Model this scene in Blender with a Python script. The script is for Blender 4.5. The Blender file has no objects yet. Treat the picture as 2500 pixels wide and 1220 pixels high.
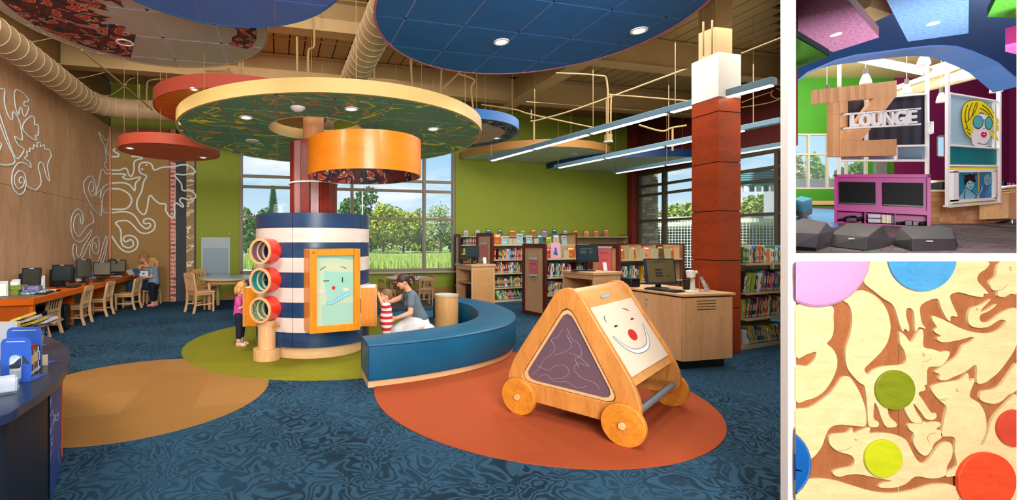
import bpy, bmesh, math, random
from mathutils import Vector, Matrix
random.seed(7)
SC = bpy.context.scene
COL = SC.collection
PI = math.pi
F, CX, CY, EYE = 1100.0, 945.0, 590.0, 1.5      # focal length, principal column, horizon row (of a 2500x1220 frame), eye height
TH = math.radians(13.5); TC, TS = math.cos(TH), math.sin(TH)     # the library's walls
TB = math.radians(23.5); BC, BS_ = math.cos(TB), math.sin(TB)    # the book stacks and light rails

# ---------------------------------------------------------------- camera, sky, sun, lights, exposure
cam = bpy.data.cameras.new('camera'); co = bpy.data.objects.new('camera', cam); COL.objects.link(co)
co.location = (0, 0, EYE); co.rotation_euler = (PI/2, 0, 0)
cam.sensor_width = 36; cam.lens = F/2500*36
cam.shift_x = (1250-CX)/2500; cam.shift_y = -(610-CY)/2500
cam.clip_start = .05; cam.clip_end = 500
SC.camera = co
SC.view_settings.view_transform = 'Standard'; SC.view_settings.look = 'None'
SC.view_settings.gamma = 1; SC.view_settings.use_curve_mapping = False
SC.view_settings.exposure = 0.0
SC.cycles.use_denoising = True
SC.cycles.max_bounces = 6; SC.cycles.diffuse_bounces = 4; SC.cycles.glossy_bounces = 2; SC.cycles.transparent_max_bounces = 12
SC.cycles.caustics_reflective = False; SC.cycles.caustics_refractive = False
SC.cycles.sample_clamp_indirect = 4

def world():
    w = bpy.data.worlds.new('sky'); SC.world = w; w.use_nodes = True
    N, L = w.node_tree.nodes, w.node_tree.links; N.clear()
    out = N.new('ShaderNodeOutputWorld'); bg = N.new('ShaderNodeBackground')
    tc = N.new('ShaderNodeTexCoord'); sep = N.new('ShaderNodeSeparateXYZ')
    L.new(tc.outputs['Generated'], sep.inputs[0])
    rp = N.new('ShaderNodeValToRGB'); e = rp.color_ramp.elements
    e[0].position = 0.0; e[0].color = (.72, .86, .95, 1); e[1].position = .55; e[1].color = (.10, .30, .70, 1)
    m = rp.color_ramp.elements.new(.18); m.color = (.36, .64, .90, 1)
    L.new(sep.outputs[2], rp.inputs[0])
    mp = N.new('ShaderNodeMapping'); mp.inputs['Scale'].default_value = (1.6, 1.6, 6)
    nz = N.new('ShaderNodeTexNoise'); nz.inputs['Scale'].default_value = 2.2; nz.inputs['Detail'].default_value = 8; nz.inputs['Roughness'].default_value = .6
    L.new(tc.outputs['Generated'], mp.inputs[0]); L.new(mp.outputs[0], nz.inputs['Vector'])
    cr = N.new('ShaderNodeValToRGB'); cr.color_ramp.elements[0].position = .48; cr.color_ramp.elements[1].position = .66
    L.new(nz.outputs[0], cr.inputs[0])
    mx = N.new('ShaderNodeMix'); mx.data_type = 'RGBA'
    L.new(cr.outputs[0], mx.inputs[0]); L.new(rp.outputs[0], mx.inputs[6]); mx.inputs[7].default_value = (.95, .97, 1, 1)
    L.new(mx.outputs[2], bg.inputs[0]); bg.inputs[1].default_value = 1.15
    L.new(bg.outputs[0], out.inputs[0])
world()

def light(kind, name, loc, target, power, size=1, size_y=None, col=(1, 1, 1), spot=None, blend=.5):
    l = bpy.data.lights.new(name, kind); l.energy = power; l.color = col
    if kind == 'AREA':
        l.size = size
        if size_y: l.shape = 'RECTANGLE'; l.size_y = size_y
    elif kind == 'SUN': l.angle = size
    else: l.shadow_soft_size = size
    if kind == 'SPOT': l.spot_size = spot; l.spot_blend = blend
    o = bpy.data.objects.new(name, l); COL.objects.link(o); o.location = loc
    d = Vector(target)-Vector(loc); o.rotation_euler = d.to_track_quat('-Z', 'Y').to_euler()
    o['kind'] = 'structure'
    return o
light('SUN', 'sun', (0, 0, 30), (14, 22, 0), 8.0, math.radians(1), col=(1, .95, .86))
light('AREA', 'ceiling_fill', (-1.5, 6.5, 5.1), (-1.5, 6.5, 0), 150, 7, 7, (1, .93, .82))  # added broad fill above the hanging panels, no fixture there
light('AREA', 'stack_fill', (5.0, 8.2, 4.6), (5.0, 8.6, 0), 400, 4, 5, (1, .95, .86))  # added fill to light the green wall and book stacks
light('AREA', 'left_wall_fill', (-3.4, 1.6, 4.2), (-6.2, 8.8, 1.6), 260, 1.5, 1.5, (1, .93, .82))  # unseen fill put in to brighten the plywood wall
light('AREA', 'photo_strobe', (1.2, -1.6, 3.4), (.6, 6.2, 1.0), 400, 2.2, 1.6, (1, .96, .9))
light('AREA', 'cloud_underside_fill', (.8, -2.8, .7), (-.4, 6.4, 4.2), 330, 2.6, 1.2, (1, .95, .88))  # upward fill added to lift the dark undersides of the ceiling clouds
light('AREA', 'right_side_fill', (1.75, 2.5, 3.6), (4.4, 6.4, .9), 60, .5, .5, (1, .95, .88))  # extra fill for the dim checkout side, no real lamp stands here
light('AREA', 'bench_fill', (1.2, .6, 4.6), (1.6, 4.4, 0), 25, 1.5, 1.5, (1, .95, .88))  # unseen fill over bench and walker, not a fixture of the hall
light('AREA', 'panel_fill', (1.3, -.1, 2.6), (2.65, 2.3, 1.0), 5, 1.2, .9, (1, .98, .96))  # added light that whitens the partition and relief
light('AREA', 'lounge_fill', (15.0, 13.0, 8.0), (15.0, 13.5, 0), 700, 6, 6, (1, .97, .93))  # made-up overhead fill for the enclosed lounge
light('AREA', 'lounge_wall_fill', (18, 15.5, 8.3), (19.5, 20.6, 4.8), 750, 5, 2, (1, .97, .93))  # added fill for the far lounge walls, too dark without it
light('AREA', 'lounge_deck_fill', (19, 16.5, 3.4), (18, 17.2, 9), 130, 4, 1.5, (1, .93, .8))  # invented upward light to brighten the lounge deck
light('AREA', 'lounge_front_fill', (9.2, 6.2, 3.0), (15.5, 13.5, 3.4), 480, 1.6, 1.2, (1, .98, .97))  # unseen frontal fill added for the lounge furnishings

# ---------------------------------------------------------------- pixel rays and frames
def P(px, py, Y): return Vector(((px-CX)*Y/F, Y, EYE-(py-CY)*Y/F))
def FL(px, py, z=0.0):
    Y = (EYE-z)*F/(py-CY); return Vector(((px-CX)*Y/F, Y, z))
def R2(U, V, z=0.0): return Vector((TC*U-TS*V, TS*U+TC*V, z))
def onU(px, py, U):
    k = (px-CX)/F; t = U/(TC*k+TS); return Vector((U, t*(TC-TS*k), EYE-(py-CY)*t/F))
def onV(px, py, V):
    k = (px-CX)/F; t = V/(TC-TS*k); return Vector((t*(TC*k+TS), V, EYE-(py-CY)*t/F))

# ---------------------------------------------------------------- materials
def lin(h):
    h = h.lstrip('#'); r = [int(h[i:i+2], 16)/255 for i in (0, 2, 4)]
    return tuple((c/12.92 if c <= .04045 else ((c+.055)/1.055)**2.4) for c in r)+(1,)
MATS = {}
def mat(name, h, rough=.55, metal=0, spec=.35, kind=None, h2=None, scale=1, amt=.5, axis=(1, 1, 1), emit=0, bump=0, alpha=None, coat=0, h3=None):
    if name in MATS: return MATS[name]
    m = bpy.data.materials.new(name); m.use_nodes = True; MATS[name] = m
    N, L = m.node_tree.nodes, m.node_tree.links; b = N['Principled BSDF']
    c = lin(h); b.inputs['Base Color'].default_value = c
    b.inputs['Roughness'].default_value = rough; b.inputs['Metallic'].default_value = metal
    b.inputs['Specular IOR Level'].default_value = spec
    if coat: b.inputs['Coat Weight'].default_value = coat; b.inputs['Coat Roughness'].default_value = .15
    if emit: b.inputs['Emission Color'].default_value = c; b.inputs['Emission Strength'].default_value = emit
    m.diffuse_color = c
    def mapped(src='Object', sc=(1, 1, 1)):
        tc = N.new('ShaderNodeTexCoord'); mp = N.new('ShaderNodeMapping'); mp.inputs['Scale'].default_value = sc
        L.new(tc.outputs[src], mp.inputs[0]); return mp.outputs[0]
    def noise(vec, s, det=4, dist=0, rg=.5):
        n = N.new('ShaderNodeTexNoise'); n.inputs['Scale'].default_value = s; n.inputs['Detail'].default_value = det
        n.inputs['Distortion'].default_value = dist; n.inputs['Roughness'].default_value = rg; L.new(vec, n.inputs['Vector']); return n.outputs[0]
    def ramp(fac, stops):
        r = N.new('ShaderNodeValToRGB'); e = r.color_ramp.elements
        while len(e) < len(stops): e.new(.5)
        for i, (p, cc) in enumerate(stops): e[i].position = p; e[i].color = cc
        L.new(fac, r.inputs[0]); return r.outputs[0]
    def mixc(fac, a, b2, mode='MIX'):
        x = N.new('ShaderNodeMix'); x.data_type = 'RGBA'; x.blend_type = mode
        for s, v in ((0, fac), (6, a), (7, b2)):
            if isinstance(v, (int, float)) or isinstance(v, tuple): x.inputs[s].default_value = v
            else: L.new(v, x.inputs[s])
        return x.outputs[2]
    def mth(op, a, b2=None):
        x = N.new('ShaderNodeMath'); x.operation = op
        for s, v in ((0, a), (1, b2)):
            if v is None: continue
            if isinstance(v, (int, float)): x.inputs[s].default_value = v
            else: L.new(v, x.inputs[s])
        return x.outputs[0]
    W, K = (1, 1, 1, 1), (0, 0, 0, 1)
    c2 = lin(h2) if h2 else tuple(v*.6 for v in c[:3])+(1,)
    outc = None; hgt = None
    if kind == 'wood':
        v = mapped('Object', tuple(scale*a for a in axis))
        g = noise(v, 3, 8, .6, .6); f2 = noise(v, 26, 3, 0)
        outc = mixc(mth('MULTIPLY', mth('ADD', ramp(g, [(.35, K), (.68, W)]), mth('MULTIPLY', ramp(f2, [(.45, K), (.7, W)]), .6)), amt), c, c2); hgt = f2
    elif kind == 'fabric':
        v = mapped('Object'); g = noise(v, scale*60, 2); outc = mixc(mth('MULTIPLY', ramp(g, [(.35, K), (.65, W)]), amt), c, c2); hgt = g
    elif kind == 'mottle':
        v = mapped('Object'); g = noise(v, scale, 5, .3); outc = mixc(mth('MULTIPLY', ramp(g, [(.35, K), (.65, W)]), amt), c, c2)
    elif kind == 'carpet':      # winding contour pattern woven into the carpet tiles
        v = mapped('Object'); g = noise(v, 3.6, 2.2, .7, .5)
        fr = mth('FRACT', mth('MULTIPLY', g, 13)); bands = ramp(fr, [(.35, K), (.55, (.8,.8,.8,1)), (.92, W), (1, K)])
        rows = mth('SINE', mth('MULTIPLY', noise(v, 1.1, 0), 420)); fine = noise(v, 180, 2)
        area = ramp(noise(v, .9, 2), [(.42, K), (.58, W)])
        a1 = mixc(bands, c, c2); tex = mixc(mth('MULTIPLY', ramp(fine, [(.35, K), (.65, W)]), .45), a1, c)
        outc = mixc(mth('MULTIPLY', area, .35), tex, c2); hgt = fine
    elif kind == 'tiles':       # carpet tiles of a plain colour, each tile its own tone
        v = mapped('Object'); br = N.new('ShaderNodeTexChecker'); br.inputs['Scale'].default_value = 1/.61; L.new(v, br.inputs['Vector'])
        g = noise(v, 150, 2); vo = N.new('ShaderNodeTexWhiteNoise'); vo.noise_dimensions = '2D'
        sn = N.new('ShaderNodeVectorMath'); sn.operation = 'SNAP'; sn.inputs[1].default_value = (.61, .61, 9); L.new(v, sn.inputs[0]); L.new(sn.outputs[0], vo.inputs['Vector'])
        outc = mixc(mth('ADD', mth('MULTIPLY', vo.outputs[0], .3), mth('MULTIPLY', ramp(g, [(.3, K), (.7, W)]), .4)), c, c2); hgt = g
    elif kind == 'lines':       # thin wandering outlines (printed line drawings)
        v = mapped('Object'); base = mixc(mth('MULTIPLY', noise(v, 30, 2), .35), c, tuple(x*.6 for x in c[:3])+(1,))
        def ct(s, n, wd, off):
            vm = N.new('ShaderNodeMapping'); vm.inputs['Location'].default_value = off; L.new(v, vm.inputs[0])
            q = mth('FRACT', mth('MULTIPLY', noise(vm.outputs[0], s, 2.2, 1.3), n))
            return mth('LESS_THAN', mth('ABSOLUTE', mth('SUBTRACT', q, .5)), wd)
        gate = mth('GREATER_THAN', noise(v, scale*.8, 1), .42); gate2 = mth('LESS_THAN', noise(v, scale*.7, 1), .56)
        x = mixc(mth('MULTIPLY', ct(scale, 6, .05, (0, 0, 0)), .35), base, lin(h3 or h2))
        x = mixc(mth('MULTIPLY', ct(scale*.8, 4, .05, (3, 1, 0)), gate2), x, lin(h3 or h2))
        outc = mixc(mth('MULTIPLY', ct(scale*.8, 4, .06, (7, 5, 2)), gate), x, c2)
    elif kind == 'print':       # interlocking camouflage of animal-like patches in three inks
        v = mapped('Object'); n1 = noise(v, scale, 2.5, 1.6)
        q = mth('FRACT', mth('MULTIPLY', n1, 4.0))
        outc = ramp(q, [(0, c), (.30, c), (.31, lin('#cdb39a')), (.35, lin('#cdb39a')), (.36, c2), (.62, c2), (.63, lin('#cdb39a')), (.67, lin('#cdb39a')), (.68, lin(h3)), (1, lin(h3))])
    elif kind == 'patches':     # overlapping leaf-like patches
        v = mapped('Object'); vo = N.new('ShaderNodeTexVoronoi'); vo.inputs['Scale'].default_value = scale; L.new(v, vo.inputs['Vector'])
        ed = N.new('ShaderNodeTexVoronoi'); ed.feature = 'DISTANCE_TO_EDGE'; ed.inputs['Scale'].default_value = scale; L.new(v, ed.inputs['Vector'])
        sp = N.new('ShaderNodeSeparateColor'); L.new(vo.outputs['Color'], sp.inputs[0])
        x = ramp(sp.outputs[0], [(0, c), (.5, c2), (1, lin(h3 or h))])
        outc = mixc(ramp(ed.outputs[0], [(0, W), (.06, K)]), x, tuple(q*.4 for q in c[:3])+(1,))
    elif kind == 'bands':       # horizontal stripes by height
        tc = N.new('ShaderNodeTexCoord'); sp = N.new('ShaderNodeSeparateXYZ'); L.new(tc.outputs['Object'], sp.inputs[0])
        q = mth('FRACT', mth('MULTIPLY', sp.outputs[2], scale)); outc = mixc(mth('GREATER_THAN', q, amt), c, c2)
    elif kind == 'vbands':
        tc = N.new('ShaderNodeTexCoord'); sp = N.new('ShaderNodeSeparateXYZ'); L.new(tc.outputs['Object'], sp.inputs[0])
        q = mth('FRACT', mth('MULTIPLY', sp.outputs[0], scale)); outc = mixc(mth('GREATER_THAN', q, amt), c, c2)
    elif kind == 'dots':
        v = mapped('Object'); vo = N.new('ShaderNodeTexVoronoi'); vo.inputs['Scale'].default_value = scale; vo.inputs['Randomness'].default_value = .15; L.new(v, vo.inputs['Vector'])
        outc = mixc(mth('LESS_THAN', vo.outputs[0], amt), c, c2)
    if outc is not None: L.new(outc, b.inputs['Base Color'])
    if bump and hgt is not None:
        bp = N.new('ShaderNodeBump'); bp.inputs['Strength'].default_value = bump; bp.inputs['Distance'].default_value = .01
        L.new(hgt, bp.inputs['Height']); L.new(bp.outputs[0], b.inputs['Normal'])
    if alpha is not None:       # see-through sheet: acrylic or glass
        tr = N.new('ShaderNodeBsdfTransparent'); mx = N.new('ShaderNodeMixShader'); mx.inputs[0].default_value = alpha
        L.new(tr.outputs[0], mx.inputs[1]); L.new(b.outputs[0], mx.inputs[2]); L.new(mx.outputs[0], N['Material Output'].inputs[0])
        tr.inputs[0].default_value = tuple(.6+.4*x for x in c[:3])+(1,) if alpha > .3 else (.96, .98, .98, 1)
    return m
def cm(h, rough=.5, metal=0, **k): return mat('c_%s_%g_%g' % (h.lstrip('#'), rough, metal), h, rough, metal, **k)

# ---------------------------------------------------------------- mesh helpers
class B:
    def __init__(s): s.v = []; s.f = []; s.m = []
    def add(s, vs, fs, mi=0, M=None):
        o = len(s.v)
        s.v += [tuple(M @ Vector(p)) if M else tuple(p) for p in vs]
        s.f += [tuple(i+o for i in f) for f in fs]; s.m += [mi]*len(fs); return s
    def box(s, a, b, mi=0, M=None):
        x0, y0, z0 = a; x1, y1, z1 = b
        return s.add([(x0, y0, z0), (x1, y0, z0), (x1, y1, z0), (x0, y1, z0), (x0, y0, z1), (x1, y0, z1), (x1, y1, z1), (x0, y1, z1)],
                     [(0, 3, 2, 1), (4, 5, 6, 7), (0, 1, 5, 4), (1, 2, 6, 5), (2, 3, 7, 6), (3, 0, 4, 7)], mi, M)
    def cb(s, c, d, mi=0, M=None): return s.box([c[i]-d[i]/2 for i in range(3)], [c[i]+d[i]/2 for i in range(3)], mi, M)
    def beam(s, p, q, w, h, mi=0, up=(0, 0, 1)):
        p, q = Vector(p), Vector(q); d = q-p; L = d.length; d.normalize(); u = Vector(up)
        if abs(d.dot(u)) > .98: u = Vector((0, 1, 0))
        r = d.cross(u).normalized(); u = r.cross(d)
        M = Matrix((r, d, u)).transposed().to_4x4(); M.translation = p
        return s.box((-w/2, 0, -h/2), (w/2, L, h/2), mi, M)
    def cyl(s, p, q, r0, r1=None, n=16, mi=0, cap=True):
        r1 = r0 if r1 is None else r1; p, q = Vector(p), Vector(q); d = (q-p).normalized()
        u = Vector((0, 0, 1)) if abs(d.z) < .9 else Vector((1, 0, 0)); a = d.cross(u).normalized(); b = d.cross(a)
        vs = []
        for c, r in ((p, r0), (q, r1)):
            for i in range(n):
                t = 2*PI*i/n; vs.append(c+a*math.cos(t)*r+b*math.sin(t)*r)
        fs = [(i, (i+1) % n, n+(i+1) % n, n+i) for i in range(n)]
        if cap: fs += [tuple(range(n))[::-1], tuple(range(n, 2*n))]
        fs = [f[::-1] for f in fs]
        return s.add(vs, fs, mi)
    def tube(s, pts, r, n=8, closed=False, mi=0, flat=None):
        pts = [Vector(p) for p in pts]; m = len(pts); vs = []; rr = r if isinstance(r, (list, tuple)) else [r]*m
        pa = None
        for i, p in enumerate(pts):
            a = pts[(i-1) % m] if (closed or i > 0) else p; b = pts[(i+1) % m] if (closed or i < m-1) else p
            d = (b-a); d = d.normalized() if d.length > 1e-9 else Vector((0, 0, 1))
            if flat: u = Vector(flat)
            elif pa is not None and abs(pa.dot(d)) < .99: u = pa
            else: u = Vector((0, 0, 1)) if abs(d.z) < .9 else Vector((1, 0, 0))
            x = d.cross(u).normalized(); y = x.cross(d); pa = y
            ky = .5 if flat else 1
            for k in range(n):
                t = 2*PI*k/n; vs.append(p+x*math.cos(t)*rr[i]+y*math.sin(t)*rr[i]*ky)
        fs = []
        for i in range(m if closed else m-1):
            j = (i+1) % m
            for k in range(n): fs.append((i*n+k, i*n+(k+1) % n, j*n+(k+1) % n, j*n+k))
        if not closed: fs += [tuple(range(n))[::-1], tuple(range((m-1)*n, m*n))]
        return s.add(vs, fs, mi)
    def lathe(s, prof, n=32, mi=0, M=None, cap=True):      # prof [(r,z)...] round z
        vs = [(r*math.cos(2*PI*i/n), r*math.sin(2*PI*i/n), z) for r, z in prof for i in range(n)]
        fs = [(j*n+i, j*n+(i+1) % n, (j+1)*n+(i+1) % n, (j+1)*n+i) for j in range(len(prof)-1) for i in range(n)]
        if cap:
            if prof[0][0] > 1e-6: fs.append(tuple(range(n))[::-1])
            if prof[-1][0] > 1e-6: fs.append(tuple(range((len(prof)-1)*n, len(prof)*n)))
        return s.add(vs, fs, mi, M)
    def ring(s, R, r, z0, z1, n=48, mi=0, M=None, mi_in=None):
        vs = [(q*math.cos(2*PI*i/n), q*math.sin(2*PI*i/n), z) for q, z in ((R, z0), (R, z1), (r, z1), (r, z0)) for i in range(n)]
        for j in range(4):
            k = (j+1) % 4
            s.add(vs[j*n:(j+1)*n]+vs[k*n:(k+1)*n], [(i, (i+1) % n, n+(i+1) % n, n+i) for i in range(n)], (mi_in if (j == 2 and mi_in is not None) else mi), M)
        return s
    def arc(s, R, r, a0, a1, z0, z1, n=10, mi=0, c=(0, 0)):
        vs = []
        for i in range(n+1):
            t = a0+(a1-a0)*i/n
            for q, z in ((R, z0), (R, z1), (r, z1), (r, z0)): vs.append((c[0]+q*math.cos(t), c[1]+q*math.sin(t), z))
        fs = [(i*4+j, (i+1)*4+j, (i+1)*4+(j+1) % 4, i*4+(j+1) % 4) for i in range(n) for j in range(4)]
        fs += [(3, 2, 1, 0), (n*4, n*4+1, n*4+2, n*4+3)]
        return s.add(vs, fs, mi)
    def prism(s, poly, a, b, f=None, mi=0, side=None):      # poly 2-D; f maps (u,v,w) to 3-D, w from a to b
        f = f or (lambda u, v, w: (u, v, w)); n = len(poly)
        s.add([f(u, v, a) for u, v in poly]+[f(u, v, b) for u, v in poly], [tuple(range(n))[::-1], tuple(range(n, 2*n))], mi)
        return s.add([f(u, v, a) for u, v in poly]+[f(u, v, b) for u, v in poly],
                     [(i, (i+1) % n, n+(i+1) % n, n+i) for i in range(n)], mi if side is None else side)
    def ell(s, c, r, n=16, m=10, mi=0, M=None):
        vs = [(0, 0, -1)]
        for j in range(1, m):
            ph = -PI/2+PI*j/m
            for i in range(n): t = 2*PI*i/n; vs.append((math.cos(ph)*math.cos(t), math.cos(ph)*math.sin(t), math.sin(ph)))
        vs.append((0, 0, 1)); T = len(vs)-1
        r = (r, r, r) if isinstance(r, (int, float)) else r
        if M: vs = [Vector(c)+M @ Vector((x*r[0], y*r[1], z*r[2])) for x, y, z in vs]
        else: vs = [(c[0]+x*r[0], c[1]+y*r[1], c[2]+z*r[2]) for x, y, z in vs]
        fs = [(0, 1+(i+1) % n, 1+i) for i in range(n)]
        fs += [(1+j*n+i, 1+j*n+(i+1) % n, 1+(j+1)*n+(i+1) % n, 1+(j+1)*n+i) for j in range(m-2) for i in range(n)]
        fs += [(T, 1+(m-2)*n+i, 1+(m-2)*n+(i+1) % n) for i in range(n)]
        return s.add(vs, fs, mi)
    def cap2(s, p, r0, q, r1, mi=0):                        # tapered limb with round ends
        s.cyl(p, q, r0, r1, 14, mi); s.ell(p, r0*1.0, 14, 8, mi); s.ell(q, r1*1.0, 14, 8, mi); return s
    def mesh(s, name, mats, smooth=True, ang=35, fix=True):
        me = bpy.data.meshes.new(name); me.from_pydata(s.v, [], s.f)
        for m in (mats if isinstance(mats, (list, tuple)) else [mats]): me.materials.append(m)
        me.polygons.foreach_set('material_index', s.m)
        if fix:
            bm = bmesh.new(); bm.from_mesh(me); bmesh.ops.remove_doubles(bm, verts=bm.verts, dist=1e-6)
            bmesh.ops.recalc_face_normals(bm, faces=bm.faces); bm.to_mesh(me); bm.free()
        if smooth:
            me.polygons.foreach_set('use_smooth', [True]*len(me.polygons)); me.set_sharp_from_angle(angle=math.radians(ang))
        me.update(); return me
    def obj(s, name, mats, parent=None, loc=None, rz=None, bevel=0, **k):
        o = bpy.data.objects.new(name, s.mesh(name, mats, **k)); COL.objects.link(o)
        if parent: o.parent = parent
        if loc: o.location = loc
        if rz: o.rotation_euler = (0, 0, rz)
        if bevel:
            b = o.modifiers.new('bevel', 'BEVEL'); b.width = bevel; b.segments = 2; b.limit_method = 'ANGLE'; b.angle_limit = math.radians(50)
        return o
def tag(o, label=None, cat=None, group=None, kind=None):
    if label: o['label'] = label
    if cat: o['category'] = cat
    if group: o['group'] = group
    if kind: o['kind'] = kind
    return o
def thing(name, label, cat, loc=(0, 0, 0), rz=0, group=None):
    o = bpy.data.objects.new(name, None); COL.objects.link(o); o.empty_display_size = .1
    o.location = loc; o.rotation_euler = (0, 0, rz); return tag(o, label, cat, group)
def st(o): o['kind'] = 'structure'; return o
def struct(name, loc=(0, 0, 0), rz=0):
    o = bpy.data.objects.new(name, None); COL.objects.link(o); o.location = loc; o.rotation_euler = (0, 0, rz); return st(o)
KIDS = {}
def copytree(root, loc=None, rz=None, label=None, group=None):
    def cp(o, par):
        c = o.copy(); COL.objects.link(c)
        if par: c.parent = par
        for ch in [x for x in o.children]: cp(ch, c)
        return c
    r = cp(root, None)
    if loc is not None: r.location = loc
    if rz is not None: r.rotation_euler = (0, 0, rz)
    if label: r['label'] = label
    if group: r['group'] = group
    return r
def crv(pts, k=6, closed=False):                             # Catmull-Rom through the points
    pts = [Vector(p) for p in pts]; n = len(pts); out = []
    for i in range(n if closed else n-1):
        g = lambda j: pts[j % n] if closed else pts[max(0, min(n-1, j))]
        a, b, c, d = g(i-1), g(i), g(i+1), g(i+2)
        for q in range(k):
            t = q/k; out.append(.5*((2*b)+(c-a)*t+(2*a-5*b+4*c-d)*t*t+(3*b-a-3*c+d)*t**3))
    if not closed: out.append(pts[-1])
    return out
def text(name, s, size, M, m, parent=None, ext=.002, align='CENTER', bold=0):
    cu = bpy.data.curves.new(name, 'FONT'); cu.body = s; cu.size = size; cu.extrude = ext; cu.align_x = align; cu.align_y = 'CENTER'; cu.offset = bold
    cu.resolution_u = 3
    o = bpy.data.objects.new(name, cu); COL.objects.link(o)
    bpy.context.view_layer.update()
    me = bpy.data.meshes.new_from_object(o); bpy.data.objects.remove(o)
    me.materials.clear(); me.materials.append(m)
    o = bpy.data.objects.new(name, me); COL.objects.link(o)
    if parent: o.parent = parent
    o.matrix_local = M
    return o
def facing(p, yaw=0, pitch=0):                               # text frame: reads from -y, turned by yaw about z
    return Matrix.Translation(p) @ Matrix.Rotation(yaw, 4, 'Z') @ Matrix.Rotation(PI/2-pitch, 4, 'X')

# ---------------------------------------------------------------- common materials
maple = mat('maple', '#dcb184', .45, kind='wood', h2='#c08f5c', scale=2, axis=(1, 1, .18), amt=.55)
maple_x = mat('maple_across', '#d9ae80', .45, kind='wood', h2='#be8d5a', scale=2, axis=(.18, 1, 1), amt=.55)
honey = mat('honey_maple', '#c98b48', .38, kind='wood', h2='#a9682c', scale=2, axis=(1, 1, .2), amt=.6, coat=.3)
honey_x = mat('honey_maple_across', '#cd9656', .36, kind='wood', h2='#b07638', scale=2, axis=(.2, 1, 1), amt=.6, coat=.3)
amber = mat('amber_stain', '#e08f1c', .4, kind='wood', h2='#c06a08', scale=2.5, axis=(1, 1, .15), amt=.55, coat=.2)
wheelwood = mat('wheel_ply', '#d48c30', .38, kind='wood', h2='#a85e14', scale=3, axis=(.2, 1, 1), amt=.6, coat=.3)
redwood = mat('cherry_slat', '#7c2213', .4, kind='wood', h2='#4f1209', scale=3, axis=(1, 1, .12), amt=.6, coat=.05)
paleslat = mat('whitewashed_slat', '#9c7274', .4, kind='wood', h2='#845658', scale=3, axis=(1, 1, .12), amt=.5, coat=.05)
cherry = mat('cherry_veneer', '#ab400e', .38, kind='wood', h2='#7c2606', scale=1.6, axis=(.3, .3, 1), amt=.55, coat=.15)
darkred = mat('dark_red_trim', '#571a12', .5)
navy = mat('navy_stain', '#173c66', .35, kind='wood', h2='#0d2a50', scale=2, axis=(.25, .25, 1.5), amt=.6, coat=.4)
white_ply = mat('whitewashed_ply', '#d8cac6', .42, kind='wood', h2='#c3b1ab', scale=2, axis=(.25, .25, 1.5), amt=.5, coat=.3)
vinyl = mat('teal_blue_vinyl', '#07547a', .42, spec=.32, kind='mottle', h2='#06486a', scale=3, amt=.5)
black = mat('black_plastic', '#14161a', .4)
dgrey = mat('charcoal', '#2d3238', .6)
steel = mat('brushed_steel', '#a9b3ba', .35, .8)
white = mat('white_paint', '#ecebe9', .5)
cream = mat('cream_steel', '#b9ad8c', .5)
tanpaint = mat('tan_painted_steel', '#a88c60', .6, kind='mottle', h2='#987c52', scale=2, amt=.4)
duct_m = mat('tan_duct', '#ab9270', .5)
clear = mat('clear_acrylic', '#cfe2ee', .08, spec=.5, alpha=.13)
glass = mat('window_glass', '#dfeeee', .03, spec=.6, alpha=.06)
alu = mat('tan_aluminium', '#8d8070', .45)
dark_alu = mat('dark_bronze_frame', '#4c4238', .45)
lampglow = mat('lamp_glow', '#fff6e4', .4, emit=3.2)
skin = mat('skin', '#dba183', .55, kind='mottle', h2='#cf8f70', scale=14, amt=.4)
# ---------------------------------------------------------------- the library shell
HC = 5.4
green = mat('green_wall_paint', '#8d9c33', .7, kind='mottle', h2='#85942e', scale=3, amt=.4)
carpet = mat('blue_contour_carpet', '#172a39', .95, spec=.1, kind='carpet', h2='#315672', bump=.3)
KD = .8982                                                    # the dividing wall runs along x = KD*y
def rt(U): return max(-3.2, U*.689)
fl = struct('floor')
pg = [R2(-4, -3.2), R2(7, -3.2), (4.3, 2.36, 0), (KD*2.36, 2.36, 0), (KD*8.9, 8.9, 0), R2(11.1, 7.7), R2(11.1, 12.3), R2(-4, 12.3)]
B().prism([(p[0], p[1]) for p in pg], -.1, 0).obj('floor_carpet', carpet, fl)
def inlay(name, x, y, r, z, m, sx=1, rot=0):
    b = B(); n = 96; b.prism([(r*sx*math.cos(2*PI*i/n), r*math.sin(2*PI*i/n)) for i in range(n)], 0, z)
    o = b.obj(name, m, fl, (x, y, .0005)); o.rotation_euler = (0, 0, rot); return o
inlay('carpet_inlay', -1.656*1.5, 3.016*1.5, .835*1.5, .003, mat('tan_inlay', '#9c7442', .95, spec=.1, kind='tiles', h2='#7a552a'), rot=TH)
inlay('carpet_inlay', -.585*1.5, 4.632*1.5, 1.392*1.5, .005, mat('green_inlay', '#807f24', .95, spec=.1, kind='tiles', h2='#666816'), rot=TH)
inlay('carpet_inlay', .965*1.5, 3.027*1.5, 1.052*1.5, .007, mat('orange_inlay', '#a55030', .95, spec=.1, kind='tiles', h2='#883c20'), rot=TH)
inlay('carpet_inlay', .9, 8.6, 1.25, .003, mat('blue_inlay', '#3f6f90', .95, spec=.1, kind='tiles', h2='#335d7c'), rot=TH)
b = B(); b.prism([(-1.0, 10.2), (1.2, 10.0), (2.2, 11.2), (1.9, 12.4), (-1.2, 12.0)], 0, .002); b.obj('carpet_inlay', mat('mottled_carpet', '#3a3a44', .95, kind='patches', h2='#5f5650', h3='#2c4560', scale=9), fl)
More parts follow.
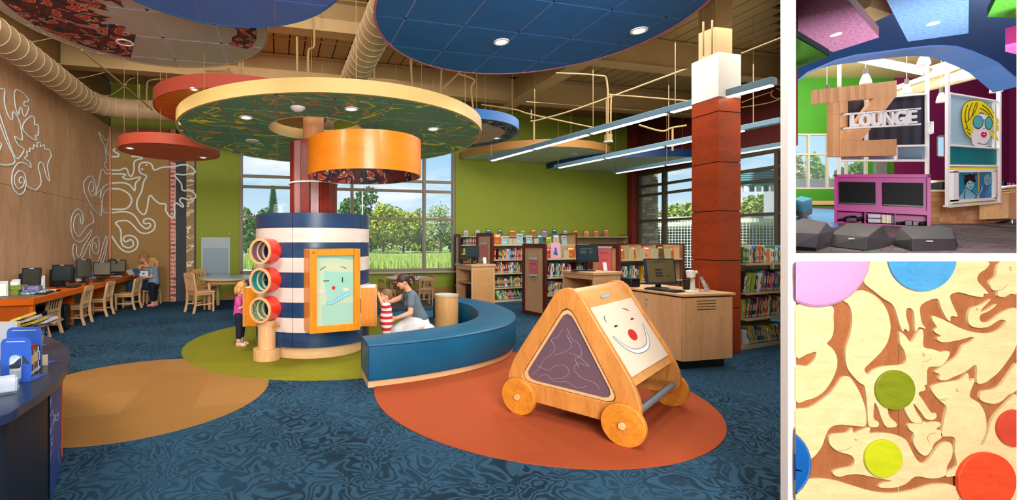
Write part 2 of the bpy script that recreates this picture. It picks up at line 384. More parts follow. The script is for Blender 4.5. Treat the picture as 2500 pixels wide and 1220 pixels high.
# walls
wb = struct('wall_back', rz=TH)
UA, UB, ZA, ZB = onV(585, 500, 12.3)[0], onV(1112, 500, 12.3)[0], .66, 4.35
b = B()
b.box((-4, 12.3, 0), (UA, 12.5, HC)); b.box((UB, 12.3, 0), (11.1, 12.5, HC)); b.box((UA, 12.3, 0), (UB, 12.5, ZA)); b.box((UA, 12.3, ZB), (UB, 12.5, HC))
b.obj('wall_face', green, wb, smooth=False)
bb = struct('baseboard_back', rz=TH); B().box((-1.4, 12.275, 0), (11.0, 12.3, .2)).obj('board', mat('base_oak', '#b08040', .5, kind='wood', h2='#8f6430', axis=(.2, 1, 1)), bb, bevel=.004)
wl = struct('wall_left', rz=TH)
B().box((-4.2, -3.2, 0), (-4.03, 12.5, HC)).obj('wall_face', mat('tan_gypsum', '#8a6d42', .8), wl, smooth=False)
plyw = mat('wall_plywood', '#cfa685', .5, kind='wood', h2='#b0835c', scale=.9, axis=(1, 1, .25), amt=.6, coat=.15)
for i in range(13):
    for z0, z1 in ((0, 2.36), (2.366, 4.3)):
        B().box((-4.03, -3.2+i*1.2+.003, z0), (-4.0, -3.2+(i+1)*1.2-.003 if i < 12 else 12.27, z1)).obj('plywood_panel', plyw, wl, smooth=False)
B().box((-4.03, 12.2, 0), (-3.965, 12.28, 4.3)).obj('corner_bead', mat('bead', '#c98f6d', .5), wl)
# brown display panel and printed strips on the back wall
XU = lambda px, z=500: onV(px, z, 12.27)[0]
pt = 4.33
def strip(name, p0, p1, m, d=.03, z0=0, z1=pt): return B().box((XU(p0), 12.3-d, z0), (XU(p1), 12.3, z1)).obj(name, m, wb, smooth=False)
strip('fabric_panel', 272, 413, mat('brown_wallcloth', '#a38353', .9, kind='fabric', h2='#917245', scale=3, amt=.5))
strip('edge_strip', 413, 416, cm('#a3283a'), .034)
strip('text_strip', 416, 429, cm('#e8a79a'))
strip('grey_strip', 429, 455, mat('slate_cloth', '#434850', .9))
strip('drawing_strip', 455, 474, mat('kraft_drawing', '#a08a5c', .8, kind='lines', h2='#e8dfc8', h3='#cfc2a0', scale=2.2), .034)
strip('purple_strip', 474, 478, cm('#4a2b4e'))
words_ = 'aun gre tio su co ma the are mo mr sh mi ce m lac sh mo mi of yea mo lan en v.i or mr po mr by cou n.p a_c su mp rov mp tai mp to'.split()
bk = cm('#241214')
for i, w in enumerate(words_):
    z = 4.05-i*.105
    text('printed_word', w.replace('_', ' '), .105, Matrix.Translation((XU(416.5), 12.266, z)) @ Matrix.Rotation(PI/2, 4, 'X'), bk, wb, .001, 'LEFT', .004 if w in ('ma', 'mi', 'mr', 'mp', 'mo') else 0)
# white line drawings
whiteline = mat('white_line', '#dfe9ea', .4, emit=0)
def draw_left(pts, closed=False, s=2.44, o=(0, 200), r=.014):
    q = []
    for x, y in pts:
        p = onU(o[0]+x/s, o[1]+y/s, -3.985); q.append((-3.99, p[1], p[2]))
    b = B(); b.tube(crv(q, 4, closed), r, 6, closed, flat=(1, 0, 0)); b.obj('line_drawing', whiteline, wl)
def draw_back(pts, closed=False, s=3.05, o=(160, 300), r=.020):
    q = []
    for x, y in pts:
        p = onV(o[0]+x/s, o[1]+y/s, 12.25); q.append((p[0], 12.258, p[2]))
    b = B(); b.tube(crv(q, 4, closed), r, 6, closed, flat=(0, 1, 0)); b.obj('line_drawing', whiteline, wb)
for pts, c in [
 ([(110,48),(150,75),(172,105),(165,118),(148,120),(147,140),(172,150),(165,185),(148,205),(137,185),(132,155),(120,160),(112,195),(100,170),(90,120),(88,70),(95,50)], 1),
 ([(190,204),(206,215),(210,255),(228,255),(232,290),(228,320),(212,320),(222,348),(190,335),(160,310),(138,280),(140,255),(160,225)], 1),
 ([(-40,60),(0,45),(30,45),(28,110),(40,170),(60,215),(75,225),(80,180),(95,190),(120,240),(135,345),(90,325),(110,375),(145,400),(130,435),(100,455),(60,370),(20,250),(0,190),(-20,150)], 0),
 ([(0,245),(40,350),(92,470),(50,495),(0,490),(-30,470)], 0), ([(0,405),(12,372),(0,358)], 0),
 ([(215,645),(165,620),(150,550),(120,530),(90,560),(92,610),(115,635),(140,620),(148,590),(135,567),(118,575),(120,600),(132,600)], 0),
 ([(215,645),(245,610),(243,560),(230,510),(240,480),(260,490),(275,550),(295,592),(296,570),(285,500),(300,455),(308,440),(295,405),(270,400),(265,375),(245,385),(240,362),(222,365),(225,390),(205,375),(200,400),(180,395),(180,415),(162,415),(165,440),(150,455),(180,480),(185,510),(150,485),(110,485),(80,530),(72,590),(85,640),(115,670),(145,655),(158,610)], 0),
 ([(683,312),(655,325),(635,347),(612,325),(592,300),(605,345),(625,380),(635,470),(622,485),(640,525),(660,515)], 0),
 ([(683,320),(650,345),(637,390),(645,430),(668,447)], 0),
 ([(604,800),(560,760),(520,690),(502,640),(505,590),(540,560),(565,590),(574,650),(550,680),(530,640),(538,600),(555,597),(560,640),(548,650)], 0),
 ([(604,800),(608,740),(612,690),(630,650),(655,633)], 0), ([(612,690),(608,720),(620,775),(650,778)], 0),
 ([(570,680),(590,600),(605,528),(625,525),(630,545),(662,545)], 0), ([(570,680),(600,640),(598,690),(618,625),(660,604)], 0),
 ([(560,838),(556,800),(540,770)], 0),
 ([(560,838),(520,860),(475,918),(448,895),(440,850),(452,800),(475,790),(485,845),(497,830),(490,775),(460,758),(430,800),(425,870),(440,930),(475,955),(510,930),(545,880),(542,910),(500,980),(480,1035),(460,1030),(457,975),(440,970),(436,1020),(455,1070),(480,1068),(510,1010),(540,950),(580,920),(592,950),(588,1010),(572,1025),(552,1000),(555,965),(572,962),(575,990)], 0),
 ([(562,1078),(540,1040),(538,980),(560,940)], 0), ([(562,1078),(590,1060),(610,990),(633,918),(636,950),(622,1010),(600,1070)], 0),
 ([(618,1080),(632,1010),(648,925),(668,912)], 0), ([(618,1080),(622,1050),(636,1060),(640,1100)], 0)]:
    draw_left(pts, bool(c))
for pts, c in [
 ([(580,294),(555,305),(545,340),(560,375),(602,395),(580,440),(565,510),(535,570),(530,620),(550,660),(585,682),(605,640),(625,540),(660,570),(700,600),(745,605),(745,650),(770,690),(795,705),(812,680),(810,610),(830,598),(870,625),(875,610),(850,580),(865,558),(920,572),(965,555),(960,525),(920,505),(870,500),(860,450),(810,385),(880,385),(960,370),(950,340),(910,315),(860,312),(800,325),(720,330),(660,350),(640,310),(610,295)], 1),
 ([(342,350),(395,352),(450,338),(470,385),(490,397),(508,350),(513,285),(575,262)], 0),
 ([(342,380),(445,382),(425,405),(470,420),(558,403),(520,450),(515,505),(480,465),(430,445),(342,448)], 0),
 ([(342,490),(400,492),(460,520),(490,565),(480,610),(440,640),(342,642)], 0),
 ([(342,670),(420,660),(480,670),(520,700),(560,760),(600,787),(630,770),(625,748),(588,750),(580,725),(610,712),(650,725),(667,760),(650,800),(600,822),(550,812),(500,760),(460,730),(400,730),(372,747),(400,780),(413,820),(413,880),(430,915),(470,930),(502,912),(500,880),(480,870),(450,885),(430,872),(440,845),(480,838),(520,855),(538,895),(520,940),(470,962),(420,945),(380,900),(342,840)], 0),
 ([(342,250),(385,250),(395,232),(370,218),(355,202),(370,190)], 0),
 ([(490,248),(545,250),(575,262)], 0)]:
    draw_back(pts, bool(c))
e = B()
for x, y in ((602,313),(570,343)):
    p = onV(160+x/3.05, 300+y/3.05, 12.25); e.cyl((p[0], 12.27, p[2]), (p[0], 12.25, p[2]), .025, n=10)
e.obj('line_drawing', whiteline, wb)
# windows
def window(name, ax, c, a0, a1, z0, z1, mull, trans, fm, d=.12, mw=.075):
    w = struct(name, rz=TH)
    def bx(p, q, z, zz, y0, y1): return ((p, c+y0, z), (q, c+y1, zz)) if ax == 'V' else ((c+y0, p, z), (c+y1, q, zz))
    fr = B()
    for q in ((a0, a0+mw, z0, z1), (a1-mw, a1, z0, z1), (a0, a1, z0, z0+mw), (a0, a1, z1-mw, z1)): fr.box(*bx(*q, -.02, d))
    fr.obj('window_frame', fm, w, bevel=.004)
    for m_ in mull: B().box(*bx(m_-mw/2, m_+mw/2, z0+mw, z1-mw, -.015, d)).obj('mullion', fm, w, bevel=.004)
    xs = [a0+mw]+list(mull)+[a1-mw]; zs = [z0+mw]+list(trans)+[z1-mw]
    for i in range(len(xs)-1):
        p, q = xs[i]+(mw/2 if i else 0), xs[i+1]-(mw/2 if i < len(xs)-2 else 0)
        for t_ in trans: B().box(*bx(p, q, t_-.035, t_+.035, -.01, d)).obj('transom', fm, w, bevel=.004)
        for j in range(len(zs)-1):
            B().box(*bx(p, q, zs[j]+(.035 if j else 0), zs[j+1]-(.035 if j < len(zs)-2 else 0), .05, .058)).obj('pane', glass, w, smooth=False)
    return w
wn = window('window_1', 'V', 12.34, UA, UB, ZA, ZB, [.95, onV(860, 500, 12.34)[0], onV(1036.5, 500, 12.34)[0]], [2.15, 2.95, 3.23], alu)
B().box((UA-.05, 12.2, ZA-.05), (UB+.05, 12.5, ZA)).obj('window_sill', mat('sill', '#b9ab98', .5), wn, bevel=.006)
wr = struct('wall_right', rz=TH)
b = B(); b.box((11.1, 7.66, 0), (11.3, 12.5, .68)); b.obj('wall_face', mat('maroon_paint', '#5e1d18', .7), wr, smooth=False)
b = B(); b.box((11.1, 7.66, 3.66), (11.3, 12.5, HC)); b.obj('wall_face', mat('maroon_paint', '#5e1d18', .7), wr, smooth=False)
B().box((10.9, 12.1, 0), (11.12, 12.3, HC)).obj('corner_post', mat('oxblood', '#7a2a1c', .5), wr, smooth=False)
window('window_2', 'U', 11.12, 7.66, 12.12, .68, 3.66, [7.98, 9.55, 11.12], [2.15, 2.95, 3.23], dark_alu, mw=.09)
wf = struct('wall_front', rz=TH); B().box((-4.2, -3.4, 0), (7.2, -3.2, HC)).obj('wall_face', mat('room_paint', '#b8a888', .8), wf, smooth=False)
ws = struct('wall_side'); a = R2(7, -3.2); B().prism([(a.x, a.y), (a.x+.2, a.y), (4.5, 2.36), (4.3, 2.36)], 0, HC).obj('wall_face', mat('room_paint', '#b8a888', .8), ws, smooth=False)
# ceiling: dark backing, ribbed deck panels, girders
cl = struct('ceiling', rz=TH)
cp_ = [(-4.2, -3.4), (7.2, -3.4), (4.3*TC+2.36*TS, -4.3*TS+2.36*TC), (2.12*TC+2.36*TS, -2.12*TS+2.36*TC), (11.3, 7.6), (11.3, 12.5), (-4.2, 12.5)]
B().prism(cp_, HC+.05, HC+.2).obj('ceiling_slab', cm('#120f0b', .9), cl, smooth=False)
dk = mat('tan_deck', '#a58a5c', .65, kind='mottle', h2='#8f774c', scale=1.5, amt=.4)
U = -4
while U < 11.1:
    v0 = rt(U+.3)+.1 if U > 1.6 else -3.2
    if v0 < 12.2:
        B().box((U+.012, v0, HC), (min(U+.288, 11.1), 12.3, HC+.05)).obj('deck_panel', dk, cl, smooth=False)
    U += .3
def girder(name, p, q, zb, h, w=.26, g=None):
    t = struct('trim_%d' % (len([o for o in bpy.data.objects if o.name.startswith('trim_')])+1), rz=TH); b = B()
    b.beam((p[0], p[1], zb+.012), (q[0], q[1], zb+.012), w, .024); b.beam((p[0], p[1], zb+h-.012), (q[0], q[1], zb+h-.012), w, .024)
    b.beam((p[0], p[1], zb+h/2), (q[0], q[1], zb+h/2), .03, h-.03)
    b.obj('girder', tanpaint, t, smooth=False)
    return t
girder('g', (-4, 9.7), (11.1, 9.7), 4.8, .58); girder('g', (-4, 7.3), (10.5, 7.3), 4.84, .54)
girder('g', (5.45, 3.9), (5.45, 12.3), 4.78, .6, .34); girder('g', (-4, 2.6), (3.6, 2.6), 4.84, .54)
# ---------------------------------------------------------------- partition with two openings and the dividing wall
wp = mat('partition_white', '#ffffff', .8, spec=.2)
pd = struct('wall_partition'); Y0 = 2.3
XX = lambda px: (px-CX)*Y0/F
ZZ = lambda py: EYE-(py-CY)*Y0/F
xl0, xl1, xr0, xr1 = XX(1924), XX(1943), XX(2482), XX(2600)
b = B()
b.prism([(xl0, Y0), (xl1, Y0), (xl1, Y0+.05), (xl0+.005, Y0+.05)], 0, 8.5)
b.prism([(xr0, Y0), (xr1+1, Y0), (xr1+1, Y0+.05), (xr0*(1+.05/Y0)+.02, Y0+.05)], 0, 8.5)
b.box((xl1, Y0, ZZ(638)), (xr0, Y0+.02, ZZ(618))); b.box((xl1, Y0, 3.0), (xr0, Y0+.05, 8.5)); b.box((xl1, Y0+.01, 0), (xr0, Y0+.05, ZZ(1222)))
b.obj('wall_face', wp, pd, smooth=False)
dv = struct('wall_divider'); n_ = Vector((1, -KD, 0)).normalized()*.012
b = B(); b.prism([(KD*(Y0+.04)-n_.x, Y0+.04-n_.y), (KD*(Y0+.04)+n_.x, Y0+.04+n_.y), (KD*21+n_.x*4, 21+n_.y*4), (KD*21-n_.x*4, 21-n_.y*4)], 0, 8.5)
b.obj('wall_face', mat('divider_paint', '#d8d2c4', .8), dv, smooth=False)
# ---------------------------------------------------------------- ceiling clouds
def clip(poly, C):                      # convex clip of poly by convex C (ccw)
    for i in range(len(C)):
        a, c = C[i], C[(i+1) % len(C)]; out = []
        ins = lambda p: (c[0]-a[0])*(p[1]-a[1])-(c[1]-a[1])*(p[0]-a[0]) >= -1e-9
        for j in range(len(poly)):
            p, q = poly[j], poly[(j+1) % len(poly)]; ip, iq = ins(p), ins(q)
            if ip: out.append(p)
            if ip != iq:
                d1 = (c[0]-a[0])*(p[1]-a[1])-(c[1]-a[1])*(p[0]-a[0]); d2 = (c[0]-a[0])*(q[1]-a[1])-(c[1]-a[1])*(q[0]-a[0]); t = d1/(d1-d2)
                out.append((p[0]+(q[0]-p[0])*t, p[1]+(q[1]-p[1])*t))
        poly = out
        if len(poly) < 3: return []
    return poly
tbar = cm('#9a8f92', .5, .2)
def cloud(name, label, cx, cy, R, z, rh, rimm, botm, hole=None, lamps=(), extra=(), G=.65, goff=(-.68, 5.13), clipV=None, clipU=None, barm=None, group=None, bar=.03, lampr=.075, lum=True):
    t = thing(name, label, 'ceiling panel', (cx, cy, z), TH, group)
    cu, cv = cx*TC+cy*TS, -cx*TS+cy*TC; n = 96
    C = [(R*.985*math.cos(2*PI*i/n), R*.985*math.sin(2*PI*i/n)) for i in range(n)]
    box = [(-9, -9), ((clipU or 1e3)-cu, -9), ((clipU or 1e3)-cu, (clipV or 1e3)-cv), (-9, (clipV or 1e3)-cv)]
    if clipV or clipU:
        full = clip([(R*math.cos(2*PI*i/n), R*math.sin(2*PI*i/n)) for i in range(n)], box); C = clip(C, box)
        b = B(); b.prism(full, .004, rh); b.obj('rim', rimm, t)
    else:
        b = B(); b.ring(R, R*.985, -.006, rh, 96); b.obj('rim', rimm, t)
        if hole: b = B(); hx, hy, hr = hole; b.ring(hr+.015, hr, -.006, rh, 64, M=Matrix.Translation((hx, hy, 0))); b.obj('hole_rim', rimm, t)
    hb = []
    if hole: hb = [(hole[0]+(hole[2]+.01)*math.cos(2*PI*i/64), hole[1]+(hole[2]+.01)*math.sin(2*PI*i/64)) for i in range(64)]
    i0, i1 = int((cu-R-goff[0])//G), int((cu+R-goff[0])//G)+1; j0, j1 = int((cv-R-goff[1])//G), int((cv+R-goff[1])//G)+1
    for i in range(i0, i1):
        for j in range(j0, j1):
            a0, a1 = goff[0]+i*G-cu, goff[0]+(i+1)*G-cu; c0, c1 = goff[1]+j*G-cv, goff[1]+(j+1)*G-cv; g = bar/2
            cell = [(a0+g, c0+g), (a1-g, c0+g), (a1-g, c1-g), (a0+g, c1-g)]
            q = clip(cell, C)
            if len(q) < 3: continue
            pieces = [q]
            if hb:
                hx, hy, hr = hole
                if all(math.hypot(p[0]-hx, p[1]-hy) < hr for p in q): continue
                if len(clip(q, hb)) > 2:            # cell meets the hole: keep the outside, as slivers fanned round the hole edge
                    pieces = []; rest = q
                    for k in range(0, 64, 2):
                        a, c = hb[k], hb[(k+2) % 64]
                        nx, ny = c[1]-a[1], a[0]-c[0]
                        out_half = [(c[0], c[1]), (a[0], a[1]), (a[0]+nx*60-(c[0]-a[0])*60, a[1]+ny*60-(c[1]-a[1])*60), (c[0]+nx*60+(c[0]-a[0])*60, c[1]+ny*60+(c[1]-a[1])*60)]
                        piece = clip(rest, [(a[0]-(c[0]-a[0])*90, a[1]-(c[1]-a[1])*90), (a[0]-(c[0]-a[0])*90+nx*90, a[1]-(c[1]-a[1])*90+ny*90), (c[0]+(c[0]-a[0])*90+nx*90, c[1]+(c[1]-a[1])*90+ny*90), (c[0]+(c[0]-a[0])*90, c[1]+(c[1]-a[1])*90)])
                        if len(piece) > 2: pieces.append(piece)
                        rest = clip(rest, [(a[0]-(c[0]-a[0])*90, a[1]-(c[1]-a[1])*90), (c[0]+(c[0]-a[0])*90, c[1]+(c[1]-a[1])*90), (c[0]+(c[0]-a[0])*90-nx*90, c[1]+(c[1]-a[1])*90-ny*90), (a[0]-(c[0]-a[0])*90-nx*90, a[1]-(c[1]-a[1])*90-ny*90)])
                        if len(rest) < 3: break
            b = B()
            for q in pieces: b.prism(q, 0, .02)
            if b.v: b.obj('ceiling_tile', botm, t, smooth=False)
    b = B()
    for i in range(i0, i1+1):
        a = goff[0]+i*G-cu
        if abs(a) < R*.97:
            h = math.sqrt((R*.97)**2-a*a); e2 = min(h, (clipV-cv) if clipV else 99)
            if clipU and a > clipU-cu: continue
            segs = [(-h, e2)]
            if hole and abs(a-hole[0]) < hole[2]:
                hh = math.sqrt(hole[2]**2-(a-hole[0])**2); segs = [(-h, hole[1]-hh), (hole[1]+hh, e2)]
            for s0, s1 in segs:
                if s1 > s0: b.box((a-bar/2, s0, .006), (a+bar/2, s1, .02))
    for j in range(j0, j1+1):
        c = goff[1]+j*G-cv
        if abs(c) < R*.97 and not (clipV and c > clipV-cv):
            h = math.sqrt((R*.97)**2-c*c); e2 = min(h, (clipU-cu) if clipU else 99); segs = [(-h, e2)]
            if hole and abs(c-hole[1]) < hole[2]:
                hh = math.sqrt(hole[2]**2-(c-hole[1])**2); segs = [(-h, hole[0]-hh), (hole[0]+hh, e2)]
            for s0, s1 in segs:
                if s1 > s0: b.box((s0, c-bar/2, .006), (s1, c+bar/2, .02))
    b.obj('grid_bar', barm or tbar, t, smooth=False)
    for px, py in lamps:                     # recessed downlights
        w = P(px, py, (z-EYE)*F/(CY-py)); du, dv_ = (w.x-cx), (w.y-cy); lx, ly = du*TC+dv_*TS, -du*TS+dv_*TC
        b = B(); b.ring(lampr+.012, lampr-.012, -.01, .01, 28, M=Matrix.Translation((lx, ly, 0))); tr = b.obj('downlight_trim', white, t)
        b = B(); b.cyl((lx, ly, -.002), (lx, ly, .012), lampr-.01, n=24); b.obj('lamp', lampglow, tr)
        light('SPOT', 'downlight_beam', (w.x, w.y, z-.03), (w.x, w.y, 0), 90, .06, col=(1, .93, .82), spot=1.9, blend=.8)
    for px, py, kind in extra:
        w = P(px, py, (z-EYE)*F/(CY-py)); du, dv_ = (w.x-cx), (w.y-cy); lx, ly = du*TC+dv_*TS, -du*TS+dv_*TC
        M = Matrix.Translation((lx, ly, 0))
        if kind == 'smoke': B().lathe([(.0, -.05), (.05, -.045), (.085, -.02), (.09, 0)], 24, M=M).obj('smoke_detector', cm('#f2efec', .4), t)
        elif kind == 'speaker': B().lathe([(.0, -.02), (.1, -.012), (.11, 0)], 28, M=M).obj('speaker_grille', mat('grille', '#e4e2de', .5, kind='dots', h2='#8c8c8a', scale=60, amt=.25), t)
        elif kind == 'vent': B().lathe([(.0, -.012), (.09, -.006), (.1, 0)], 24, M=M).obj('vent_grille', mat('vent_dark', '#b9c9a0', .6, kind='dots', h2='#3c3c30', scale=50, amt=.35), t)
    b = B()
    for k in range(6):                       # hanger rods up to the deck
        a = 2*PI*(k+.5)/6; x, y = .9*R*math.cos(a), .9*R*math.sin(a)
        if clipV and y > clipV-cv-.05: continue
        if clipU and x > clipU-cu-.05: continue
        b.cyl((x, y, .02), (x, y, HC-z), .004, n=5)
    b.obj('hanger_wires', tanpaint, t)
    return t
greenprint = mat('green_line_print', '#639a7a', .7, kind='lines', h2='#e0dc30', h3='#c89a58', scale=1.5)
cloud('ceiling_cloud', 'large round hanging ceiling panel with tan rim and green squiggle-printed underside above the striped drum', -.514*1.62, 4.407*1.62, 1.408*1.62, 3.12, .155, mat('tan_rim', '#c6ab6c', .5), greenprint,
      hole=None if False else (lambda w: ((w[0])*TC+(w[1])*TS, -(w[0])*TS+(w[1])*TC, .66))((-1.02+.514*1.62, 6.5-4.407*1.62)),
      lamps=[(601, 286), (858, 265), (1058, 314)], extra=[(727, 262, 'smoke'), (616, 343, 'speaker'), (620, 362, 'vent')])
cloud('ceiling_cloud', 'large round bright blue hanging ceiling panel with thin pink edge, top centre right', .644*2.3, 1.984*2.3, .705*2.3, 3.8, .12, mat('blue_rim_pink', '#b0656e', .5), mat('bright_blue_tile', '#1f5f9e', .7, kind='mottle', h2='#195488', scale=4, amt=.5), lamps=[(1224, 101.5), (1560, 74)], barm=cm('#6a86b8', .4, .2), bar=.025)
cloud('ceiling_cloud', 'periwinkle blue round hanging ceiling panel cut by the top edge of the photo', -.627*2.0, 1.611*2.0, .491*2.0, 3.5, .12, mat('peri_rim', '#2a5a9a', .5), mat('periwinkle_tile', '#4a6fb8', .7, kind='mottle', h2='#4365ac', scale=4, amt=.5), barm=cm('#6f7ab8', .4, .2), bar=.025)
cloudp = cloud('ceiling_cloud', 'pinkish beige round hanging ceiling panel with red and black animal print, top left', -1.115*2.4, 2.028*2.4, .561*2.4, 3.9, .1, mat('beige_rim', '#a08a68', .6), mat('beige_tile', '#a99a92', .7, kind='mottle', h2='#9c8c84', scale=5, amt=.4), lamps=[(305, 103)], barm=cm('#c9bfd0', .4, .3), bar=.03, lampr=.085)
def printband(t, R0, R1, a0, a1, m, nm='printed_band', n=28):
    b = B(); q = []
    for i in range(n+1):
        a = a0+(a1-a0)*i/n; rr = R0+(.10*math.sin(i*.9)+.07*math.sin(i*2.3+1))*(R1-R0); q.append((rr*math.cos(a), rr*math.sin(a)))
    o2 = [(R1*math.cos(a0+(a1-a0)*i/n), R1*math.sin(a0+(a1-a0)*i/n)) for i in range(n+1)][::-1]
    for i in range(n):
        A, C_, D, E_ = q[i], q[i+1], o2[n-i-1], o2[n-i]
        b.prism([A, C_, D, E_], -.0035, -.0005)
    return b.obj(nm, m, t, smooth=False)
pm = mat('animal_print', '#22262e', .7, kind='print', h2='#b23a2c', h3='#5e1f1e', scale=2.6)
printband(cloudp, .38, 1.22, math.radians(110), math.radians(262), pm)
printband(cloudp, .98, 1.22, math.radians(265), math.radians(385), pm, n=20)
cloud('ceiling_cloud', 'round orange hanging ceiling panel with brick red rim, half hidden behind the green one', -1.125*2.2, 3.559*2.2, .645*2.2, 3.7, .2, mat('brick_rim', '#b04b3a', .55), mat('orange_tile', '#e2711a', .6, kind='mottle', h2='#d56614', scale=3), lamps=[(474, 217.5)], barm=cm('#d89a6a', .4, .2), bar=.02, lampr=.05)
cloud('ceiling_cloud', 'small round coral red hanging ceiling panel in front of the line-drawing wall', -2.421*1.62, 5.048*1.62, .517*1.62, 3.12, .17, mat('coral_rim', '#c3563f', .55), mat('coral_tile', '#d25a2f', .6, kind='mottle', h2='#c75128', scale=3), lamps=[(317, 361), (496, 384)], barm=cm('#b98a78', .4, .2), bar=.018, lampr=.06)
cb_ = cloud('ceiling_cloud', 'blue-rimmed round hanging ceiling panel with beige and black print, right of the green one', .610*2.1, 4.238*2.1, .606*2.1, 3.6, .16, mat('royal_rim', '#2b66ad', .5), mat('beige_tile2', '#b49a80', .7), lamps=[(1214, 337)], bar=.02, lampr=.06)
printband(cb_, 1.0, 1.235, 0, 2*PI, mat('blue_print', '#1c2836', .7, kind='print', h2='#2f6096', h3='#28303c', scale=3), n=48)
printband(cb_, .2, .62, math.radians(150), math.radians(290), cm('#2a3038'), n=12)
cloud('ceiling_cloud', 'half-round pale green-white ceiling panel with tan rim against the green wall', 1.789*2.4, 5.678*2.4, .93*2.4, 3.9, .2, mat('tan_rim2', '#a5763c', .55), mat('pale_tile', '#c6d2bc', .7), clipV=12.28, barm=cm('#8f9a86'), bar=.012, extra=[(1401, 376, 'speaker')])
cloud('ceiling_cloud', 'half-round pale ceiling panel with dark blue rim in the far right corner', 3.31*2.23, 6.418*2.23, 1.144*2.23, 3.73, .2, mat('navy_rim', '#17396e', .5), mat('pale_tile', '#c6d2bc', .7), clipV=12.28, clipU=11.05, barm=cm('#8f9a86'), bar=.012)
# ---------------------------------------------------------------- ducts and pipes
def ductobj(label, path, r, seams=.22):
    t = thing('air_duct', label, 'duct'); b = B(); b.tube(path, r, 24); b.obj('duct_pipe', duct_m, t)
    d = 0; s = B()
    for a, c in zip(path[:-1], path[1:]):
        a, c = Vector(a), Vector(c); L = (c-a).length; x = (seams-d) % seams
        while x < L:
            p = a.lerp(c, x/L); dd = (c-a).normalized(); s.cyl(p-dd*.006, p+dd*.006, r+.008, n=24, cap=True); x += seams
        d = (d+L) % seams
    s.obj('seam_ring', mat('duct_seam', '#c6ad88', .5), t); return t
def arcpts(c, r, a0, a1, z, n=8): return [R2(c[0]+r*math.cos(a0+(a1-a0)*i/n), c[1]+r*math.sin(a0+(a1-a0)*i/n), z) for i in range(n+1)]
ductobj('long round tan spiral duct running along the top of the plywood wall', [R2(-3.62, -3, 4.24), R2(-3.62, 9.5, 4.24)]+arcpts((-3.02, 9.7), .6, PI, PI/2, 4.24)[1:]+[R2(1.2, 10.3, 4.24)], .2)
ductobj('thick round tan duct rising between the ceiling panels above the drum', [R2(1.0, 9.3, 4.2), R2(1.25, 8.9, 4.35), R2(1.38, 8.5, 4.6), R2(1.4, 3.0, 4.62)], .24)
pipe = mat('tan_conduit', '#9a8056', .55)
def pipes(label, paths, r, cat='pipe', k=4):
    if len(paths) == 1: return tag(B().tube(crv(paths[0], k) if len(paths[0]) > 2 else paths[0], r*.72, 8).obj('conduit', pipe), label, cat)
    t = thing('conduit_run', label, cat)
    for p in paths: B().tube(crv(p, k) if len(p) > 2 else p, r*.72, 8).obj('conduit', pipe, t)
    return t
pz = 4.7
pipes('bent tan conduit dropping beside the tan beam above the light rails', [[P(1358, 178, 8.2), P(1460, 184, 8.3), P(1482, 200, 8.35), P(1484, 300, 8.4), P(1484, 345, 8.4)]], .02)
pipes('second tan conduit dropping to the white junction puck above the rails', [[P(1688, 247, 8.4), P(1500, 232, 8.4), P(1492, 240, 8.4), P(1491, 330, 8.4)]], .02)
pipes('tan sprinkler pipe with drop tees behind the blue-rimmed panel', [[P(1175, 255, 9.2), P(1260, 268, 9.3), P(1300, 280, 9.4), P(1480, 318, 9.6)], [P(1297, 268, 9.4), P(1297, 290, 9.4)], [P(1303, 295, 9.4), P(1303, 345, 9.4)], [P(1295, 296, 9.4), P(1318, 292, 9.4), P(1420, 262, 9), P(1688, 163, 8)]], .022)
pipes('tan pipe with a capped elbow below the maroon wall band', [[P(1560, 305, 9.8), P(1615, 320, 9.7), P(1640, 312, 9.6), P(1676, 306, 9.5)], [P(1642, 312, 9.6), P(1642, 368, 9.6)]], .028)
pipes('thin tan pipe crossing the deck right of the pillar', [[P(1811, 130, 6.4), P(1924, 85, 5.6)]], .015)
pipes('pair of tan conduits fixed to the tan pillar top', [[P(1717, 10, 5.95), P(1717, 136, 5.95)], [P(1739, 10, 5.9), P(1738, 132, 5.9)]], .016)
pipes('thin tan pipes looping in front of the maroon wall right of the pillar', [[P(1811, 262, 9.5), P(1880, 250, 9.3), P(1924, 232, 9.1)], [P(1811, 250, 9.5), P(1850, 235, 9.4), P(1890, 222, 9.3)], [P(1885, 220, 9.3), P(1883, 232, 9.3), P(1895, 240, 9.3), P(1910, 236, 9.3), P(1908, 222, 9.3), P(1895, 215, 9.3)]], .016)
pipes('diagonal tan brace rod crossing under the animal-print panel', [[P(200, 122, 6.2), P(372, 268, 9.0)]], .018)
pipes('slack pair of tan cables beside the left duct', [[P(25, 105, 6.4), P(80, 102, 6.6), P(130, 92, 6.8)], [P(165, 192, 7.4), P(200, 190, 7.6), P(255, 177, 8)], [P(225, 235, 8.4), P(270, 232, 8.5), P(310, 205, 8.6)], [P(300, 215, 8.6), P(315, 195, 8.6), P(330, 190, 8.6)]], .009)
pipes('vertical tan conduit with curved top left of the orange panel', [[P(400, 192, 9), P(366, 196, 9), P(359, 210, 9), P(358, 262, 9)], [P(340, 205, 9), P(340, 262, 9)]], .02)
pipes('tan conduits dropping through the big green panel', [[P(765, 20, 7.0), P(767, 110, 7.0), P(753, 125, 6.9), P(754, 200, 6.9)], [P(725, 90, 6.5), P(726, 196, 6.5)], [P(593, 145, 7), P(594, 196, 7)], [P(586, 145, 7), P(587, 196, 7)], [P(913, 150, 7.5), P(914, 200, 7.5)], [P(1002, 145, 7.5), P(1007, 220, 7.5)], [P(1078, 170, 8), P(1075, 240, 8)], [P(1118, 180, 8), P(1158, 195, 8), P(1150, 215, 8), P(1155, 265, 8)]], .022)
